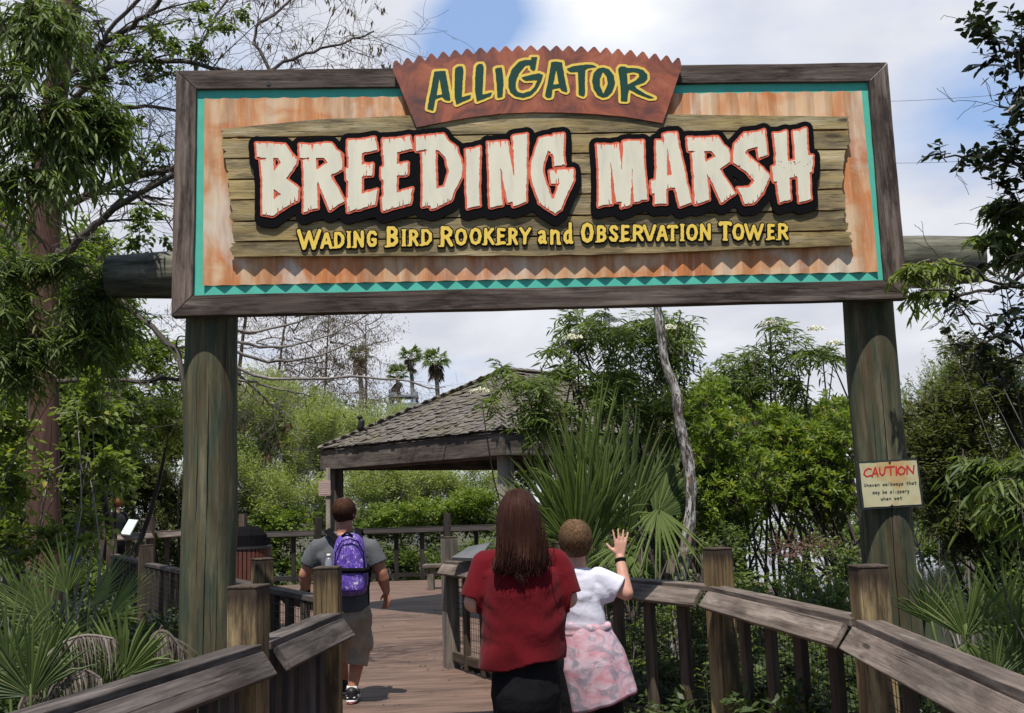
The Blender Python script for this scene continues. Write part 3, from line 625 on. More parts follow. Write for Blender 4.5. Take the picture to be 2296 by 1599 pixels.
hand('Uneven walkways that', 350, 1520, 862, 805, 42); hand('may be slippery', 540, 1360, 1022, 985, 44); hand('when wet', 720, 1200, 1165, 1140, 42)
M['red'] = plain('red_paint', (.50, .025, .03), .5, .1); M['ink'] = plain('dark_ink', (.03, .05, .035), .6, .1)
place('red_word', flat_mesh('red_word', fc.loops(fc.m, .8), CF, .0035, .0045), M['red'], ca_th)
place('small_words', flat_mesh('small_words', fd.loops(fd.m, .8, .3, 4), CF, .0035, .0045), M['ink'], ca_th)
for x, y in ((920, 320), (972, 1280)):
    u, v = CL(*Z(RC, [(x, y)])[0]); mb = MB(); q = cc+ca*u+cu_*v
    mb.tube([q+cn*.003, q+cn*.006, q+cn*.009], [.0075, .007, .003], 12); mb.build('bolt', M['metal_dark'], ca_th, smooth=True)
# ------------------------------------------------------------------ ground, water, boardwalk
def ground_mat():
    mt, N, b = mat_new('swamp_soil'); t = N.add('ShaderNodeTexCoord').outputs['Object']
    n = N.noise(t, .7, 6, .65); n2 = N.noise(t, 6, 5, .7)
    col = N.mix(N.ramp(n, ((.4, 0.), (.62, 1.))), (.05, .04, .026), (.045, .06, .02))
    col = N.mix(N.ramp(n2, ((.45, 0.), (.7, .7))), col, (.11, .085, .055))
    N.link(col, b.inputs['Base Color']); b.inputs['Roughness'].default_value = .95; bump(N, b, n2, .6, .05); return mt
nx, ny = 60, 90; gx = np.linspace(-1, 1, nx); gx = np.sign(gx)*np.abs(gx)**1.8*420; gy = -14+np.linspace(0, 1, ny)**2.4*1500
X, Y = np.meshgrid(gx, gy); Zg = -1.05+.10*np.sin(X*1.3)*np.cos(Y*1.1)*(np.abs(X) < 60)
mb = MB(); mb.raw(np.column_stack([X.ravel(), Y.ravel(), Zg.ravel()]), [(j*nx+i, j*nx+i+1, (j+1)*nx+i+1, (j+1)*nx+i) for j in range(ny-1) for i in range(nx-1)])
props(mb.build('ground', ground_mat(), smooth=True), kind='structure')
mt, N, b = mat_new('marsh_water'); b.inputs['Base Color'].default_value = (.03, .035, .03, 1); b.inputs['Roughness'].default_value = .07
bump(N, b, N.noise(N.add('ShaderNodeTexCoord').outputs['Object'], 1.6, 3, .5), .12, .05)
mb = MB(); mb.raw([(5.5, 17, -.93), (40, 12, -.93), (120, 90, -.93), (60, 160, -.93), (12, 120, -.93), (7, 40, -.93)], [(0, 1, 2, 3, 4, 5)])
props(mb.build('water', mt), kind='structure')

DECK = [(-1.85, .2), (1.35, .2), (1.48, 2.9), (1.66, 4.5), (1.36, 6.4), (.42, 8.2), (-.6, 10.4), (.3, 11.9), (4.3, 13), (4.6, 22.5), (-7.5, 22.5), (-12, 21.5), (-15, 18.0), (-6.1, 14.7), (-1.98, 7.5), (-1.1, 5.45), (-1.2, 4.1)]
mb = MB(); y = .25; dr = np.random.default_rng(2); slope = .06
while y < 22.4:
    yc = y+.07; xs = []
    for (ax, ay), (bx, by) in zip(DECK, DECK[1:]+DECK[:1]):
        if (ay > yc) != (by > yc): xs.append(ax+(bx-ax)*(yc-ay)/(by-ay))
    xs.sort()
    for a, b_ in zip(xs[::2], xs[1::2]):
        x = a
        while x < b_-.05:
            e = min(b_, x+dr.uniform(2.4, 4.2)) if b_-x > 3.2 else b_
            zz_ = -.018+dr.normal(0, .0015)
            mb.beam((x+.002, yc+slope*x, zz_), (e-.002, yc+slope*e, zz_), .1395, .036, t=dr.uniform(.42, .60)); x = e
    y += .142
props(mb.build('boardwalk', M['deck'], bevel=.004), kind='structure')
mb = MB()
for q in ((-1.0, 1, -1.0, 8), (.9, 1, .9, 6.5), (0, 1, -.3, 11), (-3, 9, -3, 22), (-5, 14, -6, 22), (-.9, 10, 0, 22)):
    mb.beam((q[0], q[1], -.15), (q[2], q[3], -.15), .09, .2)
props(mb.build('boardwalk_joists', M['raildark']), kind='structure')

# ------------------------------------------------------------------ railings
def rail(name, pts, label, z0=0, inner=1, post=M['newpost'], cap=M['rail'], bal=M['oldpost'], gap=.4, ph=1.27, h=1.07, mesh=True, skirt=False, endpost=(True, True), ps=.14, balh=None, posts=None):
    pts = [np.array([*p, z0], float) for p in pts]
    root = thing(name, pts[len(pts)//2], label, 'railing')
    for i, p in enumerate(pts):
        if (i == 0 and not endpost[0]) or (i == len(pts)-1 and not endpost[1]): continue
        d = unit(pts[min(i+1, len(pts)-1)]-pts[max(i-1, 0)]); ang = math.atan2(d[1], d[0])
        mb = MB(); s2 = ps/2; rz = ang+.12*(i % 3-1); c, s = math.cos(rz), math.sin(rz); V = []; g = []
        lv = [-1.0-z0, .4, .9, ph-.03, ph-.006, ph]
        for k, z in enumerate(lv):
            e = s2*(1 if k < 4 else .985 if k == 4 else .93)
            for a, b_ in ((-1, -1), (1, -1), (1, 1), (-1, 1)):
                V.append(p+[a*e*c-b_*e*s, a*e*s+b_*e*c, z]); g.append((z+i*7.7, a*e+i*3.1, b_*e+i*1.3))
        k = len(lv); F = [(3, 2, 1, 0), tuple((k-1)*4+q for q in range(4))]
        for q in range(k-1):
            for e in range(4): A = q*4+e; B = q*4+(e+1) % 4; F.append((A, B, B+4, A+4))
        pm = post if posts is None else posts[i]
        mb.raw(V, F, g); po = mb.build('post', pm, root, bevel=.008)
        mb = MB(); mb.beam(p+[-s2*c*1.02, -s2*s*1.02, ph+.003], p+[s2*c*1.02, s2*s*1.02, ph+.003], ps*1.02, .012, t=.1)
        mb.build('weathered_top', M['oldpost'], po, bevel=.004)
    for i, (p, q) in enumerate(zip(pts[:-1], pts[1:])):
        d = unit(q-p); L = np.linalg.norm(q-p); nin = np.array([-d[1], d[0], 0])*inner; up = np.array([0, 0, 1.])
        a = p+d*(ps*.30); b_ = q-d*(ps*.30)
        mb = MB(); mb.beam(a+nin*.03+up*(h-.02), b_+nin*.03+up*(h-.02), .115, .038, seg=6, wob=.03); mb.build('cap_board', cap, root, bevel=.005)
        tl = math.radians(36); nn = nin*math.cos(tl)+up*math.sin(tl)
        o = nin*(.03+.098)+up*(h-.082)
        mb = MB(); mb.beam(a+d*.03+o, b_-d*.03+o, .038, .118, up=np.cross(nn, d)*1.0, seg=6, wob=.03)
        mb.build('side_board', cap, root, bevel=.005)
        mb = MB(); mb.beam(a+up*.12, b_+up*.12, .04, .09); mb.build('bottom_rail', bal, root, bevel=.004)
        nb = max(1, int(round(L/gap))-1)
        for k in range(nb):
            c = p+d*L*(k+1)/(nb+1); mb = MB(); lo = -.45 if skirt else .02
            mb.beam(c+up*lo, c+up*(h-.045), .095, .042, up=nin, seg=3, wob=.03); mb.build('baluster', bal, root, bevel=.004)
        if mesh:
            mb = MB(); wr = .0023; of = -nin*.03; n = int(L/.055)
            for k in range(1, n): c = p+d*L*k/n+of; mb.tube([c+up*.04, c+up*(h-.05)], wr, 3, cap=False)
            for k in range(1, 18): mb.tube([p+of+up*(.04+k*.055), q+of+up*(.04+k*.055)], wr, 3, cap=False)
            mb.build('wire_mesh', M['wire'], root)
    return root
def g2(x, y, z=1.07): return tuple(G(x, y, z)[:2])
ra_, rb_ = np.array(g2(1955, 1386)), np.array(g2(2296, 1521)); re_ = ra_+(rb_-ra_)*1.75
le_ = np.array(g2(570, 1437)); lf_ = np.array(g2(30, 1599)); lg_ = le_+(lf_-le_)*1.9
rail('boardwalk_railing', [tuple(re_), g2(1955, 1386), g2(1613, 1312), (.36, 8.3), g2(1008, 1256)], 'weathered railing running along the right side of the boardwalk to the pale corner post', inner=1, gap=.42, ph=1.30, posts=[M['newpost'], M['newpost'], M['newpost'], M['oldpost'], M['greypost']])
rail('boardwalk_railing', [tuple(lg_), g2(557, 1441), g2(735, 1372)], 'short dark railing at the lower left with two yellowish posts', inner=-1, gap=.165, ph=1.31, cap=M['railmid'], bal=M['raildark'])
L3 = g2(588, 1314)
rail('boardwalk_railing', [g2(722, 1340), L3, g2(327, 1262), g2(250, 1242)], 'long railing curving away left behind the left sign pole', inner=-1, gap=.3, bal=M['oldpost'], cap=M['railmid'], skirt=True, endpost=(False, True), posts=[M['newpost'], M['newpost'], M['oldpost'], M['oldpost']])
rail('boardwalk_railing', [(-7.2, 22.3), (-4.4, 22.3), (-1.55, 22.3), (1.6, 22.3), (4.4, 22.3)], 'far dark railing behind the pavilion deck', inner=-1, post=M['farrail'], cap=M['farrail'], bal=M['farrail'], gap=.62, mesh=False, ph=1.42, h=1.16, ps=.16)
fl = [P(x, 1190, d)[:2] for x, d in ((238, 18.6), (337, 19.6), (545, 22.2))]
rail('boardwalk_railing', fl, 'far left railing carrying the white information panel', z0=.2, inner=-1, post=M['oldpost'], cap=M['rail'], bal=M['oldpost'], gap=.5, mesh=False, ph=1.36, h=1.09)
mb = MB()
for q in ((-12.5, 19.8, -8, 22.2),): pass
# information panels
q = [P(270, 1197, 18.75), P(291, 1199, 18.7), P(309, 1166, 19.1), P(289, 1164, 19.15)]
nrm = unit(np.cross(q[1]-q[0], q[3]-q[0]))
ip = thing('information_panel', q[0], 'small white slanted information panel on the far left railing', 'information panel')
mb = MB(); mb.raw(q+[p-nrm*.03 for p in q], [(0, 1, 2, 3), (7, 6, 5, 4), (0, 4, 5, 1), (1, 5, 6, 2), (2, 6, 7, 3), (3, 7, 4, 0)]); mb.build('panel_face', plain('faded_white_panel', (.55, .58, .54), .5, .25, 20, c2=(.42, .5, .47)), ip)
mb = MB(); c = sum(q)/4; mb.beam(c-nrm*.05-[0, 0, .25], c-nrm*.05, .06, .06); mb.build('bracket', M['oldpost'], ip)
q = [P(1008, 1262, 9.75), P(1052, 1258, 9.6), P(1068, 1222, 10.1), P(1046, 1226, 10.25)]
nrm = unit(np.cross(q[1]-q[0], q[3]-q[0]))
ip = thing('information_panel', q[0], 'grey slanted display board beside the pale corner post, partly behind the woman in red', 'information panel')
q = [P(1012, 1250, 9.8), P(1075, 1252, 9.45), P(1100, 1215, 10.0), P(1050, 1226, 10.3)]; nrm = unit(np.cross(q[1]-q[0], q[3]-q[0]))
mb = MB(); mb.raw(q+[p-nrm*.03 for p in q], [(0, 1, 2, 3), (7, 6, 5, 4), (0, 4, 5, 1), (1, 5, 6, 2), (2, 6, 7, 3), (3, 7, 4, 0)]); mb.build('panel_face', plain('grey_panel', (.10, .10, .10), .4, .2, 8), ip)
mb = MB(); c = sum(q)/4; mb.beam(c-nrm*.05-[0, 0, .2], c-nrm*.05, .07, .07); mb.build('bracket', M['oldpost'], ip)

# ------------------------------------------------------------------ pavilion
pav_c = np.array([.23, 16.4, 0])
pav = thing('pavilion', pav_c, 'open wooden pavilion with a mossy shingled hip roof', 'pavilion')
ZE = 2.57; cN, cL, cR = np.array([-.17, 13, ZE]), np.array([-3.2, 16.2, ZE]), np.array([3.66, 16.6, ZE]); cF = cL+cR-cN
rd = unit(cR-cN); r0 = np.array([.23, 16.4, 3.76])-rd*.46; r1 = np.array([.23, 16.4, 3.76])+rd*.46
faces = [(cN, cL, r0, r0), (cN, cR, r0, r1), (cL, cF, r0, r1), (cR, cF, r1, r1)]
sr = np.random.default_rng(8)
mb = MB()
for e0, e1, t0, t1 in faces:
    nf = unit(np.cross(e1-e0, t0-e0)); nf = nf if nf[2] > 0 else -nf
    d = unit(e1-e0); run = t0-e0; upv = unit(run-d*(run@d)); H = run@upv; rows = int(H/.12)
    for r in range(-1, rows+1):
        f0 = max(r*.12/H, 0); a = e0+(t0-e0)*min(f0, 1); b_ = e1+(t1-e1)*min(f0, 1)
        if r < 0: a = e0-upv*.015; b_ = e1-upv*.015
        L = np.linalg.norm(b_-a); x = 0
        while x < L-.02:
            wd = min(sr.uniform(.05, .14), L-x); c = a+d*(x+wd/2)+upv*(sr.normal(.01, .03) if r > 0 else sr.normal(.012, .006))
            ln = .22; lift = .005+.026*sr.random()**2
            p0 = c+nf*(lift+.012); p1 = c+upv*ln+nf*.004
            if (p1-e0)@upv > H: p1 = c+upv*max(H-(c-e0)@upv, .03)+nf*.01
            mb.beam(p0, p1, wd*.96, .010, up=nf); x += wd
    # hip caps
for a, b_ in ((cN, r0), (cL, r0), (cR, r1), (cF, r1), (r0, r1)):
    L = np.linalg.norm(b_-a); n = max(2, int(L/.14))
    for k in range(n):
        c = a+(b_-a)*(k/n); e = a+(b_-a)*min((k+1.7)/n, 1); sd = unit(np.cross(b_-a, SZ))
        for s_ in (-1, 1): mb.beam(c+SZ*.045+sd*s_*.045, e+SZ*.03+sd*s_*.045, .10, .014, up=unit(SZ+sd*s_*.5))
def shingle_mat():
    mt, N, b = mat_new('weathered_shingles'); g = attr(N, 'gc'); tn = attr(N, 'tint', 'Fac'); t = N.add('ShaderNodeTexCoord').outputs['Object']
    n = N.noise(N.scale(g, (3, 45, 45)), 1, 4, .6)
    col = N.mix(N.ramp(n, ((.3, 0.), (.7, 1.))), (.08, .067, .057), (.20, .172, .146))
    col = N.mix(N.ramp(tn, ((0., .55), (.35, 0.))), col, (.06, .048, .04))
    mo = N.noise(t, 1.6, 5, .65); col = N.mix(N.ramp(mo, ((.44, 0.), (.62, .75))), col, (.12, .105, .06))
    N.link(col, b.inputs['Base Color']); b.inputs['Roughness'].default_value = .9; return mt
rf = mb.build('roof', shingle_mat(), pav)
mb = MB(); mb.raw([cN-[0, 0, .02], cL-[0, 0, .02], cF-[0, 0, .02], cR-[0, 0, .02], r0-[0, 0, .03], r1-[0, 0, .03]], [(1, 0, 4), (0, 3, 5, 4), (2, 1, 4, 5), (3, 2, 5)]); mb.build('roof_deck', M['fascia'], rf)
ctr = (cN+cF)/2
for a, b_ in ((cN, cL), (cL, cF), (cF, cR), (cR, cN)):
    d = unit(b_-a); mb = MB(); n_ = unit(np.cross(d, SZ)); n_ = n_ if n_@(a-ctr) > 0 else -n_
    mb.beam(a-SZ*.17-n_*.05+d*.012, b_-SZ*.17-n_*.05-d*.012, .05, .30, seg=4); mb.build('fascia_board', M['fascia'], pav, bevel=.006)
    mb = MB(); mb.beam(a-SZ*.22-n_*.30+d*.3, b_-SZ*.22-n_*.30-d*.3, .09, .24); mb.build('eave_beam', M['fascia'], pav)
for c, mt_ in ((cN, M['greypost']), (cL, M['fascia']), (cR, M['oldpost']), (cF, M['oldpost'])):
    q = c+(ctr-c)*(.09 if c is cN else .085); mb = MB(); mb.beam([q[0], q[1], 0], [q[0], q[1], ZE-.12], .16, .16, up=unit(cR-cN), seg=4); mb.build('post', mt_, pav, bevel=.008)
# notice on the left pavilion post
q = cL+(ctr-cL)*.085; c = P(728, 1095, q[1]-.28); pn = thing('notice_board', c, 'small pinkish notice fixed beside the left pavilion post', 'notice')
mb = MB(); mb.box(c, .19, .02, .24); mb.build('board', plain('pink_board', (.42, .27, .25), .6, .1), pn, bevel=.003)
mb = MB()
for k in range(6): mb.box(c+[0, -.012, .085-k*.034], .15, .003, .01)
mb.build('text_lines', plain('pale_print', (.55, .48, .45), .6), pn)
mb = MB(); mb.beam([c[0]+.05, c[1]+.05, 0], [c[0]+.05, c[1]+.05, ZE-.3], .07, .07, up=(1, 0, 0)); mb.build('stake', M['greypost'], pn, bevel=.004)
# bird on the roof edge
bp = P(808, 955, 15.35)
def ell(mb, c, r, rot=None, ns=14, nr=9, t=None):
    V = []; F = []
    for i in range(nr+1):
        ph = math.pi*i/nr
        for j in range(ns):
            th = 2*math.pi*j/ns; p = np.array([r[0]*math.sin(ph)*math.cos(th), r[1]*math.sin(ph)*math.sin(th), r[2]*math.cos(ph)])
            V.append(np.asarray(c)+(rot@p if rot is not None else p))
    for i in range(nr):
        for j in range(ns): a = i*ns+j; b_ = i*ns+(j+1) % ns; F.append((a, a+ns, b_+ns, b_))
    mb.raw(V, F, None, t)
def rotx(a): c, s = math.cos(a), math.sin(a); return np.array([[1, 0, 0], [0, c, -s], [0, s, c]])
def roty(a): c, s = math.cos(a), math.sin(a); return np.array([[c, 0, s], [0, 1, 0], [-s, 0, c]])
def rotz(a): c, s = math.cos(a), math.sin(a); return np.array([[c, -s, 0], [s, c, 0], [0, 0, 1]])
# ------------------------------------------------------------------ soft bodies: overlapping capsules fused into one skin
def capsule(mb, p0, r0, p1, r1, ns=14, squash=None):
    p0 = np.asarray(p0, float); p1 = np.asarray(p1, float); d = p1-p0; L = np.linalg.norm(d); d = d/max(L, 1e-9)
    pts = []; rr = []
    for k in range(5): a = math.pi/2*(1-k/4.); pts.append(p0-d*r0*math.sin(a)*1.0); rr.append(max(r0*math.cos(a), 1e-4))
    for k in range(1, 6): f = k/6; pts.append(p0+d*L*f); rr.append(r0+(r1-r0)*f)
    for k in range(5): a = math.pi/2*k/4.; pts.append(p1+d*r1*math.sin(a)); rr.append(max(r1*math.cos(a), 1e-4))
    n0 = len(mb.v); mb.tube(pts, rr, ns)
    if squash is not None:                                # squash = (axis, factor) about the capsule's own line
        ax, fac = squash; ax = unit(ax); v = mb.v[n0]; o = v-p0; mb.v[n0] = v-np.outer(o@ax-(o@d)*(ax@d), ax)*(1-fac)
def fuse(name, mb, mat, parent, voxel=.008, smooth=6, fold=None, loc=None):
    me0 = mb.mesh('raw'); o = bpy.data.objects.new('raw', me0); CO.objects.link(o)
    r = o.modifiers.new('r', 'REMESH'); r.mode = 'VOXEL'; r.voxel_size = voxel; r.adaptivity = 0
    s = o.modifiers.new('s', 'SMOOTH'); s.iterations = smooth; s.factor = .5
    me = bpy.data.meshes.new_from_object(o.evaluated_get(bpy.context.evaluated_depsgraph_get()))
    bpy.data.objects.remove(o); bpy.data.meshes.remove(me0)
    if fold is not None:
        k = len(me.vertices); co = np.zeros(k*3); me.vertices.foreach_get('co', co); co = co.reshape(-1, 3)
        nr = np.zeros(k*3); me.vertices.foreach_get('normal', nr); nr = nr.reshape(-1, 3)
        co = co+nr*fold(co)[:, None]; me.vertices.foreach_set('co', co.ravel()); me.update()
    return place(name, me, mat, parent, loc, smooth=True)
def folds(amp, seed, f=(14, 9, 22)):
    r = np.random.default_rng(seed); ks = [(r.normal(0, 1, 3)*np.array(f), r.uniform(0, 6.28)) for _ in range(9)]
    def fn(p):
        q = p+.03*np.sin(p[:, [2, 0, 1]]*13+seed); s = 0
        for k, ph in ks: s = s+np.abs(np.sin(q@k+ph))**.7*-1+.6
        return amp*s/4
    return fn
def skin_mat(name, c):
    mt, N, b = mat_new(name); t = N.add('ShaderNodeTexCoord').outputs['Object']
    n = N.noise(t, 18, 4, .6); col = N.mix(N.ramp(n, ((.35, 0.), (.65, 1.))), c, (c[0]*.86, c[1]*.74, c[2]*.70))
    N.link(col, b.inputs['Base Color']); b.inputs['Roughness'].default_value = .5; b.inputs['Specular IOR Level'].default_value = .35
    b.inputs['Subsurface Weight'].default_value = .12; b.inputs['Subsurface Radius'].default_value = (.01, .004, .002); return mt
def cloth(name, c, c2=None, scale=6, rough=.85, sheen=.04):
    mt, N, b = mat_new(name); t = N.add('ShaderNodeTexCoord').outputs['Object']
    n = N.noise(t, scale, 5, .6, .4); k2 = c2 or tuple(q*.86 for q in c)
    N.link(N.mix(N.ramp(n, ((.42, 0.), (.58, 1.))), c, k2), b.inputs['Base Color'])
    b.inputs['Roughness'].default_value = rough; b.inputs['Sheen Weight'].default_value = sheen; b.inputs['Specular IOR Level'].default_value = .2
    bump(N, b, N.math('ADD', N.math('MULTIPLY', N.noise(N.scale(t, (13, 13, 8)), 1, 5, .6, 1.2), 9.), N.noise(t, 420, 2, .5)), .35, .0022); return mt
M['skin'] = skin_mat('fair_skin', (.56, .32, .235)); M['skin_man'] = skin_mat('tanned_skin', (.50, .25, .165))
def hair_mat(name, c0, c1):
    mt, N, b = mat_new(name); g = attr(N, 'gc'); tn = attr(N, 'tint', 'Fac')
    n = N.noise(N.scale(g, (3, 90, 90)), 1, 3, .6); col = N.mix(N.ramp(n, ((.3, 0.), (.7, 1.))), c0, c1)
    col = N.mix(1., col, N.ramp(tn, ((0., .8), (1., 1.15))), 'MULTIPLY')
    N.link(col, b.inputs['Base Color']); b.inputs['Roughness'].default_value = .5; b.inputs['Specular IOR Level'].default_value = .22; b.inputs['Specular Tint'].default_value = (min(c1[0]*6, 1), min(c1[1]*6, 1), min(c1[2]*6, 1), 1); return mt
def hand(mb, wr, fw, side, out, L=.18, curl=(.25, .3, .25), spread=.07, thumb=.7):
    """wr wrist, fw towards the fingertips, side towards the thumb, out = back of the hand"""
    fw, side, out = unit(fw), unit(side), unit(out); s = L/.18
    for k, a in enumerate((-.030, -.010, .010, .030)):
        capsule(mb, wr+side*a*.55*s+fw*.012*s, .013*s, wr+side*a*s+fw*.088*s, .0105*s, 10)
    fl = (.060, .074, .080, .072)
    for k, a in enumerate((-.031, -.0105, .0105, .031)):
        p = wr+side*a*s+fw*.090*s; ang = 0; l = fl[k]*s; sp = (k-1.5)*spread; d0 = unit(fw+side*sp)
        for j, (fr, r) in enumerate(((.45, .0092), (.31, .0082), (.24, .0070))):
            ang += curl[j]; dd = d0*math.cos(ang)-out*math.sin(ang); q = p+dd*l*fr; capsule(mb, p, r*s, q, r*.9*s, 9); p = q
    p = wr+side*.026*s+fw*.030*s; d = unit(side*thumb+fw*.75-out*.2)
    q = p+d*.042*s; capsule(mb, p, .0135*s, q, .0105*s, 9); d2 = unit(d+fw*.45); capsule(mb, q, .0105*s, q+d2*.030*s, .008*s, 9)
def head(mb, c, R, yaw=0, pitch=0):
    """c centre of the skull, R = half height; faces +Y when yaw is 0"""
    A = rotz(yaw)@rotx(pitch); T = lambda x, y, z: c+A@np.array([x, y, z])*R
    ell(mb, T(0, -.08, .14), (R*.70, R*.86, R*.84), A); ell(mb, T(0, .12, -.28), (R*.56, R*.64, R*.62), A)
    ell(mb, T(0, .42, -.68), (R*.30, R*.30, R*.26), A); ell(mb, T(0, .60, .22), (R*.46, R*.18, R*.14), A)
    capsule(mb, T(0, .74, .05), R*.07, T(0, .94, -.26), R*.13)
    for s in (-1, 1):
        ell(mb, T(s*.70, -.02, -.10), (R*.07, R*.17, R*.27), A@rotz(s*.35)); ell(mb, T(s*.34, .56, -.22), (R*.2, R*.2, R*.2), A)
        ell(mb, T(s*.12, .78, -.55), (R*.16, R*.09, R*.06), A)
    return T, A
def face_parts(root, T, A, R, tag):
    for s in (-1, 1):
        mb = MB(); ell(mb, T(s*.29, .66, .02), (R*.105,)*3, A); mb.build('eye', M['eye'], root, smooth=True)
    mb = MB(); capsule(mb, T(-.15, .83, -.53), R*.045, T(.15, .83, -.53), R*.045); mb.build('mouth', M['lip'], root, smooth=True)
M['eye'] = plain('eye_white', (.7, .68, .65), .2, .02); M['lip'] = plain('lip_colour', (.45, .14, .12), .5)
def tufts(name, root, mat, T, A, R, n, seed, zlow, ln=.22, front=.35):
    """short hair: a skull cap with many small locks lying along it"""
    r = np.random.default_rng(seed); mb = MB(); ell(mb, T(0, -.1, .16), (R*.77, R*.93, R*.90), A, 26, 18)
    v = mb.v[0]; loc = ((v-T(0, 0, 0))@A)/R                # keep only the hairy part of the cap
    low = zlow+np.clip(loc[:, 1]+.1, 0, 2)*.85
    keep = loc[:, 2] > low
    mb.f = [f for f in mb.f if all(keep[i] for i in f)]
    for _ in range(n):
        u = unit(r.normal(0, 1, 3)); p = np.array([u[0]*.76, -.1+u[1]*.92, .16+u[2]*.89])
        if p[2] < zlow+max(p[1]+.1, 0)*.85-.03: continue
        nrm = unit(np.array([u[0]/.76, u[1]/.92, u[2]/.89])); crown = np.array([.08, -.35, 1.0])
        d = p-crown; d = unit(d-nrm*(d@nrm)); d = unit(d+r.normal(0, .16, 3)); d = unit(d-nrm*(d@nrm))
        l = ln*r.uniform(.6, 1.2); lf_ = r.uniform(.015, .05); pts = [T(*(p-nrm*.01)), T(*(p+d*l*.5+nrm*lf_-nrm*l*.06)), T(*(p+d*l-nrm*l*.5+nrm*lf_*1.3))]
        mb.tube(pts, [R*.024, R*.024, R*.004], 3, t=.2+.6*r.random(), cap=False)
    return mb.build(name, mat, root, smooth=True)
# ---- the woman in red -------------------------------------------------------------------------
WY = 4.4; wp = lambda x, y, dy=0: P(x, y, WY+dy)
wo_root = thing('person', [wp(1175, 1400)[0], WY, 0], 'person in a dark red t-shirt with long brown hair, seen from behind', 'person')
gx0 = wp(1175, 1400)[0]
hc = wp(1163, 1160, .02); HR = .109
body = MB(); Tw, Aw = head(body, hc, HR, -.05, -.18)
nk = np.array([gx0, WY+.0, 1.46]); sL, sR = wp(1090, 1268, .02), wp(1243, 1262, .02); eL, eR = wp(1063, 1350, .0), wp(1272, 1341, .0)
wL, wR = wp(1105, 1362, .24), wp(1235, 1354, .24)
capsule(body, nk-[0, 0, .03], .062, hc-[0, .01, .05], .056)
pel = np.array([gx0, WY, .90]); ch = np.array([gx0, WY, 1.26])
capsule(body, pel+[0, 0, .04], .130, ch, .15, squash=((0, 1, 0), .78)); capsule(body, sL, .058, sR, .058); capsule(body, ch, .12, nk-[0, 0, .05], .075)
for s, sh, e, wr in ((-1, sL, eL, wL), (1, sR, eR, wR)):
    capsule(body, sh, .058, e, .046); capsule(body, e, .045, wr, .029); hand(body, wr, unit(wr-e), np.array([-s*.3, .2, 1.]), np.array([s, 0, .2]), .17, (.5, .6, .5))
    hp = pel+[s*.060, 0, -.05]; kn = np.array([gx0+s*.060, WY+.03, .49]); an = np.array([gx0+s*.085, WY-.02, .09])
    capsule(body, hp-[0, 0, .04], .070, kn, .050); capsule(body, kn, .050, an, .042); capsule(body, an-[0, .03, .03], .042, an+[s*.02, .15, -.055], .032)
fuse('body', body, M['skin'], wo_root, .006, 4); face_parts(wo_root, Tw, Aw, HR, 'w')
M['redshirt'] = cloth('dark_red_cotton', (.125, .0035, .008), (.10, .0028, .006), 5, .95)
sh = MB()
hemL, hemR = wp(1112, 1478), wp(1243, 1462)
capsule(sh, ch+[0, 0, .02], .182, np.array([gx0-.005, WY, .98]), .188, 20, squash=((0, 1, 0), .80))
capsule(sh, np.array([gx0-.02, WY, .99]), .188, np.array([gx0-.01, WY, .95]), .190, 20, squash=((0, 1, 0), .80))
capsule(sh, sL+[.015, 0, -.005], .072, sR+[-.015, 0, -.005], .072, 16, squash=((0, 1, 0), 1.0)); capsule(sh, ch, .15, nk-[0, 0, .06], .085); capsule(sh, nk-[0, 0, .07], .075, sL, .070); capsule(sh, nk-[0, 0, .07], .075, sR, .070)
for s, a, e in ((-1, sL, eL), (1, sR, eR)):
    capsule(sh, a, .070, a+(e-a)*.95+[s*.006, 0, 0], .066, 16)
    capsule(sh, a+(e-a)*.2-[s*.05, 0, .03], .09, a+(e-a)*.5-[s*.07, 0, .0], .07)
def cut_below(me_obj, z): pass
def trim(o, fn):
    bm = bmesh.new(); bm.from_mesh(o.data); bmesh.ops.delete(bm, geom=[v for v in bm.verts if fn(v.co+Vector(WL[o.name]))], context='VERTS')
    for _ in range(8):                                   # even out the cut edge
        nb = {v: [e.other_vert(v).co.copy() for e in v.link_edges if e.is_boundary] for v in bm.verts if v.is_boundary}
        for v, q in nb.items():
            if len(q) == 2: v.co = v.co*.5+(q[0]+q[1])*.25
    bm.to_mesh(o.data); bm.free()
def shell(o, t=.003):
    md = o.modifiers.new('cloth', 'SOLIDIFY'); md.thickness = t; md.offset = -1
_wf = folds(.009, 4, (7, 5, 12))
def shirt_folds(p):
    x, z = p[:, 0]-gx0, p[:, 2]
    waist = np.exp(-((z-1.06-.25*x)/.085)**2)*np.sin((z-.42*x)*70+5*np.sin(x*11)+4*np.sin(z*9))*.0045
    under = np.exp(-((np.abs(x)-.15)/.05)**2-((z-1.2)/.1)**2)*np.sin((z-.9*np.abs(x))*70)*.003
    return _wf(p)+waist+under+np.exp(-((z-.97)/.05)**2)*.008*np.sin(x*31)
sho = fuse('t_shirt', sh, M['redshirt'], wo_root, .007, 7, shirt_folds)
sl_l = lambda p: (np.array(p)-(sL+(eL-sL)*.97))@unit(eL-sL) > 0 and p[0] < gx0-.14
sl_r = lambda p: (np.array(p)-(sR+(eR-sR)*.97))@unit(eR-sR) > 0 and p[0] > gx0+.14
def hemcut(p):
    hz = .965+.13*(p[0]-gx0)+.008*math.sin(p[0]*23)
    return (p[2] < hz and abs(p[0]-gx0) < .26) or sl_l(p) and p[2] > hz-.2 and (p[0] < gx0-.205) or sl_r(p) and (p[0] > gx0+.205) or (p[2] > 1.485)
trim(sho, hemcut); shell(sho)
M['blackpants'] = cloth('black_fabric', (.005, .005, .006), (.008, .007, .008), 8, .9, 0.)
pt = MB()
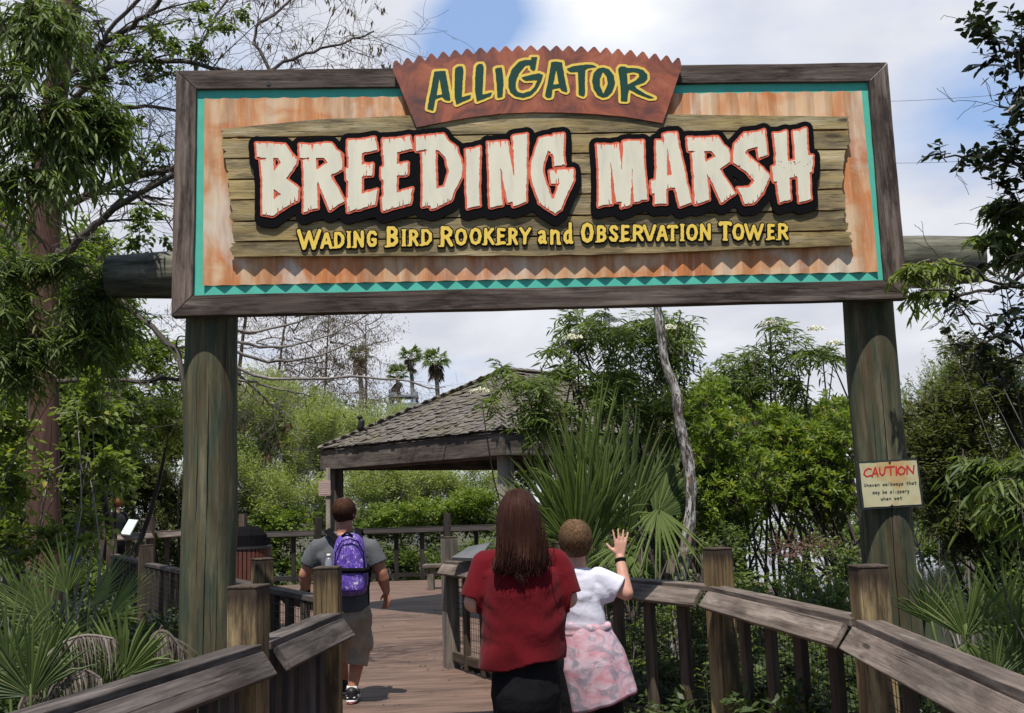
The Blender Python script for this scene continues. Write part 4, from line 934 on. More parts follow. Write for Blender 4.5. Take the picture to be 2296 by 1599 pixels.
capsule(pt, pel+[0, 0, .05], .145, pel+[0, 0, -.06], .155, 18, squash=((0, 1, 0), .86))
for s in (-1, 1):
    hp = pel+[s*.062, 0, -.05]; kn = np.array([gx0+s*.060, WY+.03, .49]); an = np.array([gx0+s*.085, WY-.02, .09])
    capsule(pt, hp, .092, kn, .060); capsule(pt, kn, .060, an, .055)
fuse('trousers', pt, M['blackpants'], wo_root, .009, 5, folds(.004, 2))
M['shoe'] = plain('dark_shoe', (.015, .015, .017), .5)
for s in (-1, 1):
    an = np.array([gx0+s*.085, WY-.02, .09]); mb = MB(); capsule(mb, an+[0, -.045, -.045], .046, an+[s*.02, .16, -.055], .036); capsule(mb, an+[0, -.03, -.01], .048, an+[0, 0, .0], .046)
    fuse('shoe', mb, M['shoe'], wo_root, .007, 4)
# long hair
M['hair_brown'] = hair_mat('dark_brown_hair', (.022, .010, .008), (.050, .022, .016)); hr = np.random.default_rng(21)
mb = MB(); ell(mb, Tw(0, -.1, .14), (HR*.80, HR*.95, HR*.93), Aw, 30, 22)
v = mb.v[0]; loc = ((v-Tw(0, 0, 0))@Aw)/HR; kp = ~((loc[:, 1] > .30) & (loc[:, 2] < .62)); mb.f = [f for f in mb.f if all(kp[i] for i in f)]
for k in range(1500):
    th = hr.uniform(-2.05, 2.05); el = hr.uniform(.03, .55)      # around the back of the head, from the parting outwards
    x = math.sin(th)*math.cos(math.pi/2-el*1.1); 
    dirv = np.array([math.sin(th)*math.sin(el), -math.cos(th)*math.sin(el), math.cos(el)])
    p = np.array([dirv[0]*.80, -.1+dirv[1]*.95, .14+dirv[2]*.93])
    q0 = Tw(*p); nrm = unit(np.array([dirv[0]/.8, dirv[1]/.95, dirv[2]/.93])@Aw.T)
    side = math.sin(th)
    zend = wp(1163, 1276)[2]+abs(side)**2*.10+hr.normal(0, .020)+.03*math.sin(side*9)+(hr.random() < .12)*hr.uniform(0, .1)
    xw = .088*side+hr.normal(0, .009)
    em = np.array([math.sin(th)*.82*.92, -.1-math.cos(th)*.97*.92, .14+.93*.38]); em = Tw(*em)+nrm*.004*hr.random(); ex = Tw(math.sin(th)*.82, -.1-math.cos(th)*.97, .0); ex2 = np.array([hc[0]+.092*side, min(hc[1]-.075-.035*math.cos(th), hc[1]+.02), hc[2]-.13])
    back = WY-.142-.028*math.cos(th)*hr.uniform(.4, 1.2) if abs(th) < 1.5 else WY-.07
    e3 = np.array([hc[0]+xw*1.08, back, hc[2]-.24+hr.normal(0, .01)]); e4 = np.array([hc[0]+.012+xw*(.74 if abs(side) < .8 else .95)+hr.normal(0, .010), back+.004, zend])
    ctl = np.array([q0+nrm*.004, em, ex+nrm*.006*hr.random(), ex2, e3, (e3+e4)/2+[hr.normal(0, .006), -.008, 0], e4])
    cum = np.concatenate([[0], np.cumsum(np.linalg.norm(np.diff(ctl, axis=0), axis=1))]); ts = np.linspace(0, cum[-1], 14)
    cv = np.column_stack([np.interp(ts, cum, ctl[:, i]) for i in range(3)])
    for _ in range(2): cv[1:-1] = (cv[:-2]+2*cv[1:-1]+cv[2:])/4
    ph = hr.uniform(0, 6); cv += (np.sin(np.linspace(0, 9, 14)+ph)*.0035)[:, None]*np.array([1, .4, 0])
    fly = k % 14 == 0
    if fly: cv = cv+np.linspace(0, 1, 14)[:, None]**1.5*np.array([hr.normal(0, .022), hr.normal(-.012, .012), hr.normal(0, .012)])
    r_ = .0011 if fly else hr.uniform(.0022, .0055); mb.tube(cv, r_*np.array([.9, 1, 1.1, 1.15, 1.15, 1.15, 1.1, 1.1, 1.05, 1, .9, .7, .45, .12]), 4, t=hr.random(), cap=False)
mb.build('long_hair', M['hair_brown'], wo_root, smooth=True)

# ---- the child waving -------------------------------------------------------------------------
KY = 5.0; kp_ = lambda x, y, dy=0: P(x, y, KY+dy)
kx = kp_(1303, 1400)[0]
ch_root = thing('person', [kx+.05, KY, 0], 'child in a white t-shirt waving one hand, patterned jacket tied round the waist', 'person')
hc = kp_(1291, 1216, .0); KR = .105; body = MB(); Tk, Ak = head(body, hc, KR, -.12, -.05)
nk = kp_(1293, 1276, -.01); sL, sR = kp_(1247, 1298), kp_(1343, 1297); eR, wR = kp_(1404, 1330, -.02), kp_(1390, 1252, .05)
eL, wL = kp_(1222, 1360, .05), kp_(1240, 1385, .25)
pel = kp_(1318, 1452); chs = kp_(1299, 1330)
capsule(body, nk, .046, hc-[0, .01, .05], .044); capsule(body, sL, .045, sR, .045); capsule(body, chs, .098, pel, .11, squash=((0, 1, 0), .78)); capsule(body, nk-[0, 0, .02], .055, chs, .09)
capsule(body, sR, .046, eR, .036); capsule(body, eR, .036, wR, .023); capsule(body, sL, .046, eL, .036); capsule(body, eL, .035, wL, .023)
hand(body, wR+np.array([0, 0, .005]), unit(kp_(1392, 1200, .06)-wR), np.array([-1., 0, 0]), np.array([0, -1., .1]), .150, (.05, .08, .05), .16, 1.0)
hand(body, wL, unit(wL-eL), np.array([.3, .2, 1]), np.array([-1., 0, 0]), .145, (.4, .5, .4))
kf = []
for s in (-1, 1):
    hp = pel+[s*.075, 0, -.05]; an = np.array([kx+.06+s*.10, KY+.02*s, .08]); kn = (hp+an)/2+[0, .03, 0]; kf.append((hp, kn, an))
    capsule(body, hp, .075, kn, .055); capsule(body, kn, .052, an, .036); capsule(body, an-[0, .03, .03], .034, an+[s*.02, .12, -.05], .026)
fuse('body', body, M['skin'], ch_root, .0048, 3); face_parts(ch_root, Tk, Ak, KR, 'k')
M['white_shirt'] = cloth('white_cotton', (.66, .65, .72), (.60, .585, .67), 7, .9)
sh = MB(); capsule(sh, kp_(1296, 1318), .112, kp_(1309, 1400), .112, 18, squash=((0, 1, 0), .80)); capsule(sh, sL+[.01, 0, -.004], .054, sR+[-.01, 0, -.004], .054, 16)
capsule(sh, nk-[0, 0, .03], .062, chs, .10)
slv = sR+(eR-sR)*.70
capsule(sh, sR, .058, slv, .066, 16); capsule(sh, sR-[.03, 0, .06], .07, slv-[.06, 0, .02], .052); capsule(sh, sL, .058, sL+(eL-sL)*.7, .062)
o = fuse('t_shirt', sh, M['white_shirt'], ch_root, .0065, 6, folds(.0055, 9, (14, 8, 24)))
trim(o, lambda p: (np.array(p)-slv)@unit(eR-sR) > .012 and p[0] > kx+.12 or p[2] < kp_(1310, 1440)[2] or p[2] > nk[2]+.022 or (np.array(p)-(sL+(eL-sL)*.7))@unit(eL-sL) > .01 and p[0] < kx-.12); shell(o, .002)
pt = MB()
for hp, kn, an in kf: capsule(pt, hp+[0, 0, .0], .085, kn, .066); capsule(pt, kn, .068, an+[0, 0, .02], .055)
capsule(pt, pel+[0, 0, .02], .102, pel-[0, 0, .04], .10, squash=((0, 1, 0), .85)); fuse('trousers', pt, M['blackpants'], ch_root, .009, 4, folds(.003, 5))
for hp, kn, an in kf:
    mb = MB(); capsule(mb, an+[0, -.04, -.04], .04, an+[0, .13, -.048], .032); fuse('shoe', mb, M['shoe'], ch_root, .007, 3)
# jacket tied round the waist: a flared sheet hanging behind, with knotted sleeves in front
def pattern_mat():
    mt, N, b = mat_new('pink_grey_patterned_fabric'); t = N.add('ShaderNodeTexCoord').outputs['Object']
    v = N.scale(t, (9, 9, 14)); n = N.noise(v, 1, 5, .6, 1.4); n2 = N.noise(N.scale(t, (7, 7, 11), (4, 2, 7)), 1, 5, .6, 1.8); n3 = N.noise(N.scale(t, (26, 26, 60), (1, 5, 2)), 1, 3, .6, .8)
    col = N.mix(N.ramp(n, ((.40, 0.), (.60, 1.))), (.56, .42, .47), (.55, .25, .29))
    col = N.mix(N.ramp(n2, ((.47, 0.), (.58, .85))), col, (.23, .225, .26))
    col = N.mix(N.ramp(n3, ((.60, 0.), (.68, .5))), col, (.60, .52, .55))
    N.link(col, b.inputs['Base Color']); b.inputs['Roughness'].default_value = .85; return mt
M['pattern'] = pattern_mat(); M['hem'] = cloth('dark_red_trim', (.12, .008, .014))
nu, nv = 44, 30; V = []
a0, a1 = math.radians(-205), math.radians(25)
for j in range(nv+1):
    f = j/nv
    xl = np.interp(f, [0, .1, .5, 1], [1264, 1259, 1258, 1280]); xr_ = np.interp(f, [0, .1, .4, 1], [1358, 1366, 1393, 1424])
    for i in range(nu+1):
        g = i/nu; a = a0+(a1-a0)*g; mid = (xl+xr_)/2; hw_ = (xr_-xl)/2
        yt = 1398+(1.5*math.sin(g*20)); yb = np.interp(math.cos(a), [-1, 1], [1596, 1549]); yy = yt+(yb-yt)*f
        hw_ *= 1+.035*math.sin(g*23+2*f)*f+.02*math.sin(g*51)*f
        c = kp_(mid, yy); rx = hw_*KY/FPX; ry = rx*(1.0-.16*f)
        V.append((c[0]+rx*math.cos(a), KY+.01+ry*math.sin(a)*(1+.05*math.sin(g*31+f*3)), c[2]))
mb = MB(); F = [(j*(nu+1)+i, j*(nu+1)+i+1, (j+1)*(nu+1)+i+1, (j+1)*(nu+1)+i) for j in range(nv) for i in range(nu)]; mb.raw(V, F)
jk = mb.build('tied_jacket', M['pattern'], ch_root, smooth=True); shell(jk, .006)
mb = MB(); mb.tube([V[nv*(nu+1)+i] for i in range(nu+1)], .006, 6); mb.build('hem_band', M['hem'], jk, smooth=True)
mb = MB(); rg = []
for i in range(25): a = 2*math.pi*i/24; c = kp_(1311, 1404); rg.append((c[0]+.112*math.cos(a), KY+.092*math.sin(a), c[2]+.008*math.sin(a*2)))
mb.tube(rg, .022, 8)
for i in range(25): a = 2*math.pi*i/24; rg[i] = (rg[i][0], rg[i][1], rg[i][2]-.03+.006*math.sin(a*3))
mb.tube(rg, .020, 8); q = np.array(rg[6]); mb.tube([q, q+[.02, .05, -.03], q+[.05, .06, -.2]], [.03, .03, .02], 8); mb.tube([q, q+[-.02, .05, -.03], q+[-.05, .06, -.22]], [.03, .03, .02], 8)
fuse('knotted_sleeves', mb, M['pattern'], jk, .007, 4, folds(.004, 3))
mb = MB(); d = unit(wR-eR); q = wR-d*.012; mb.tube([q-d*.010, q-d*.008, q+d*.008, q+d*.010], [.024, .0275, .0275, .024], 16); mb.build('wristband', M['black'], ch_root, smooth=True)
M['hair_light'] = hair_mat('light_brown_hair', (.075, .042, .024), (.19, .115, .066)); tufts('short_hair', ch_root, M['hair_light'], Tk, Ak, KR, 3600, 3, -.72, .48)

# ---- the man with the backpack ----------------------------------------------------------------
MY = 8.75; mp = lambda x, y, dy=0: P(x, y, MY+dy); mx = mp(775, 1300)[0]
man = thing('person', [mx, MY, 0], 'person in a grey t-shirt and khaki cargo shorts walking away with a purple backpack', 'person')
hc = mp(773, 1150, .0); MR = .124; body = MB(); Tm, Am = head(body, hc, MR, -.35, -.05)
nk = mp(771, 1192); sL, sR = mp(711, 1230), mp(832, 1230); eL, wL = mp(684, 1288, .02), mp(686, 1330, .10); eR, wR = mp(855, 1284, .0), mp(866, 1325, .05)
pel = mp(777, 1368); chs = mp(773, 1262)
capsule(body, nk-[0, 0, .02], .070, hc-[0, .01, .06], .066); capsule(body, sL, .07, sR, .07); capsule(body, chs, .17, pel, .165, squash=((0, 1, 0), .8)); capsule(body, nk-[0, 0, .06], .09, chs, .14)
for s, a, e, wr in ((-1, sL, eL, wL), (1, sR, eR, wR)):
    capsule(body, a, .072, e, .054); capsule(body, e, .053, e+(wr-e)*.35, .054); capsule(body, e+(wr-e)*.35, .054, wr, .033)
hand(body, wR, np.array([.05, .1, -1.]), np.array([-.75, .6, 0.]), np.array([.7, -.7, 0]), .185, (.3, .35, .3), .10, .8)
hand(body, wL, np.array([0, .15, -1.]), np.array([.75, .6, 0.]), np.array([-.7, -.7, 0]), .185, (.3, .4, .3))
anR = mp(790, 1547, .0); anR[2] = max(anR[2], .10); anL = np.array([mx-.09, MY+.42, .10])
mf = [(pel+[.10, 0, -.05], mp(806, 1452, .06), anR), (pel+[-.10, 0, -.05], np.array([mx-.11, MY+.24, .50]), anL)]
for hp, kn, an in mf: capsule(body, hp, .11, kn, .066); capsule(body, kn, .062, kn+(an-kn)*.35, .064); capsule(body, kn+(an-kn)*.35, .064, an, .040); capsule(body, an-[0, .03, .04], .045, an+[0, .16, -.06], .034)
fuse('body', body, M['skin_man'], man, .0065, 4); face_parts(man, Tm, Am, MR, 'm')
M['greyshirt'] = cloth('grey_cotton', (.105, .11, .118), (.09, .094, .102), 6, .9)
sh = MB(); capsule(sh, chs+[0, 0, .02], .215, pel+[0, 0, .07], .205, 20, squash=((0, 1, 0), .82)); capsule(sh, sL+[.02, 0, -.005], .082, sR+[-.02, 0, -.005], .082, 16); capsule(sh, nk-[0, 0, .075], .1, chs, .17); capsule(sh, nk-[0, -.01, .055], .088, sL+[.01, 0, -.01], .082); capsule(sh, nk-[0, -.01, .055], .088, sR+[-.01, 0, -.01], .082)
for s, a, e in ((-1, sL, eL), (1, sR, eR)):
    capsule(sh, a, .085, a+(e-a)*.62, .090, 16); capsule(sh, a-[s*.06, 0, .08], .10, a+(e-a)*.45-[s*.08, 0, .0], .08)
o = fuse('t_shirt', sh, M['greyshirt'], man, .0095, 6, folds(.007, 12, (8, 6, 15)))
trim(o, lambda p: p[2] < pel[2]-.01 or p[2] > nk[2]+.022 or (np.array(p)-(sR+(eR-sR)*.66))@unit(eR-sR) > 0 and p[0] > mx+.2 or (np.array(p)-(sL+(eL-sL)*.66))@unit(eL-sL) > 0 and p[0] < mx-.2); shell(o)
M['khaki'] = cloth('khaki_twill', (.42, .335, .24), (.33, .26, .18), 9, .85); pt = MB(); capsule(pt, pel+[0, 0, .06], .178, pel+[0, 0, -.08], .182, 18, squash=((0, 1, 0), .85))
for hp, kn, an in mf:
    capsule(pt, hp, .125, kn+[0, 0, .02], .102, 16); capsule(pt, kn, .10, kn+(an-kn)*.40, .098, 16); out_ = np.sign(hp[0]-pel[0])
    c = hp+(kn-hp)*.72+[out_*.085, -.01, 0]; capsule(pt, c+[0, -.03, .07], .04, c+[0, -.03, -.07], .045)
o = fuse('cargo_shorts', pt, M['khaki'], man, .009, 5, folds(.012, 6, (10, 7, 14)))
trim(o, lambda p: any((np.array(p)-(kn+(an-kn)*.43))@unit(an-kn) > 0 and np.linalg.norm(np.array(p)[:2]-(kn+(an-kn)*.43)[:2]) < .2 for hp, kn, an in mf)); shell(o, .004)
M['white_cloth'] = cloth('white_sock', (.7, .7, .7)); M['sole'] = plain('white_sole', (.62, .6, .6), .5); M['red_sole'] = plain('pink_red_sole', (.55, .08, .09), .5)
for hp, kn, an in mf:
    mb = MB(); mb.tube([an+[0, 0, -.005], an+[0, 0, .035]], [.050, .047], 14); mb.build('sock', M['white_cloth'], man, smooth=True)
    mb = MB(); capsule(mb, an+[0, -.045, -.045], .047, an+[0, .19, -.055], .040); capsule(mb, an+[0, -.045, -.012], .047, an+[0, .02, -.012], .05); so_ = fuse('shoe', mb, M['shoe'], man, .008, 3)
    mb = MB(); capsule(mb, an+[0, -.05, -.080], .048, an+[0, .20, -.080], .043, squash=((0, 0, 1), .35)); fuse('sole', mb, M['sole'], so_, .007, 2)
    mb = MB(); capsule(mb, an+[0, -.055, -.095], .040, an+[0, -.02, -.095], .040, squash=((0, 0, 1), .22)); fuse('heel_pad', mb, M['red_sole'], so_, .006, 2)
    mb = MB(); mb.tube([an+[-.048, .05, -.05], an+[-.05, .0, -.045], an+[-.03, -.082, -.05], an+[.03, -.082, -.05], an+[.05, 0, -.045], an+[.048, .05, -.05]], .006, 6); mb.build('side_stripe', M['sole'], so_, smooth=True)
mb = MB(); d = unit(wL-eL); q = wL-d*.03; mb.tube([q-d*.02, q-d*.015, q+d*.015, q+d*.02], [.036, .041, .041, .036], 16); wt = mb.build('watch_strap', M['black'], man, smooth=True)
mb = MB(); n_ = np.array([-.8, -.6, 0]); mb.tube([q+n_*.036, q+n_*.05], .019, 14); mb.build('watch_face', plain('steel', (.6, .6, .62), .25, .05, metal=1), wt)
M['hair_man'] = hair_mat('short_brown_hair', (.035, .018, .012), (.10, .05, .032)); tufts('short_hair', man, M['hair_man'], Tm, Am, MR, 3600, 8, -.66, .42)

# backpack: held by the man, a thing of its own
def bag_mat():
    mt, N, b = mat_new('purple_printed_nylon'); t = N.add('ShaderNodeTexCoord').outputs['Object']
    n4 = N.noise(t, 10, 3, .5); col = N.mix(N.ramp(n4, ((.4, 0.), (.6, 1.))), (.080, .034, .28), (.135, .065, .42))
    w1 = N.noise(N.scale(t, (24, 24, 17)), 1, 3, .55, 2.2); w2 = N.noise(N.scale(t, (46, 46, 34), (5, 1, 8)), 1, 3, .6, 1.5); w3 = N.noise(N.scale(t, (30, 30, 24), (2, 9, 4)), 1, 2, .5, 2.5)
    col = N.mix(N.ramp(w1, ((.54, 0.), (.60, .8))), col, (.30, .21, .62)); col = N.mix(N.ramp(w3, ((.47, 0.), (.495, .85), (.52, 0.))), col, (.025, .014, .09))
    col = N.mix(N.ramp(w1, ((.63, 0.), (.66, .9))), col, (.66, .60, .82)); col = N.mix(N.ramp(w2, ((.63, 0.), (.67, .9))), col, (.60, .52, .80))
    N.link(col, b.inputs['Base Color']); b.inputs['Roughness'].default_value = .42; return mt
bmat = bag_mat(); by = MY-.235; bq = lambda x, y, dy=0: P(x, y, by+dy)
bag = thing('backpack', bq(783, 1332), 'purple printed backpack worn on the walking man', 'backpack')
def sbox(mb, c, h, e=.5, taper=0., ns=40, nr=26):
    sg = lambda v, p: math.copysign(abs(v)**p, v); V = []; F = []
    for i in range(nr+1):
        ph = math.pi*(i/nr-.5)
        for j in range(ns):
            th = 2*math.pi*j/ns; z = sg(math.sin(ph), e); k = 1-taper*(z+1)/2; q = sg(math.cos(ph), e)
            V.append(np.asarray(c)+[h[0]*k*q*sg(math.cos(th), e), h[1]*k*q*sg(math.sin(th), e), h[2]*z])
    for i in range(nr):
        for j in range(ns): a_ = i*ns+j; b2 = i*ns+(j+1) % ns; F.append((a_, b2, b2+ns, a_+ns))
    mb.raw(V, F)
def ribbon(pts, wd, th, out):
    mb = MB(); p = smoothpath(pts, 16)
    for u_, v_ in zip(p[:-1], p[1:]): mb.beam(u_, v_+(v_-u_)*.12, wd, th, up=out)
    return mb
def smoothpath(p, n):
    p = np.asarray(p, float); t = np.linspace(0, len(p)-1, n); return np.column_stack([np.interp(t, range(len(p)), p[:, i]) for i in range(3)])
mb = MB(); sbox(mb, bq(784, 1266, .03), (.172, .105, .262), .55, .26)
body_ = fuse('main_bag', mb, bmat, bag, .007, 4, folds(.012, 15, (7, 6, 9)))
mb = MB(); sbox(mb, bq(783, 1304, -.075), (.138, .062, .098), .5, .06)
pk = fuse('front_pocket', mb, bmat, bag, .006, 4, folds(.008, 17, (9, 7, 10)))
mb = MB(); zp = [bq(750, 1278, -.07), bq(752, 1240, -.075), bq(766, 1214, -.06), bq(784, 1208, -.06), bq(802, 1214, -.06), bq(815, 1240, -.075), bq(817, 1278, -.07)]
mb.tube(zp, .006, 6); mb.build('zip', M['black'], bag, smooth=True)
mb = MB(); q0, q1 = bq(748, 1279, -.10), bq(819, 1279, -.10); mb.tube([q0+[-.01, .06, 0], q0+[.01, -.015, 0], (q0+q1)/2+[0, -.028, 0], q1+[-.01, -.015, 0], q1+[.01, .06, 0]], [.024]*5, 8)
fuse('dark_band', mb, M['black'], bag, .006, 3)
mb = MB(); q = bq(798, 1308, -.165); mb.box(q, .036, .006, .018); mb.build('white_patch', M['sole'], bag)
mb = MB(); a, b_ = bq(768, 1216, -.01), bq(790, 1216, -.01); mb.tube([a, a+[.0, -.01, .055], (a+b_)/2+[0, -.012, .085], b_+[0, -.01, .055], b_], .011, 8); mb.build('grab_loop', M['black'], bag, smooth=True)
for s, sh_, xx in ((-1, sL, 760), (1, sR, 806)):
    mb = MB(); a = bq(xx-s*2, 1217, .06); top_ = np.array([sh_[0]-s*.10, MY-.03, nk[2]-.005])
    ribbon([a+[0, -.03, 0], (a+top_)/2+[0, -.035, .012], top_+[0, -.03, .022], top_+[0, .10, .012], top_+[s*.03, .215, -.12], top_+[s*.06, .20, -.30], bq(783+s*38, 1315, .1)], .058, .014, (s*.25, -.6, .75)).build('shoulder_strap', M['black'], bag, bevel=.003)
bt = thing('water_bottle', bq(735, 1285, .03), 'clear plastic water bottle in the side of the purple backpack', 'bottle')
q = bq(737, 1262, .02); mb = MB(); mb.tube([q-[0, 0, .12], q-[0, 0, .115], q-[0, 0, .0], q+[0, 0, .03], q+[0, 0, .05]], [.03, .033, .033, .022, .014], 16)
mt, N, b = mat_new('clear_plastic'); b.inputs['Base Color'].default_value = (.75, .8, .9, 1); b.inputs['Roughness'].default_value = .12; b.inputs['Transmission Weight'].default_value = .75; mb.build('bottle_body', mt, bt, smooth=True)
mb = MB(); mb.tube([q+[0, 0, .045], q+[0, 0, .075]], .017, 14); mb.build('cap', M['sole'], bt, smooth=True)

# ---- two visitors far off on the left walkway --------------------------------------------------
def far_person(x, ytop, d, z0, label, shirt, pants, hairc, yaw, armf):
    q = P(x, ytop, d); H = q[2]-z0; X0 = q[0]; s = H/1.72; b0 = np.array([X0, d, z0]); at = lambda a, b_, c: b0+rotz(yaw)@np.array([a, b_, c])*s
    r = thing('person', b0, label, 'person'); R = .12*s; mb = MB(); T, A = head(mb, at(0, .02, 1.60), R, yaw)
    capsule(mb, at(0, 0, 1.40), .058*s, at(0, .01, 1.52), .054*s); capsule(mb, at(-.16, 0, 1.38), .055*s, at(.16, 0, 1.38), .055*s); capsule(mb, at(0, 0, 1.22), .13*s, at(0, 0, .92), .13*s)
    sh = MB(); capsule(sh, at(0, 0, 1.26), .165*s, at(0, 0, .96), .16*s, squash=((0, 1, 0), .8)); capsule(sh, at(-.15, 0, 1.375), .075*s, at(.15, 0, 1.375), .075*s); pt = MB(); capsule(pt, at(0, 0, .96), .15*s, at(0, 0, .86), .15*s)
    for k in (-1, 1):
        e = at(k*.25, armf*.05, 1.12); wq = at(k*.2, .1+armf*.2, .98+armf*.1); capsule(mb, at(k*.17, 0, 1.37), .05*s, e, .042*s); capsule(mb, e, .042*s, wq, .03*s); hand(mb, wq, unit(wq-e), at(-k, .3, .3)-b0, at(k, 0, 0)-b0, .18*s)
        capsule(sh, at(k*.17, 0, 1.37), .066*s, e, .058*s); capsule(sh, e, .056*s, e+(wq-e)*.8, .045*s)
        hp, kn, an = at(k*.09, 0, .88), at(k*.1, .02, .48), at(k*.1, -.02, .09); capsule(mb, hp, .09*s, kn, .06*s); capsule(mb, kn, .058*s, an, .04*s); capsule(mb, an-[0, 0, .03], .04*s, an+rotz(yaw)@np.array([0, .15, -.04])*s, .03*s)
        capsule(pt, hp, .105*s, kn, .078*s); capsule(pt, kn, .076*s, an, .06*s)
        ms = MB(); capsule(ms, an-[0, 0, .04], .045*s, an+rotz(yaw)@np.array([0, .15, -.045])*s, .035*s); fuse('shoe', ms, M['shoe'], r, .012, 2)
    fuse('body', mb, M['skin'], r, .009, 3); fuse('jumper', sh, shirt, r, .014, 3); fuse('trousers', pt, pants, r, .014, 3)
    tufts('hair', r, hairc, T, A, R, 300, 5, -.7)
far_person(170, 1130, 20.0, -.02, 'person in dark navy top and blue jeans standing on the far left walkway', cloth('navy_knit', (.012, .014, .03)), cloth('blue_denim', (.04, .075, .17)), M['hair_man'], -1.3, .6)
far_person(263, 1113, 20.6, .05, 'person with reddish hair in a black top on the far left walkway', cloth('black_knit', (.01, .01, .012)), M['blackpants'], hair_mat('reddish_hair', (.16, .055, .025), (.3, .11, .05)), 1.2, .2)

# ---- small things ------------------------------------------------------------------------------
bd = thing('bird', bp-[0, 0, .1], 'small black bird perched on the pavilion roof edge', 'bird')
mb = MB(); capsule(mb, bp-[0, 0, .03], .055, bp+[.02, 0, .06], .05); ell(mb, bp+[-.005, 0, .13], (.042, .045, .04)); capsule(mb, bp+[-.035, -.01, .13], .012, bp+[-.075, -.015, .122], .005); capsule(mb, bp+[.03, 0, -.03], .03, bp+[.10, .01, -.08], .016)
for s in (-1, 1): capsule(mb, bp+[0, s*.02, -.07], .007, bp+[-.01, s*.02, -.13], .006)
fuse('body', mb, plain('black_feathers', (.012, .011, .011), .6), bd, .008, 2)
can_c = P(553, 1300, 14.0); can_c[2] = 0; can = thing('litter_bin', can_c, 'slatted brown litter bin with a black hood beside the left sign pole', 'bin')
mb = MB()
for k in range(36):
    a = 2*math.pi*k/36; c = can_c+np.array([math.cos(a)*.32, math.sin(a)*.32, 0]); mb.beam(c+[0, 0, .06], c+[0, 0, 1.12], .045, .02, up=(math.cos(a), math.sin(a), 0))
mb.build('slats', plain('brown_slat', (.12, .045, .032), .5, .2), can)
mb = MB(); mb.tube([can_c+[0, 0, .03], can_c+[0, 0, 1.1]], .295, 24); mb.build('liner', M['black'], can, smooth=False)
mb = MB(); mb.tube([can_c+[0, 0, 1.12], can_c+[0, 0, 1.15]], .345, 32); mb.build('rim', M['metal_dark'], can)
mb = MB(); mb.tube([can_c+[-.02, 0, 1.15], can_c+[-.02, 0, 1.30], can_c+[-.02, 0, 1.38], can_c+[-.02, 0, 1.42]], [.31, .29, .22, .17], 24); mb.build('hood', M['black'], can, smooth=False)
bc = G(975, 1325, 0); bn = thing('bench', bc+[.4, .4, 0], 'grey bench under the pavilion near the far railing', 'bench'); gb = M['greypost']
mb = MB(); mb.box(bc+[.5, .4, .45], 1.5, .42, .06); mb.build('seat', M['fascia'], bn, bevel=.006)
for k in (-.1, 1.1): mb = MB(); mb.beam(bc+[k+.0, .4, 0], bc+[k, .4, .42], .32, .12, up=(1, 0, 0)); mb.build('leg', gb, bn, bevel=.006)
for y0, y1, lb in ((219, 200, 'thin overhead cable, the higher of two in the sky at right'), (354, 349, 'thin overhead cable, the lower of two in the sky at right')):
    a, b_ = P(1850, y0+9, 60), P(2420, y1-6, 44); mb = MB(); mb.tube([a+(b_-a)*t-SZ*.5*4*t*(1-t)*.5 for t in np.linspace(0, 1, 14)], .011, 5); props(mb.build('overhead_cable', M['metal_dark'], None, a), lb, 'cable')
# grey timber tower behind
tq = P(905, 905, 70); tw = thing('lookout_tower', [tq[0], 70, -1], 'grey lookout tower just showing behind the pavilion roof', 'tower')
gm = plain('blue_grey_timber', (.22, .25, .28), .8, .25, 3)
for a in (-1, 1):
    for b_ in (-1, 1): mb = MB(); mb.beam([tq[0]+a*.85, 70+b_*.85, -1], [tq[0]+a*.85, 70+b_*.85, tq[2]+.9], .18, .18, up=(1, 0, 0)); mb.build('post', gm, tw)
mb = MB(); mb.box([tq[0], 70, tq[2]-.5], 2.1, 2.1, .9); mb.build('platform', gm, tw, bevel=.03)
mb = MB(); mb.box([tq[0], 70, tq[2]+.45], 2.0, 2.0, .12); mb.build('guard_rail', gm, tw)
# ------------------------------------------------------------------ plants
def unitv(a): return a/np.maximum(np.linalg.norm(a, axis=-1, keepdims=True), 1e-9)
def fast_mesh(name, V, F, tint):
    """V (n,3), F (m,4) quads"""
    me = bpy.data.meshes.new(name); me.vertices.add(len(V)); me.vertices.foreach_set('co', np.ascontiguousarray(V, dtype=np.float32).ravel())
    m, k = F.shape; me.loops.add(m*k); me.loops.foreach_set('vertex_index', F.astype(np.int32).ravel())
    me.polygons.add(m); me.polygons.foreach_set('loop_start', np.arange(m, dtype=np.int32)*k)
    a = me.attributes.new('tint', 'FLOAT', 'POINT'); a.data.foreach_set('value', tint.astype(np.float32))
    me.update(calc_edges=True); return me
def leaf_verts(p, d, nrm, L, W, fold=.12, curl=.1):
    d = unitv(d); s = unitv(np.cross(d, nrm)); n = np.cross(s, d); L = L[:, None]; W = W[:, None]
    v = np.stack([p, p+d*L*.33+s*W*.5+n*W*fold, p+d*L*.70+s*W*.36+n*(W*fold-L*curl*.4), p+d*L-n*L*curl, p+d*L*.70-s*W*.36+n*(W*fold-L*curl*.4), p+d*L*.33-s*W*.5+n*W*fold], 1)
    n_ = len(p); f = (np.arange(n_)*6)[:, None, None]+np.array([[0, 1, 2, 3], [0, 3, 4, 5]])[None]
    return v.reshape(-1, 3), f.reshape(-1, 4)
def leaf_verts_far(p, d, nrm, L, W):
    d = unitv(d); s = unitv(np.cross(d, nrm)); L = L[:, None]; W = W[:, None]
    v = np.stack([p, p+d*L*.45+s*W*.5, p+d*L, p+d*L*.45-s*W*.5], 1); n_ = len(p)
    return v.reshape(-1, 3), (np.arange(n_)*4)[:, None]+np.array([[0, 1, 2, 3]])
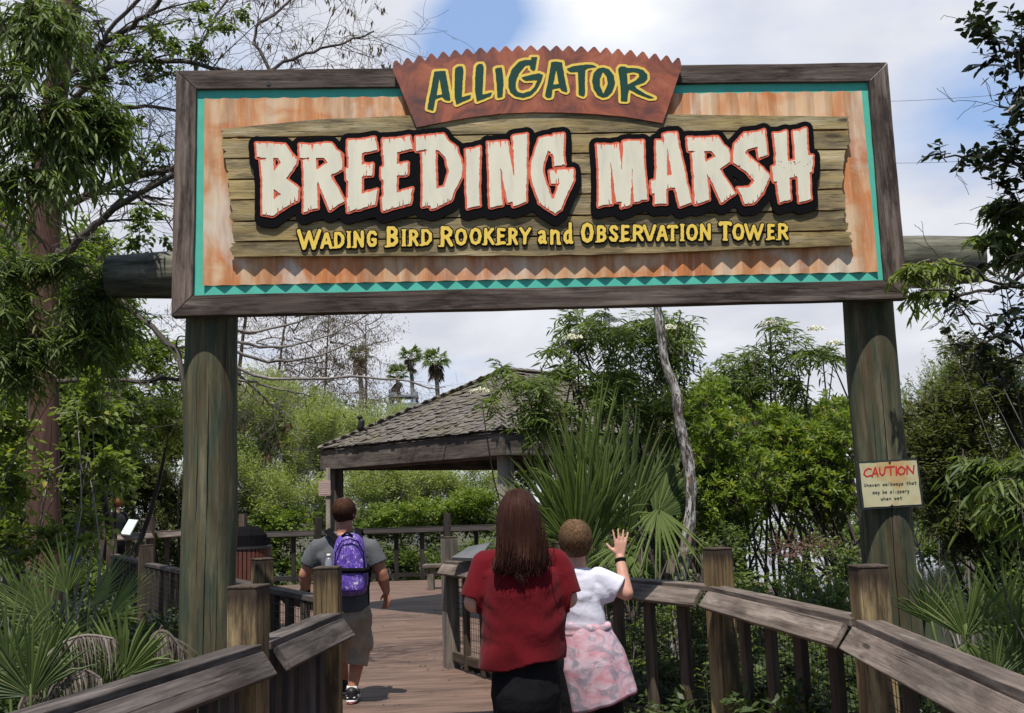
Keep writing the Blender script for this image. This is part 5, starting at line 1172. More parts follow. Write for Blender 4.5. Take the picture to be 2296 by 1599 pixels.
def prism(pts, rad):
    """pts (n,m,3) -> thin three-sided stems"""
    n, m_, _ = pts.shape; t = unitv(np.gradient(pts, axis=1)); a = unitv(np.cross(t, np.array([.31, .22, .92]))); b = np.cross(t, a)
    rad = np.asarray(rad, float); rad = rad[None, :, None] if rad.ndim == 1 else rad[:, :, None]
    v = np.stack([pts+rad*(a*math.cos(q)+b*math.sin(q)) for q in (0, 2.094, 4.189)], 2).reshape(-1, 3)
    idx = np.arange(n*m_*3).reshape(n, m_, 3); f = []
    for j in range(3): j2 = (j+1) % 3; f.append(np.stack([idx[:, :-1, j], idx[:, :-1, j2], idx[:, 1:, j2], idx[:, 1:, j]], -1).reshape(-1, 4))
    return v, np.concatenate(f)
def C(x, y, d, rx, ry, rd=None, wgt=None):
    k = d/FPX; r = np.array([rx*k, rd if rd else rx*k*.9, ry*k]); return (P(x, y, d), r, wgt if wgt else rx*ry*1.0)
def spray(cl, n, L, k, ll, lw, seed, outw=.6, up=.3, rnd=.6, droop=.3, arr='alt', clumps=6, cs=.33, ldroop=.2, far=False, tvar=.25, twr=.0022, lfold=.12, lcurl=.1):
    r = np.random.default_rng(seed); wts = np.array([c[2] for c in cl]); ci = r.choice(len(cl), n, p=wts/wts.sum())
    cen = np.array([c[0] for c in cl]); rad = np.array([c[1] for c in cl])
    cp = unitv(r.normal(0, 1, (len(cl), clumps, 3)))*(r.random((len(cl), clumps, 1))**.45)
    q = cp[ci, r.integers(0, clumps, n)]+r.normal(0, cs, (n, 3)); nn = np.linalg.norm(q, axis=1, keepdims=True); q = np.where(nn > 1.12, q/nn*1.1, q)
    base = cen[ci]+q*rad[ci]*.9; Z = np.array([0, 0, 1.])
    d = unitv(outw*unitv(q*rad[ci])+up*Z+rnd*r.normal(0, 1, (n, 3))*.6)
    tsc = r.uniform(.6, 1.35, n); Ln = L*tsc[:, None, None]; base = base-d*Ln[:, 0]*.45
    t = (np.linspace(.25, 1, k) if arr != 'whorl' else np.linspace(.86, 1, k))[None, :, None]
    pos = base[:, None]+d[:, None]*Ln*t-Z*droop*Ln*t*t; tg = unitv(d[:, None]-2*droop*t*Z)
    sd = unitv(np.cross(tg, Z+r.normal(0, .25, (n, 1, 3)))); sgn = np.where((np.arange(k) % 2) == 0, 1, -1)[None, :, None]
    if arr == 'whorl':
        a = (np.arange(k)*2.4)[None, :, None]+r.uniform(0, 6, (n, 1, 1)); bn = np.cross(sd, tg); ld = (sd*np.cos(a)+bn*np.sin(a))*.85+tg*.55
    elif arr == 'pin': ld = sd*sgn*.95+tg*.42
    else: ld = sd*sgn*.7+tg*.7
    ld = unitv(ld+r.normal(0, .22, (n, k, 3))-Z*ldroop); nr = Z*1.0+r.normal(0, .45, (n, k, 3))
    m_ = n*k; lenf = ll*r.uniform(.7, 1.15, m_)*np.repeat(.35+.65*tsc, k); wf = lw*r.uniform(.75, 1.2, m_)*np.repeat(.5+.5*tsc, k)
    tint = np.clip(np.repeat(r.random(n), k)*.6+r.random(m_)*.4+r.normal(0, tvar*.3, m_), 0, 1)
    if far: v, f = leaf_verts_far(pos.reshape(-1, 3), ld.reshape(-1, 3), nr.reshape(-1, 3), lenf, wf); tv = np.repeat(tint, 4)
    else: v, f = leaf_verts(pos.reshape(-1, 3), ld.reshape(-1, 3), nr.reshape(-1, 3), lenf, wf, lfold, lcurl); tv = np.repeat(tint, 6)
    tt = np.linspace(0, 1, 4)[None, :, None]; tp = base[:, None]+d[:, None]*Ln*tt-Z*droop*Ln*tt*tt
    tw = prism(tp, np.array([1.6, 1.2, .9, .4])*twr)
    return (v, f, tv), tw
def join(parts):
    V = []; F = []; T = []; o = 0
    for p in parts:
        V.append(p[0]); F.append(p[1]+o); T.append(p[2] if len(p) > 2 else np.full(len(p[0]), .5)); o += len(p[0])
    return np.concatenate(V), np.concatenate(F), np.concatenate(T)
def smoothline(p, n=14):
    p = np.asarray(p, float); t = np.linspace(0, len(p)-1, n); i = np.clip(t.astype(int), 0, len(p)-2); f = (t-i)[:, None]
    a = p[np.maximum(i-1, 0)]; b_ = p[i]; c = p[i+1]; e = p[np.minimum(i+2, len(p)-1)]
    return .5*((2*b_)+(c-a)*f+(2*a-5*b_+4*c-e)*f**2+(3*b_-a-3*c+e)*f**3)
def stems_to(mb, base, cl, r0, seed, spread=.15, per=2, ns=6):
    r = np.random.default_rng(seed)
    for c, rad, w_ in cl:
        for _ in range(per):
            e = c+r.normal(0, .35, 3)*rad; b_ = np.asarray(base)+np.array([r.normal(0, spread), r.normal(0, spread), 0]); h = e-b_
            hl = np.linalg.norm(h); mid1 = b_+h*np.array([.3, .3, .36])+r.normal(0, .07*hl, 3); mid2 = b_+h*np.array([.66, .66, .7])+r.normal(0, .06*hl, 3)
            mb.tube(smoothline([b_, mid1, mid2, e], 9), np.linspace(r0, r0*.22, 9)*r.uniform(.7, 1.15), ns)
def plant(name, label, cat, base, cl, lm, bark, sp, r0=.03, per=1, group=None, extra=None, spread=.15, crown='crown', stem='trunk'):
    root = thing(name, base, label, cat, group); mb = MB(); stems_to(mb, base, cl, r0, sp['seed'], spread, per)
    if extra: extra(mb)
    lv, tw = spray(cl, **sp)
    V, F, T = lv; place(crown, fast_mesh(crown, V, F, T), lm, root)
    place('twigs', fast_mesh('twigs', *join([tw])), bark, root)
    mb.build(stem, bark, root, smooth=True); return root
M['lf_dark'] = leaf('dark_green_leaf', (.020, .033, .010), (.046, .070, .020), (.105, .145, .036), .3, .45)
M['lf_mid'] = leaf('mid_green_leaf', (.050, .078, .020), (.108, .152, .036), (.19, .24, .055), .4, .5)
M['lf_lit'] = leaf('fresh_green_leaf', (.085, .120, .022), (.165, .215, .040), (.24, .29, .065), .42, .5, (.30, .26, .03))
M['lf_yel'] = leaf('yellow_green_leaf', (.06, .098, .014), (.125, .18, .026), (.24, .29, .045), .42, .5, (.34, .27, .03))
M['lf_wil'] = leaf('pale_willow_leaf', (.14, .168, .052), (.235, .275, .088), (.34, .375, .155), .42, .6)
M['lf_olive'] = leaf('olive_leaf', (.045, .058, .016), (.09, .105, .027), (.15, .155, .042), .35, .5)
M['lf_brown'] = leaf('dry_brown_leaf', (.06, .035, .02), (.12, .075, .042), (.2, .14, .085), .3, .6)
M['lf_oak'] = leaf('dark_glossy_leaf', (.008, .014, .007), (.016, .026, .011), (.035, .055, .016), .15, .35)
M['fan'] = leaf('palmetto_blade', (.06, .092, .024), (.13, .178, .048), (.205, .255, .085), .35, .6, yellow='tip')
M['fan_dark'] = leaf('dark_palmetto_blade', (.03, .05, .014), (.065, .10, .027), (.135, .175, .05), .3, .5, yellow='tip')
M['fan_dead'] = leaf('dead_grey_frond', (.07, .055, .045), (.15, .12, .10), (.25, .21, .18), .2, .8)
M['twig'] = wood('twig_bark', (.075, .06, .048), (.17, .145, .12), grain=40)
M['twig_pale'] = wood('pale_twig_bark', (.20, .175, .15), (.36, .325, .29), grain=40)
M['twig_red'] = wood('brown_twig_bark', (.085, .055, .042), (.17, .12, .095), grain=40)
grd = lambda x, y, d: np.array([*P(x, y, d)[:2], -1.05])

# ---- bare limbs that split again and again
def grow(mb, p, d, L, r, lev, rg, wob=.22, kids=(5, 4, 3), tips=None, droop=0., ratio=(.35, .62)):
    n = 7; pts = [np.asarray(p, float)]; d = unit(d)
    for i in range(n-1): d = unit(d+rg.normal(0, wob, 3)*np.array([1, 1, .8])-[0, 0, droop]); pts.append(pts[-1]+d*L/(n-1))
    mb.tube(smoothline(pts, 9), np.linspace(r, max(r*.35, .0016), 9), 5 if r > .01 else 3, cap=False)
    if lev <= 0:
        if tips is not None: tips.append((pts[-1], d))
        return
    for k in range(kids[-lev] if lev <= len(kids) else 3):
        i = rg.integers(1, n); q = pts[i]; dd = unit(pts[min(i+1, n-1)]-pts[i-1]); sdv = rg.normal(0, 1, 3); sdv = unit(sdv-dd*(sdv@dd)); a = rg.uniform(.4, 1.1)
        grow(mb, q, dd*math.cos(a)+sdv*math.sin(a), L*rg.uniform(*ratio), max(r*.45, .0016), lev-1, rg, wob*1.15, kids, tips, droop, ratio)
def limb(mb, pts, r0, r1, rg, nk, lev, kl, tips, ds=(9., 9.), droop=.02, wob=.2, ns=8):
    k = len(pts); w_ = np.array([P(x, y, ds[0]+(ds[1]-ds[0])*i/(k-1)) for i, (x, y) in enumerate(pts)]); L = smoothline(w_, 18)
    L[1:-1] += rg.normal(0, .012, (16, 3)); mb.tube(L, np.linspace(r0, r1, 18), ns)
    for _ in range(nk):
        i = rg.integers(2, 18); d = unit(L[min(i+1, 17)]-L[i-1]); s = rg.normal(0, 1, 3); s = unit(s-d*(s@d)); a = rg.uniform(.4, 1.2)
        grow(mb, L[i], d*math.cos(a)+s*math.sin(a), kl*rg.uniform(.5, 1.2), r1*rg.uniform(.35, .75), lev, rg, wob, tips=tips, droop=droop)
# left cypress
cyp = thing('cypress_tree', grd(98, 1400, 9), 'tall red-barked tree at the left with bare spreading limbs', 'tree'); rg = np.random.default_rng(31); tips = []
mb = MB(); tp = [(103, 1640), (101, 1420), (99, 1250), (97, 1100), (98, 900), (97, 700), (98, 560), (102, 450), (114, 300), (140, 110), (165, -70), (185, -260)]
w_ = [P(x, y, 9) for x, y in tp]; k = 9/FPX; mb.tube(smoothline(w_, 40), np.interp(np.linspace(0, 1, 40), np.linspace(0, 1, 12), np.array([52, 42, 37, 34, 32, 33, 35, 37, 29, 24, 19, 13])*k), 18)
mb.build('trunk', M['bark_red'], cyp, smooth=True)
mb = MB()
for pts, a, b_, nk, ds in (([(125, 475), (200, 438), (300, 397), (400, 375), (540, 330)], 11, 5, 9, (9, 8.6)), ([(128, 585), (200, 515), (270, 462), (390, 393), (480, 350)], 10, 5, 9, (9, 8.4)), ([(128, 855), (250, 853), (400, 850), (540, 862)], 6, 3, 7, (9, 8.8)),
    ([(120, 560), (200, 620), (290, 690), (370, 760), (402, 805), (418, 920)], 9, 4, 10, (9, 8.2)), ([(125, 270), (205, 180), (300, 138), (420, 142), (520, 158), (640, 190)], 8, 4, 10, (9, 8.7)), ([(135, 190), (215, 115), (300, 55), (365, -10)], 9, 5, 8, (9, 8.5)),
    ([(118, 350), (230, 262), (330, 238), (450, 255)], 7, 3, 10, (9, 8.9)), ([(110, 480), (200, 330), (240, 240), (215, 160), (250, 60), (330, -20)], 7, 4, 8, (9, 8.2)), ([(640, 260), (600, 150), (570, 70), (625, 20), (720, -60)], 5, 2.5, 9, (8.8, 9.4)), ([(560, 250), (600, 160), (690, 120), (770, 98), (838, 70)], 5, 2, 10, (8.8, 9.6)), ([(640, 190), (740, 205), (830, 190)], 4, 2, 4, (8.9, 9.6)),
    ([(480, 260), (440, 150), (470, 60), (520, -20)], 5, 2.5, 8, (8.8, 9.2)), ([(60, 600), (20, 520), (-40, 480)], 8, 5, 3, (9, 9))):
    limb(mb, pts, a*k, b_*k, rg, nk*2, 2, .78, tips, ds, droop=.035)
mb.build('limbs', M['twig'], cyp, smooth=True)
tips = [t for t in tips]; r = np.random.default_rng(5)
def tip_leaves(tips, n, ll, lw, seed, spreadr=.05, down=.7):
    r = np.random.default_rng(seed); i = r.integers(0, len(tips), n); p = np.array([t[0] for t in tips])[i]+r.normal(0, spreadr, (n, 3)); d = r.normal(0, .6, (n, 3))-[0, 0, down]
    v, f = leaf_verts(p, d, r.normal(0, 1, (n, 3)), ll*r.uniform(.6, 1.2, n), lw*r.uniform(.7, 1.2, n)); return v, f, np.repeat(r.random(n), 6)
wx = np.array([IW/2+FPX*((t[0]-CAM)@XR)/((t[0]-CAM)@_fw) for t in tips])
ta = [t for t, x in zip(tips, wx) if x > 470]; tb = [t for t, x in zip(tips, wx) if x <= 470]
ra = np.random.default_rng(4); ta2 = [ta[i] for i in ra.choice(len(ta), max(8, len(ta)//7), replace=False)]
place('brown_seed_tufts', fast_mesh('brown_seed_tufts', *tip_leaves(ta2, 900, .075, .017, 6, .022, 2.2)), M['lf_brown'], cyp)['kind'] = 'stuff'
lv, tw = spray([C(250, 200, 8.7, 110, 120, .5), C(350, 90, 8.7, 120, 90, .5), C(480, 60, 8.8, 100, 60, .5), C(330, 330, 8.6, 60, 80, .4), C(170, 60, 8.7, 90, 80, .5), C(340, 500, 8.4, 50, 80, .3)], n=620, L=.16, k=6, ll=.055, lw=.034, seed=12, droop=.4, clumps=11, cs=.09)
place('crown', fast_mesh('crown', *lv), M['lf_mid'], cyp)

# leafy trees leaning in from the left edge
plant('leafy_tree', 'dark leaved tree filling the upper left corner with hanging lance shaped leaves', 'tree', np.array([-6.2, 5.4, -1.05]), [C(50, 50, 5.6, 85, 100), C(125, 60, 5.8, 60, 70), C(30, 230, 5.5, 85, 110), C(105, 270, 5.6, 60, 85), C(50, 390, 5.5, 85, 70), C(150, 365, 5.7, 30, 50)],
      M['lf_mid'], M['bark_dark'], dict(n=430, L=.26, k=9, ll=.085, lw=.016, seed=3, droop=.45, ldroop=.7, clumps=16, cs=.13, outw=.5, up=.0), .02, 1)
plant('leafy_tree', 'sunlit branch of long narrow leaves hanging in front of the red-barked trunk', 'tree', np.array([-6.0, 6.2, -1.05]), [C(200, 290, 6.2, 55, 50), C(230, 255, 6.2, 40, 35), C(175, 230, 6.2, 40, 40), C(150, 330, 6.0, 45, 40), C(110, 40, 6.0, 55, 40)],
      M['lf_mid'], M['bark_dark'], dict(n=230, L=.30, k=9, ll=.125, lw=.022, seed=4, droop=.45, ldroop=.6, clumps=6, cs=.2, outw=.6, up=.05), .02, 1)
plant('willow_shrub', 'bright green shrub of narrow arching leaves at the left edge level with the log beam', 'shrub', np.array([-5.6, 6.8, -1.05]), [C(20, 600, 6.6, 70, 45), C(140, 590, 6.6, 50, 35), C(10, 690, 6.5, 70, 50), C(200, 660, 6.7, 50, 55), C(10, 790, 6.5, 70, 60), C(185, 760, 6.6, 40, 40), C(225, 720, 6.8, 45, 50), C(235, 610, 6.8, 28, 30), C(90, 760, 6.5, 35, 30)],
      M['lf_mid'], M['twig'], dict(n=700, L=.30, k=10, ll=.105, lw=.013, seed=6, droop=.45, ldroop=.3, clumps=8, cs=.24, outw=.7, up=.15), .009, 1)
plant('broadleaf_shrub', 'leafy shrub with pale stems at left in front of the red-barked trunk', 'shrub', np.array([-3.6, 7.4, -1.05]), [C(0, 940, 7.4, 50, 70), C(200, 910, 7.5, 50, 60), C(5, 1080, 7.3, 55, 70), C(205, 1040, 7.5, 55, 45), C(250, 1070, 7.8, 45, 40), C(110, 1200, 7.3, 80, 30), C(20, 1230, 7.2, 60, 50), C(195, 1160, 7.6, 35, 40), C(110, 1050, 7.5, 18, 25)],
      M['lf_lit'], M['twig_pale'], dict(n=620, L=.24, k=7, ll=.062, lw=.036, seed=9, droop=.2, ldroop=.15, clumps=7, cs=.22, outw=.7, up=.4), .014, 3)
plant('broadleaf_shrub', 'shadowy green shrub behind the red-barked trunk at left', 'shrub', np.array([-6.3, 12, -1.05]), [C(150, 760, 12, 120, 90, 1.), C(60, 900, 12, 110, 110, 1.), C(220, 900, 12, 90, 110, 1.), C(60, 1080, 12, 130, 120, 1.), C(250, 1010, 12.5, 60, 70, .8), C(60, 640, 12, 120, 110, 1.)],
      M['lf_mid'], M['bark_dark'], dict(n=2600, L=.42, k=8, ll=.11, lw=.045, seed=10, droop=.2, clumps=12, cs=.2), .05, 1)
plant('leafy_tree', 'yellowish green tree beyond the left beam end', 'tree', np.array([-6.8, 15, -1.05]), [C(250, 700, 15, 80, 90, 1.), C(200, 560, 15.5, 60, 70, .9), C(330, 800, 15, 70, 60, .9), C(190, 800, 15, 80, 90, 1.), C(355, 930, 15.2, 60, 50, .8), C(60, 560, 15, 90, 110, 1)],
      M['lf_yel'], M['bark_dark'], dict(n=1900, L=.5, k=8, ll=.12, lw=.04, seed=13, droop=.3, clumps=10, cs=.2), .07, 1)
plant('wax_myrtle', 'dense brownish green bush behind the long left railing', 'bush', np.array([-8.6, 24.5, -1.05]), [C(345, 1050, 24, 70, 90, 1.2), C(300, 1110, 24, 60, 80, 1.2), C(395, 1120, 24, 50, 80, 1.), C(370, 970, 24.5, 45, 50, 1.)],
      M['lf_olive'], M['bark_dark'], dict(n=4200, L=.36, k=9, ll=.075, lw=.03, seed=15, droop=.1, clumps=12, cs=.2), .05, 2)

# ---- fans
def fan(mb, hub, dr, nrm, R, spread=150, ns=34, seed=0, droop=.12, w=.045, split=.38, tcol=None):
    r = np.random.default_rng(seed); dr = unit(dr); nrm = unit(np.asarray(nrm)-dr*(np.asarray(nrm)@dr)); sd = np.cross(dr, nrm)
    for i in range(ns):
        bend = r.normal(0, .05); a = math.radians(spread)*(i/(ns-1)-.5)*1.0+r.normal(0, .02); L = R*(1-.28*abs(i/(ns-1)-.5)*2)*r.uniform(.88, 1.05); d = dr*math.cos(a)+sd*math.sin(a)+nrm*.16*math.cos(a*1.3); d = unit(d); s = unit(np.cross(d, nrm)); up = np.cross(s, d)
        st = np.array([.02, split*.5, split, .68, .88, 1.0]); V = []; dd = droop*r.uniform(.3, 1.6)+(.35 if r.random() < .08 else 0)
        gapw = 2*R*split*math.sin(math.radians(spread)/(ns-1)/2)*1.1
        for k, f in enumerate(st):
            wd = (gapw*f/split if f <= split else gapw*(1-((f-split)/(1-split))**1.6)); c = hub+d*L*f+s*bend*L*f*f+up*L*r.normal(0, .004)-np.array([0, 0, 1.])*dd*L*max(f-.35, 0)**2*1.6
            V += [c-s*wd/2-up*wd*.28*0, c+up*wd*.30, c+s*wd/2]
        F = []
        for k in range(5): q = k*3; F += [(q, q+1, q+4, q+3), (q+1, q+2, q+5, q+4)]
        tv = np.full(18, np.clip(r.normal(.45 if tcol is None else tcol, .2), 0, .85)); tv[15:] = np.clip(tv[15:]+r.uniform(.1, .6), 0, 1); tv[12:15] += .05; tv[1::3] = np.clip(tv[1::3]+.06, 0, 1)
        mb.raw(V, F, None, tv)
def palmetto(label, base, fans, mat=None, name='saw_palmetto', cat='palm', group=None):
    root = thing(name, base, label, cat, group); base = np.asarray(base, float)
    for i, f in enumerate(fans):
        hub, dr, nr, R = f[:4]; kw = f[4] if len(f) > 4 else {}; mt_ = kw.pop('mat', mat or M['fan'])
        mb = MB(); fan(mb, hub, dr, nr, R, seed=i*7+int(abs(base[0])*100), **kw); fr = mb.build('fan_leaf', mt_, root)
        mb = MB(); mid = (base+hub)/2+np.array([0, 0, .12])+(hub-base)*np.array([-.08, -.08, .08]); mb.tube(smoothline([base, mid, hub, hub+unit(dr)*R*.12], 9), np.linspace(.011, .006, 9), 5, t=.6); mb.build('leaf_stalk', M['fan'] if mt_ is not M['fan_dead'] else mt_, fr, smooth=True)
    mb = MB(); mb.tube([base-[0, 0, .05], base+[.0, 0, .10], base+[.02, 0, .25]], [.10, .09, .05], 10); mb.build('trunk', M['bark_dark'], root, smooth=True)
    return root
def towards(h, x, y, d): return P(x, y, d)-h
# the big cabbage palm behind the railing
h1 = P(1312, 1262, 8.8); h2 = P(1405, 1205, 9.1); h3 = P(1470, 1160, 9.4); h4 = P(1475, 1140, 8.9); h5 = P(1268, 1270, 8.7); h6 = P(1300, 1200, 9.3)
palmetto('big fan palm rising behind the child with long stiff pleated leaves', np.array([.86, 9.25, -1.0]), [
    (h1, towards(h1, 1205, 985, 8.5), (.25, -.9, .3), 1.42, dict(spread=104, ns=40, droop=.05, split=.55)), (h5, towards(h5, 1090, 1105, 8.5), (.35, -.75, .55), 1.05, dict(spread=84, ns=28, droop=.08, split=.5)),
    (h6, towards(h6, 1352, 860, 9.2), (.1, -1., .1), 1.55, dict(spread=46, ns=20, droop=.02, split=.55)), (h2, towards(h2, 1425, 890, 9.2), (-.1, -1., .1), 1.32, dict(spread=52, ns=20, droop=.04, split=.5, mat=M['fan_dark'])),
    (P(1345, 1235, 9.0), towards(P(1345, 1235, 9.0), 1285, 890, 8.9), (.2, -.95, .2), 1.4, dict(spread=60, ns=26, droop=.06, split=.45)), (P(1300, 1255, 8.7), towards(P(1300, 1255, 8.7), 1140, 1030, 8.4), (.3, -.85, .4), 1.15, dict(spread=70, ns=26, droop=.10, split=.45)),
    (P(1290, 1245, 8.6), towards(P(1290, 1245, 8.6), 1235, 955, 8.1), (.2, -.8, .5), 1.15, dict(spread=80, ns=26, droop=.16, split=.4)), (P(1330, 1230, 8.9), towards(P(1330, 1230, 8.9), 1400, 930, 8.6), (0, -.9, .4), 1.2, dict(spread=60, ns=22, droop=.14, split=.4)), (P(1275, 1262, 8.6), towards(P(1275, 1262, 8.6), 1110, 1200, 8.2), (.3, -.7, .6), .85, dict(spread=56, ns=18, droop=.2, split=.4)),
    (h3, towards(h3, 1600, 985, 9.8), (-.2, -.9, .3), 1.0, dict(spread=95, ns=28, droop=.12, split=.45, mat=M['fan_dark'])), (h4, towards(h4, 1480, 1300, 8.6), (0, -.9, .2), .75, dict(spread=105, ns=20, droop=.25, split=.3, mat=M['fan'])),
    (P(1395, 1225, 8.9), towards(P(1395, 1225, 8.9), 1350, 1370, 8.6), (0, -.9, .3), .62, dict(spread=120, ns=24, droop=.3, split=.35)), (P(1500, 1250, 9.2), towards(P(1500, 1250, 9.2), 1580, 1400, 8.9), (0, -.9, .2), .7, dict(spread=70, ns=16, droop=.3, split=.25, mat=M['fan_dead']))], name='cabbage_palm')
# palmettos lower left
def lowfan(x, y, d, tx, ty, R, nr=(0, -.75, .6), **kw):
    h = P(x, y, d); return (h, towards(h, tx, ty, d), nr, R, kw)
palmetto('saw palmetto with one bright upright fan by the foot of the left sign pole', grd(285, 1560, 5.6), [lowfan(278, 1515, 5.4, 285, 1395, .40, (.0, -.95, .3), spread=210, ns=38, split=.55, droop=.05), lowfan(190, 1480, 5.6, 90, 1430, .5, spread=90, ns=20), lowfan(380, 1560, 5.6, 400, 1440, .38, spread=100, ns=22, mat=M['fan_dark']), lowfan(330, 1540, 5.7, 390, 1470, .35, spread=70, ns=14, mat=M['fan_dead'], droop=.5), lowfan(225, 1570, 5.3, 240, 1480, .34, (.2, -.7, .6), spread=150, ns=26, mat=M['fan_dark'])])
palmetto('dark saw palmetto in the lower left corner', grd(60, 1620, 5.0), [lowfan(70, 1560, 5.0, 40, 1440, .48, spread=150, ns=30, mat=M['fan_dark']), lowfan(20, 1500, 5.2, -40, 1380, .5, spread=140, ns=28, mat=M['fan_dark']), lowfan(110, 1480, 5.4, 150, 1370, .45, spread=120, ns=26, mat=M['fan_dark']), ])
palmetto('saw palmetto with arching leaves under the broadleaf shrub at left', grd(190, 1420, 6.6), [lowfan(200, 1360, 6.6, 290, 1265, .50, (-.3, -.6, .75), spread=80, ns=22), lowfan(150, 1330, 6.7, 130, 1235, .45, spread=110, ns=24), lowfan(110, 1390, 6.4, 40, 1310, .5, spread=90, ns=22, mat=M['fan_dark']), lowfan(240, 1390, 6.5, 330, 1310, .48, (-.2, -.7, .7), spread=90, ns=20), lowfan(60, 1380, 6.6, 20, 1290, .45, spread=100, ns=20)])
def deadfrond(mb, px, d, ln, seed):
    r = np.random.default_rng(seed); c = smoothline([P(x, y, d) for x, y in px], 60); mb.tube(c, np.linspace(.016, .006, 60), 5)
    for i in range(3, 60):
        for q in range(2):
            t = unit(c[i]-c[i-1]); s_ = np.array([t[1], -t[0], 0])*(1 if q else -1); L = ln*r.uniform(.3, 1.2); p = c[i]; dd = unit(s_*.5+t*.5-np.array([0, 0, .3])); V = []; wv = r.uniform(.008, .017); wd_ = unit(t+r.normal(0, .45, 3))
            for k in range(6):
                f = k/5; pos = p+dd*L*f*.55-np.array([0, 0, 1.])*L*f*f*.75+r.normal(0, .002, 3); V += [pos-wd_*wv*(1-f*.9)/2, pos+wd_*wv*(1-f*.9)/2]
            mb.raw(V, [(k*2, k*2+1, k*2+3, k*2+2) for k in range(5)], None, r.random())
dr_ = thing('dead_palm_frond', P(140, 1470, 5.3), 'long arching dead grey palm frond with hanging strips at the lower left', 'frond'); mb = MB(); deadfrond(mb, [(45, 1590), (80, 1510), (130, 1450), (190, 1425), (255, 1432)], 5.25, .19, 4); deadfrond(mb, [(95, 1590), (130, 1530), (180, 1500), (225, 1520)], 5.1, .2, 6); mb.build('frond', M['fan_dead'], dr_)
dr_ = thing('dead_palm_frond', P(370, 1450, 5.7), 'short curled dead grey palm frond beside the left sign pole', 'frond'); mb = MB(); deadfrond(mb, [(330, 1470), (345, 1425), (375, 1418), (410, 1460)], 5.5, .18, 9); mb.build('frond', M['fan_dead'], dr_)
palmetto('drooping dead grey palmetto fronds at lower left', grd(210, 1560, 6.0), [lowfan(200, 1425, 5.9, 130, 1500, .55, (-.4, -.6, .5), spread=60, ns=18, droop=.7, mat=M['fan_dead']), lowfan(160, 1450, 5.8, 90, 1540, .5, (-.4, -.6, .5), spread=50, ns=16, droop=.7, mat=M['fan_dead']), lowfan(355, 1420, 5.9, 400, 1480, .34, (.3, -.7, .5), spread=70, ns=16, droop=.9, mat=M['fan_dead']), lowfan(230, 1450, 5.9, 260, 1540, .4, (0, -.7, .5), spread=60, ns=14, droop=.6, mat=M['fan_dead'])])
# palmettos at right
palmetto('saw palmetto right of the caution sign pole with long pointed leaves', grd(2180, 1540, 5.2), [lowfan(2165, 1430, 5.0, 2160, 1290, .45, (-.1, -.9, .4), spread=130, ns=26, split=.3), lowfan(2165, 1425, 5.0, 2250, 1300, .42, (.1, -.9, .4), spread=60, ns=12, split=.3), lowfan(2170, 1440, 5.0, 2180, 1520, .32, (0, -.8, .5), spread=120, ns=20, split=.25, droop=.3), lowfan(2090, 1400, 5.5, 2075, 1300, .4, spread=110, ns=22, mat=M['fan_dark'])])
palmetto('saw palmetto at the right edge above the railing', grd(2300, 1500, 5.4), [lowfan(2258, 1382, 5.3, 2270, 1260, .42, (-.1, -.9, .4), spread=150, ns=28, split=.3), lowfan(2260, 1390, 5.3, 2330, 1350, .36, (-.2, -.8, .5), spread=90, ns=18, split=.3), lowfan(2280, 1500, 4.9, 2290, 1390, .4, spread=140, ns=26, mat=M['fan_dark']), lowfan(2230, 1540, 4.8, 2200, 1460, .35, spread=140, ns=26, mat=M['fan_dark'])])
palmetto('low saw palmetto beyond the right railing between the two yellowish posts', grd(1830, 1420, 7.6), [lowfan(1800, 1390, 7.6, 1740, 1310, .42, spread=110, ns=22), lowfan(1860, 1380, 7.5, 1900, 1310, .36, spread=110, ns=20), lowfan(1760, 1400, 7.8, 1690, 1350, .4, spread=90, ns=18, mat=M['fan_dark']), lowfan(1580, 1330, 8.2, 1560, 1260, .35, spread=90, ns=14, mat=M['fan_dead'], droop=.6)])

# ---- pale mottled tree
def mottled():
    mt, N, b = mat_new('lichen_mottled_bark'); g = attr(N, 'gc'); n = N.noise(N.scale(g, (7, 26, 26)), 1, 5, .65); n2 = N.noise(N.scale(g, (3.2, 9, 9), (4, 2, 1)), 1, 4, .6); n3 = N.noise(N.scale(g, (14, 50, 50), (1, 7, 3)), 1, 4, .7)
    col = N.mix(N.ramp(n2, ((.42, 0.), (.56, 1.))), (.33, .30, .27), (.085, .068, .056)); col = N.mix(N.ramp(n, ((.50, 0.), (.57, 1.))), col, (.50, .48, .46)); col = N.mix(N.ramp(n3, ((.52, 0.), (.58, 1.))), col, (.03, .025, .024))
    col = N.mix(N.ramp(N.noise(N.scale(g, (4, 14, 14), (9, 9, 2)), 1, 3), ((.60, 0.), (.68, .7))), col, (.26, .11, .06)); N.link(col, b.inputs['Base Color']); b.inputs['Roughness'].default_value = .9; bump(N, b, n3, .6, .01); return mt
mt_ = thing('pale_bark_tree', grd(1522, 1400, 9.0), 'crooked tree with mottled white and dark bark behind the right railing', 'tree'); mb = MB(); k = 9/FPX
tp = [(1512, 1640), (1520, 1400), (1526, 1290), (1546, 1180), (1549, 1085), (1541, 1020), (1522, 940), (1517, 885), (1492, 815), (1482, 745), (1474, 690), (1455, 600), (1420, 480)]
mb.tube(smoothline([P(x, y, 9) for x, y in tp], 44), np.interp(np.linspace(0, 1, 44), np.linspace(0, 1, 12), np.array([17, 15.5, 14, 12.5, 13, 12, 11.5, 9.5, 10.5, 10, 9, 6])*k)*(1+.09*np.sin(np.arange(44)*1.9)+.06*np.sin(np.arange(44)*.8)), 14); mb.build('trunk', mottled(), mt_, smooth=True)
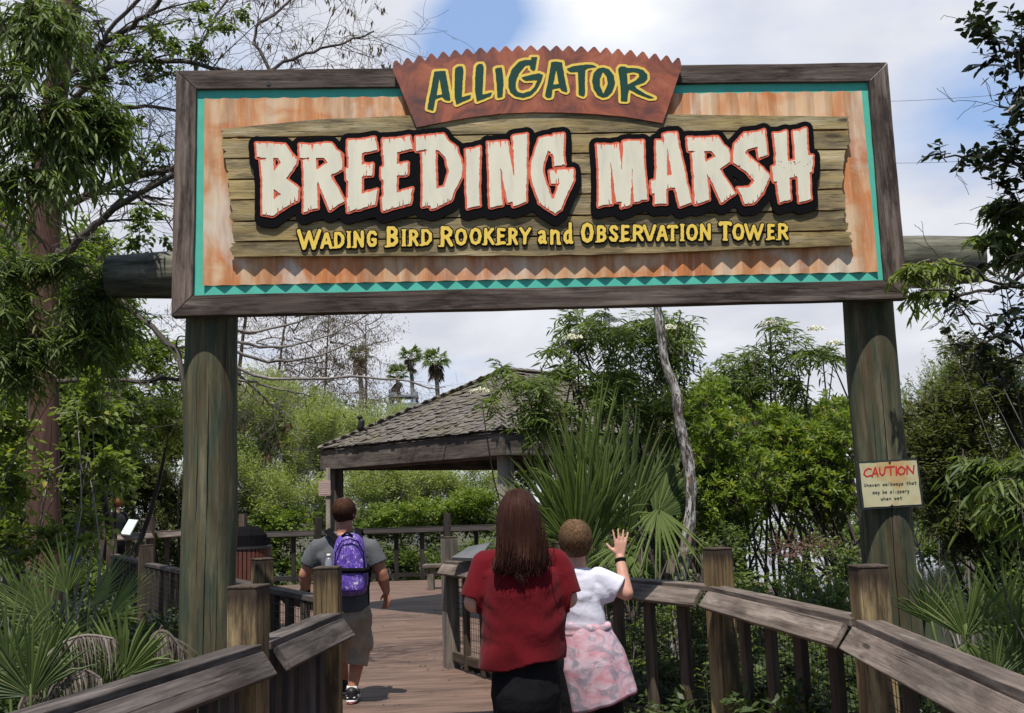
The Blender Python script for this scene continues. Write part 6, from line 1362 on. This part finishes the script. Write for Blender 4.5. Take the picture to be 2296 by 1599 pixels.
lv, tw = spray([C(1430, 470, 9.3, 120, 90, .7), C(1380, 330, 9.5, 90, 80, .6)], n=260, L=.3, k=8, ll=.09, lw=.02, seed=77, droop=.3); place('crown', fast_mesh('crown', *lv), M['lf_mid'], mt_)

# ---- elders and bushes at right
EL = dict(L=.30, k=9, ll=.135, lw=.022, droop=.35, ldroop=.35, arr='pin', outw=.8, up=.15, rnd=.5)
def umbels(root, pts):
    r = np.random.default_rng(3)
    for c in pts:
        n = 260; a = r.uniform(0, 6.28, n); q = np.sqrt(r.random(n))*.10; p = c+np.column_stack([q*np.cos(a), q*np.sin(a)*.8, .03-.8*q*q/.1*.25+r.normal(0, .006, n)])
        v, f = leaf_verts_far(p, r.normal(0, 1, (n, 3))+[0, 0, .3], r.normal(0, 1, (n, 3)), np.full(n, .020), np.full(n, .016)); place('flower_head', fast_mesh('flower_head', v, f, np.repeat(r.random(n), 4)), M['white_flower'], root)
e1 = plant('elder_bush', 'feathery green elder with white flower heads behind the pale crooked trunk', 'bush', np.array([1.9, 11.3, -1.05]), [C(1330, 745, 11, 70, 50, .6), C(1400, 740, 11.2, 80, 60, .7), C(1270, 830, 10.8, 40, 22, .3), C(1440, 840, 11.2, 85, 80, .8), C(1380, 900, 11, 70, 80, .8), C(1500, 790, 11.3, 50, 90, .6), C(1520, 725, 11.4, 40, 40, .5), C(1500, 930, 11.2, 70, 70, .7), C(1250, 780, 10.8, 25, 18, .3), C(1290, 715, 11, 30, 20, .3)],
      M['lf_mid'], M['twig'], dict(n=900, seed=41, clumps=9, cs=.3, **EL), .035, 2)
umbels(e1, [P(1371, 722, 10.3), P(1498, 738, 10.5), P(1285, 760, 10.2), P(1630, 990, 10.4)])
e2 = plant('elder_bush', 'small elder spray hanging over the pavilion roof peak', 'bush', np.array([.9, 10.2, -1.05]), [C(1165, 850, 10, 45, 25, .35), C(1125, 825, 10, 28, 14, .25), C(1215, 870, 10, 40, 35, .35), C(1100, 905, 9.9, 30, 18, .25), C(1250, 930, 10.1, 45, 40, .4), C(1200, 935, 10, 40, 30, .35), C(1290, 980, 10, 50, 50, .45)],
      M['lf_mid'], M['twig'], dict(n=210, seed=43, clumps=8, cs=.3, **EL), .02, 1); umbels(e2, [P(1076, 880, 9.8)])
e3 = plant('elder_bush', 'tall open elder against the sky left of the caution sign pole', 'bush', np.array([3.9, 12.3, -1.05]), [C(1730, 735, 12, 35, 25, .35), C(1690, 790, 12, 45, 40, .5), C(1770, 790, 12, 45, 40, .5), C(1835, 790, 12, 40, 25, .4), C(1860, 800, 12, 22, 20, .3), C(1720, 850, 12, 50, 40, .5), C(1650, 830, 12.2, 40, 40, .5), C(1780, 850, 12, 30, 35, .4)],
      M['lf_mid'], M['twig'], dict(n=300, seed=45, clumps=9, cs=.28, **EL), .03, 2); umbels(e3, [P(1728, 728, 11.7), P(1870, 772, 11.7), P(1830, 740, 11.7)])
WH = dict(L=.22, k=9, ll=.075, lw=.024, droop=.0, ldroop=.0, arr='whorl', outw=.6, up=.6, rnd=.6)
plant('whorled_bush', 'yellow-green bush with whorled leaf tips right behind the pale crooked trunk', 'bush', np.array([2.4, 9.9, -1.05]), [C(1600, 1010, 9.7, 60, 60, .6), C(1660, 1080, 9.7, 70, 70, .7), C(1600, 1130, 9.6, 60, 60, .6), C(1650, 1180, 9.6, 70, 50, .6), C(1610, 920, 10, 50, 50, .5)],
      M['lf_yel'], M['twig'], dict(n=1050, seed=51, clumps=9, cs=.3, **WH), .03, 3)
plant('whorled_bush', 'yellow-green bush with whorled leaf tips just left of the caution sign pole', 'bush', np.array([3.6, 10.6, -1.05]), [C(1760, 1000, 10.5, 70, 50, .6), C(1850, 990, 10.6, 60, 60, .6), C(1790, 1070, 10.4, 80, 60, .7), C(1880, 1080, 10.5, 60, 70, .6), C(1740, 1130, 10.3, 60, 50, .6), C(1830, 1150, 10.3, 70, 50, .6), C(1690, 960, 10.8, 50, 40, .5), C(1870, 930, 11, 30, 30, .4)],
      M['lf_yel'], M['twig'], dict(n=1450, seed=53, clumps=9, cs=.3, **WH), .03, 3)
plant('broadleaf_shrub', 'taller light green bush in the gap between the elder sprays', 'bush', np.array([3.4, 13.3, -1.05]), [C(1600, 860, 13, 60, 50, .7), C(1660, 900, 13, 70, 50, .8), C(1760, 930, 13, 80, 40, .8), C(1560, 950, 13, 60, 60, .7), C(1850, 960, 13.4, 60, 40, .7), C(1690, 1010, 12.6, 140, 60, .9)],
      M['lf_lit'], M['twig'], dict(n=1700, L=.3, k=8, ll=.075, lw=.03, seed=55, clumps=10, cs=.2, droop=.15), .03, 2)
plant('broadleaf_shrub', 'shady undergrowth shrub below the whorled bushes at right', 'bush', np.array([2.9, 9.0, -1.05]), [C(1600, 1220, 8.8, 60, 40, .5), C(1790, 1290, 8.2, 90, 30, .5), C(1890, 1250, 8.6, 50, 60, .5), C(1660, 1310, 8.3, 60, 40, .5), C(1850, 1350, 7.6, 60, 40, .5), C(1700, 1370, 7.6, 70, 40, .5), C(1560, 1380, 8.3, 60, 70, .5), C(1640, 1480, 7.4, 90, 70, .6), C(1470, 1450, 8.6, 60, 90, .6), C(1800, 1480, 6.6, 90, 60, .5), C(1500, 1560, 8, 80, 60, .5)],
      M['lf_mid'], M['twig'], dict(n=1250, L=.2, k=7, ll=.055, lw=.026, seed=57, clumps=9, cs=.2, droop=.15), .014, 2)
plant('broadleaf_shrub', 'dark tall bush behind the hanging sprays at the right edge', 'bush', np.array([5.0, 9.3, -1.05]), [C(2120, 930, 9, 90, 50, .6), C(2220, 900, 9, 80, 80, .7), C(2100, 1030, 9, 80, 70, .7), C(2230, 1040, 9, 90, 90, .8), C(2120, 1150, 9, 80, 80, .7), C(2240, 1190, 9, 80, 80, .7), C(2190, 830, 9.2, 40, 50, .4), C(2150, 780, 9.3, 22, 22, .3)],
      M['lf_olive'], M['bark_dark'], dict(n=3000, L=.3, k=9, ll=.06, lw=.02, seed=59, clumps=12, cs=.2, droop=.05, up=.5), .035, 3)
plant('broadleaf_shrub', 'pale green wispy bush just right of the caution sign pole', 'bush', np.array([4.9, 11.5, -1.05]), [C(2080, 930, 11.5, 45, 60, .5), C(2110, 880, 11.5, 40, 40, .5), C(2060, 1020, 11.5, 50, 60, .6), C(2150, 850, 11.7, 30, 50, .5), C(2080, 1110, 11.4, 60, 60, .5)],
      M['lf_lit'], M['twig_pale'], dict(n=900, L=.5, k=12, ll=.05, lw=.013, seed=61, clumps=9, cs=.2, droop=-.05, up=1.0, outw=.3, rnd=.3), .018, 3)
plant('elder_bush', 'bright drooping sprays of long leaflets at the right edge above the palmettos', 'bush', np.array([2.95, 4.3, -1.05]), [C(2240, 1060, 4.9, 55, 45), C(2180, 1040, 5.0, 40, 28), C(2270, 1130, 4.8, 45, 40), C(2300, 1060, 4.7, 50, 60)],
      M['lf_mid'], M['twig'], dict(n=150, L=.26, k=9, ll=.095, lw=.018, seed=63, droop=.5, ldroop=.6, arr='pin', clumps=5, cs=.25, outw=.8, up=.3), .012, 2)
# branches from the upper right
def oak():
    root = thing('oak_tree', np.array([4.2, 4.6, -1.05]), 'dark small leaved tree reaching in from the upper right edge', 'tree'); rg = np.random.default_rng(9); mb = MB(); tips = []
    mb.tube(smoothline([(4.2, 4.6, -1.05), (4.15, 4.7, 1.0), (4.0, 4.9, 3.0), (3.9, 5.0, 5.2)], 16), np.linspace(.13, .05, 16), 10)
    for pts, nk in (([(2420, 250), (2330, 200), (2270, 130), (2210, 70), (2170, 40)], 4), ([(2420, 420), (2330, 390), (2240, 360), (2160, 352), (2105, 345)], 2), ([(2400, 640), (2300, 640), (2220, 650), (2140, 660), (2060, 650)], 7), ([(2400, 560), (2310, 600), (2250, 640), (2180, 600), (2120, 590)], 4), ([(2420, 300), (2330, 280), (2270, 250), (2230, 225)], 3), ([(2420, 880), (2310, 800), (2230, 740), (2150, 700)], 7), ([(2420, 700), (2330, 700), (2270, 720), (2200, 780), (2160, 820)], 5), ([(2400, 480), (2320, 470), (2260, 450), (2225, 470)], 4)):
        limb(mb, pts, .014, .004, rg, nk, 1, .22, tips, (5.0, 5.0), .02, .2, 5)
    mb.build('limbs', M['bark_dark'], root, smooth=True)
    cl = [C(2215, 75, 5, 45, 38), C(2180, 40, 5, 22, 20), C(2265, 130, 5, 45, 45), C(2290, 200, 5, 35, 40), C(2260, 245, 5, 30, 25), C(2150, 352, 5, 55, 18), C(2110, 348, 5, 28, 14), C(2220, 358, 5, 55, 26), C(2280, 350, 5, 45, 50), C(2285, 440, 5, 45, 45), C(2300, 90, 5, 50, 70), C(2235, 410, 5, 35, 25), C(2260, 290, 5, 35, 30), C(2380, 180, 5, 70, 110), C(2400, 420, 5, 80, 110), C(2520, 300, 5.2, 110, 170)]
    cl2 = [C(2255, 620, 5, 50, 45), C(2150, 690, 5, 60, 22), C(2260, 700, 5, 60, 60), C(2200, 760, 5, 60, 50), C(2270, 800, 5, 50, 60), C(2285, 560, 5, 40, 40), C(2250, 850, 5, 50, 40), C(2400, 700, 5, 90, 130), C(2520, 900, 5.3, 120, 130)]
    a, ta_ = spray(cl, n=300, L=.15, k=7, ll=.060, lw=.034, lfold=.04, seed=71, droop=.05, clumps=7, cs=.25, up=.3); b_, tb_ = spray(cl2, n=150, L=.17, k=7, ll=.058, lw=.031, lfold=.04, seed=72, droop=.05, clumps=7, cs=.3, up=.3)
    place('crown', fast_mesh('crown', *join([a, b_])), M['lf_oak'], root); place('twigs', fast_mesh('twigs', *join([ta_, tb_])), M['bark_dark'], root)
oak()
plant('elder_bush', 'fresh green sprays lit by the sun below the dark leaves at upper right', 'bush', np.array([4.6, 5.6, -1.05]), [C(2245, 490, 5.2, 45, 40), C(2285, 540, 5.2, 40, 40), C(2215, 540, 5.2, 30, 25), C(2280, 460, 5.2, 40, 30)], M['lf_mid'], M['twig'], dict(n=85, L=.22, k=9, ll=.085, lw=.022, seed=73, droop=.5, ldroop=.6, arr='pin', clumps=5, cs=.25), .012, 1)
plant('vine', 'bright leafy vine hanging over the right end of the log beam', 'vine', np.array([4.3, 6.3, -1.05]), [C(2090, 590, 6.0, 45, 22, .12), C(2055, 610, 6.0, 28, 25, .12), C(2125, 600, 6.0, 30, 25, .12), C(2090, 640, 5.95, 30, 18, .12)], M['lf_lit'], M['twig_pale'], dict(n=62, L=.2, k=9, ll=.085, lw=.019, seed=74, droop=.6, ldroop=.7, arr='pin', clumps=6, cs=.25), .006, 1)
# red flowered shrub
plant('flowering_shrub', 'thin shrub with dusty pink seed heads beyond the right railing', 'shrub', np.array([3.1, 8.4, -1.05]), [C(1750, 1240, 8.2, 70, 30, .3), C(1830, 1235, 8.2, 40, 25, .3), C(1790, 1210, 8.2, 40, 20, .3)], leaf('pink_seed_head', (.10, .05, .036), (.18, .085, .065), (.25, .125, .095), .2, .7), M['twig_red'], dict(n=70, L=.14, k=12, ll=.018, lw=.012, seed=75, droop=.0, clumps=8, cs=.2), .008, 3)

# ---- background
def mass(name, label, boxes, n, ll, lw, mat, seed, k=9, L=.7, up=.5, clumps=26, cs=.13, bark=None, droop=.1, rnd=.6):
    lv, tw = spray(boxes, n=n, L=L, k=k, ll=ll, lw=lw, seed=seed, far=True, clumps=clumps, cs=cs, up=up, droop=droop, rnd=rnd)
    v, f, t = lv
    if bark is not None: props(place('thicket_stems', fast_mesh('thicket_stems', *join([(tw[0], tw[1][::3])])), bark), 'pale thin stems inside the '+label, 'undergrowth', kind='stuff')
    return props(place(name, fast_mesh(name, v, f, t), mat), label, 'undergrowth', kind='stuff')
mass('willow_thicket', 'bright green willow thicket behind the pavilion', [C(600, 960, 27, 90, 110, 2.), C(700, 1000, 28, 90, 110, 2.), C(560, 1080, 26, 80, 90, 2.), C(660, 1120, 26, 110, 60, 2.), C(790, 1010, 30, 80, 80, 2.), C(820, 1090, 27, 100, 60, 2.), C(900, 1100, 28, 90, 60, 2.), C(960, 1090, 30, 100, 60, 2.), C(600, 890, 30, 60, 50, 2.), C(680, 930, 33, 90, 60, 2.), C(840, 950, 34, 110, 40, 2.), C(1040, 1090, 30, 90, 60, 2.), C(480, 1000, 28, 80, 120, 2.)], 16000, .12, .030, M['lf_wil'], 81, 10, .85, .9, bark=M['twig_pale'])
mass('shrub_belt', 'darker low shrubs behind the far railing', [C(620, 1190, 25, 140, 45, 1.2), C(800, 1180, 25, 130, 40, 1.2), C(960, 1180, 25.5, 120, 40, 1.2), C(1090, 1170, 25.5, 100, 50, 1.2), C(700, 1270, 24.2, 200, 50, .8), C(930, 1270, 24.2, 150, 45, .8), C(1080, 1270, 24, 90, 50, .8), C(560, 1270, 24.2, 90, 50, .8)], 5200, .12, .05, M['lf_mid'], 82, 9, .5)
mass('right_undergrowth', 'low scrub on the far right bank', [C(2500, 1120, 12, 170, 150, 1.2), C(2700, 1050, 14, 200, 200, 1.5), C(2450, 1350, 8, 150, 130, 1.), C(2400, 1050, 16, 150, 120, 1.4), C(2750, 1350, 8, 250, 150, 1.)], 3600, .09, .035, M['lf_mid'], 90, 9, .45)
mass('left_undergrowth', 'low scrub beyond the left walkway', [C(60, 1210, 24, 130, 60, 1.2), C(230, 1230, 25, 130, 50, 1.2), C(380, 1240, 25, 110, 50, 1.2), C(500, 1230, 25, 110, 50, 1.2), C(150, 1330, 15, 160, 50, 1.), C(330, 1380, 13, 100, 40, .8), C(40, 1350, 13, 120, 60, 1.)], 4200, .11, .045, M['lf_mid'], 89, 9, .45)
mass('yellowish_shrubs', 'yellow tinged shrubs along the far railing', [C(900, 1150, 24.5, 70, 26, .8), C(1000, 1145, 24.6, 70, 30, .8), C(1060, 1130, 24.6, 50, 30, .8), C(640, 1160, 24.6, 70, 20, .8)], 1100, .11, .045, M['lf_yel'], 83, 9, .4)
mass('far_woodland', 'far belt of trees closing the view at right', [C(1500, 1010, 48, 160, 80, 4), C(1700, 990, 52, 160, 50, 4), C(1880, 960, 55, 90, 55, 4), C(2060, 980, 50, 120, 60, 4), C(2260, 960, 48, 140, 80, 4), C(1240, 1040, 46, 140, 70, 4), C(1000, 1000, 60, 140, 50, 4), C(1600, 1120, 40, 160, 50, 3), C(2100, 1140, 40, 250, 60, 3)], 9000, .30, .12, M['lf_olive'], 84, 8, 1.3)
mass('left_woodland', 'far wood behind the left shrubs', [C(60, 900, 30, 150, 200, 3), C(250, 960, 32, 130, 130, 3), C(150, 700, 32, 150, 120, 3), C(420, 930, 36, 100, 80, 3), C(120, 1120, 26, 220, 90, 3), C(-60, 600, 30, 140, 160, 3), C(480, 980, 38, 120, 90, 3)], 7500, .26, .10, M['lf_mid'], 85, 8, 1.1)
mass('marsh_plants', 'ground cover of small leaves below the right railing', [C(1600, 1600, 7.5, 260, 60, 1.2), C(1900, 1560, 6, 250, 60, 1.), C(1450, 1500, 10, 160, 60, 1.4), C(2150, 1560, 5.6, 200, 60, .8), C(1560, 1420, 10.5, 220, 40, 1.2), C(1250, 1430, 11.5, 160, 50, 1.)], 3800, .07, .03, M['lf_dark'], 86, 8, .25)
mass('fern_cover', 'ground cover of small leaves below the left railing', [C(120, 1560, 6.5, 260, 70, 1.2), C(330, 1480, 7.2, 130, 60, 1.0), C(60, 1420, 8, 180, 70, 1.2), C(400, 1420, 8.2, 90, 50, .8)], 2600, .06, .025, M['lf_dark'], 87, 8, .25)
mass('lakeside_scrub', 'dense low scrub between the fan palm and the water', [C(1320, 1200, 15, 120, 70, 1.2), C(1480, 1180, 15, 110, 80, 1.2), C(1620, 1200, 17, 110, 60, 1.4), C(1400, 1300, 13, 150, 60, 1.2), C(1560, 1320, 13, 120, 50, 1.), C(1850, 1200, 17, 160, 50, 1.4), C(2080, 1220, 14, 120, 60, 1.2), C(2240, 1240, 12, 120, 60, 1.2), C(1240, 1250, 14, 60, 60, 1.)], 5200, .09, .04, M['lf_mid'], 88, 9, .45)
# bare brownish trees beyond the pole
for i, (x, yt, d, sp_) in enumerate(((575, 560, 36, 1.), (660, 590, 38, 1.), (740, 660, 40, .9), (820, 720, 42, .7))):
    lab = ('bare brownish tree close to the left sign pole', 'bare brownish tree with dangling tufts, second from the left sign pole', 'bare grey-brown tree, third from the left sign pole', 'smallest bare tree, nearest the distant palms')[i]
    b_ = grd(x, 1150, d); root = thing('bare_tree', b_, lab, 'tree', 'bare trees beyond the thicket'); rg = np.random.default_rng(60+i); mb = MB(); tips = []; top = P(x, yt, d); tr = smoothline([b_, b_+(top-b_)*.3+rg.normal(0, .3, 3)*[1, 1, 0], b_+(top-b_)*.6+rg.normal(0, .4, 3)*[1, 1, 0], top], 14); mb.tube(tr, np.linspace(.11, .02, 14)*(1+.5*(i == 0)), 8); mb.build('trunk', M['twig_red'], root, smooth=True); mb = MB()
    for q in range(30):
        f = rg.uniform(.35, 1.); p = b_+(top-b_)*f; a = rg.uniform(0, 6.28); grow(mb, p, [math.cos(a), math.sin(a), rg.uniform(-.1, .45)], 2.1*sp_*rg.uniform(.5, 1.3), .03, 3, rg, .25, (4, 4, 3), tips, .03)
    mb.build('limbs', M['twig_red'] if i < 2 else M['twig_pale'], root)
    place('brown_tufts', fast_mesh('brown_tufts', *tip_leaves(tips, 4500, .15, .03, 9+i, .2, 1.0)), M['lf_brown'], root)
# pale arching bare branches just right of the left pole
pb = thing('bare_tree', grd(430, 1250, 13), 'pale bare branches arching out from behind the left sign pole', 'tree'); rg = np.random.default_rng(91); mb = MB(); tips = []
mb.tube(smoothline([grd(430, 1250, 13), P(440, 1000, 13), P(450, 800, 13), P(440, 560, 13)], 16), np.linspace(.11, .05, 16), 10); mb.build('trunk', M['bark_grey'], pb, smooth=True); mb = MB()
for pts in ([(440, 740), (560, 800), (640, 812), (720, 795), (800, 760), (860, 720)], [(440, 770), (560, 838), (680, 850), (800, 845), (900, 850), (960, 870), (1000, 868)], [(445, 700), (540, 740), (640, 730), (720, 700), (790, 640)], [(445, 830), (540, 850), (620, 870), (700, 890)], [(440, 720), (540, 770), (640, 775), (740, 750), (850, 690)], [(440, 780), (520, 830), (600, 900), (640, 930)]):
    limb(mb, pts, .028, .007, rg, 8, 2, .75, tips, (13, 13.6), .01, .16, 6)
mb.build('limbs', M['twig_pale'], pb, smooth=True); place('brown_tufts', fast_mesh('brown_tufts', *tip_leaves(tips[::6], 130, .08, .02, 4, .03, 1.4)), M['lf_brown'], pb)
# distant palms
for x, y, d, R, lab in ((891, 838, 100, 30, 'lowest of the three distant fan palms over the pavilion roof'), (921, 797, 104, 32, 'distant green fan palm, middle of the three over the pavilion roof'), (977, 806, 98, 36, 'shaggy distant palm with a skirt of dead leaves, nearest the pavilion peak'), (806, 795, 96, 30, 'distant brownish palm standing alone behind the bare trees')):
    k = d/FPX; top = P(x, y, d); b_ = np.array([top[0]-.2, d, -1.05]); root = thing('fan_palm', b_, lab, 'palm', 'distant fan palms'); mb = MB(); mb.tube(smoothline([b_, (b_+top)/2+[.3, 0, 0], top], 12), np.linspace(.28, .20, 12), 8); mb.build('trunk', M['bark_grey'], root, smooth=True); r = np.random.default_rng(int(x)); mb = MB(); md = MB()
    for q in range(34):
        a = r.uniform(0, 6.28); el = r.uniform(-.5, 1.2); dr = np.array([math.cos(a)*math.cos(el), math.sin(a)*math.cos(el), math.sin(el)]); h = top+dr*R*k*.5; fan(mb, h, dr, (-dr[0]*.3, -.3, 1), R*k*.62, 170, 12, q, .5, split=.5)
    dead = 26 if x in (977, 806) else 8
    for q in range(dead): a = r.uniform(0, 6.28); dr = np.array([math.cos(a)*.45, math.sin(a)*.45, -1]); h = top+np.array([math.cos(a)*.3, math.sin(a)*.3, -r.uniform(.2, 1.6)]); fan(md, h, dr, (dr[0], dr[1], .3), R*k*.7, 90, 7, q, .1, split=.5)
    mb.build('crown', M['fan'], root); md.build('dead_skirt', M['lf_brown'], root)
# one far round tree just left of the caution pole
plant('leafy_tree', 'far rounded tree top showing just left of the caution sign pole', 'tree', grd(1900, 1100, 34), [C(1895, 935, 34, 45, 35, .8), C(1870, 960, 34, 50, 30, .8), C(1930, 950, 34, 40, 40, .8)], M['lf_olive'], M['bark_dark'], dict(n=700, L=.6, k=8, ll=.2, lw=.1, seed=95, far=True, clumps=12, cs=.18), .12, 1)

# fallen leaves on the boards
r = np.random.default_rng(77); k = 260; lx_ = r.uniform(-1.4, 1.5, k)*(.9); ly_ = r.uniform(2, 12, k); ok = (lx_ > -1.0-.35*np.maximum(ly_-5.4, 0)) & (lx_ < 1.4-.48*np.maximum(ly_-6, 0)); lx_, ly_ = lx_[ok], ly_[ok]; k = len(lx_)
v, f = leaf_verts(np.column_stack([lx_, ly_, np.full(k, .006)]), np.column_stack([r.normal(0, 1, (k, 2)), np.zeros(k)]), np.column_stack([r.normal(0, .15, (k, 2)), np.ones(k)]), r.uniform(.025, .06, k), r.uniform(.008, .02, k))
props(place('leaf_litter', fast_mesh('leaf_litter', v, f, np.repeat(r.random(k), 6)), M['lf_brown']), 'scattered small dry leaves on the boardwalk planks', 'leaf litter', kind='stuff')
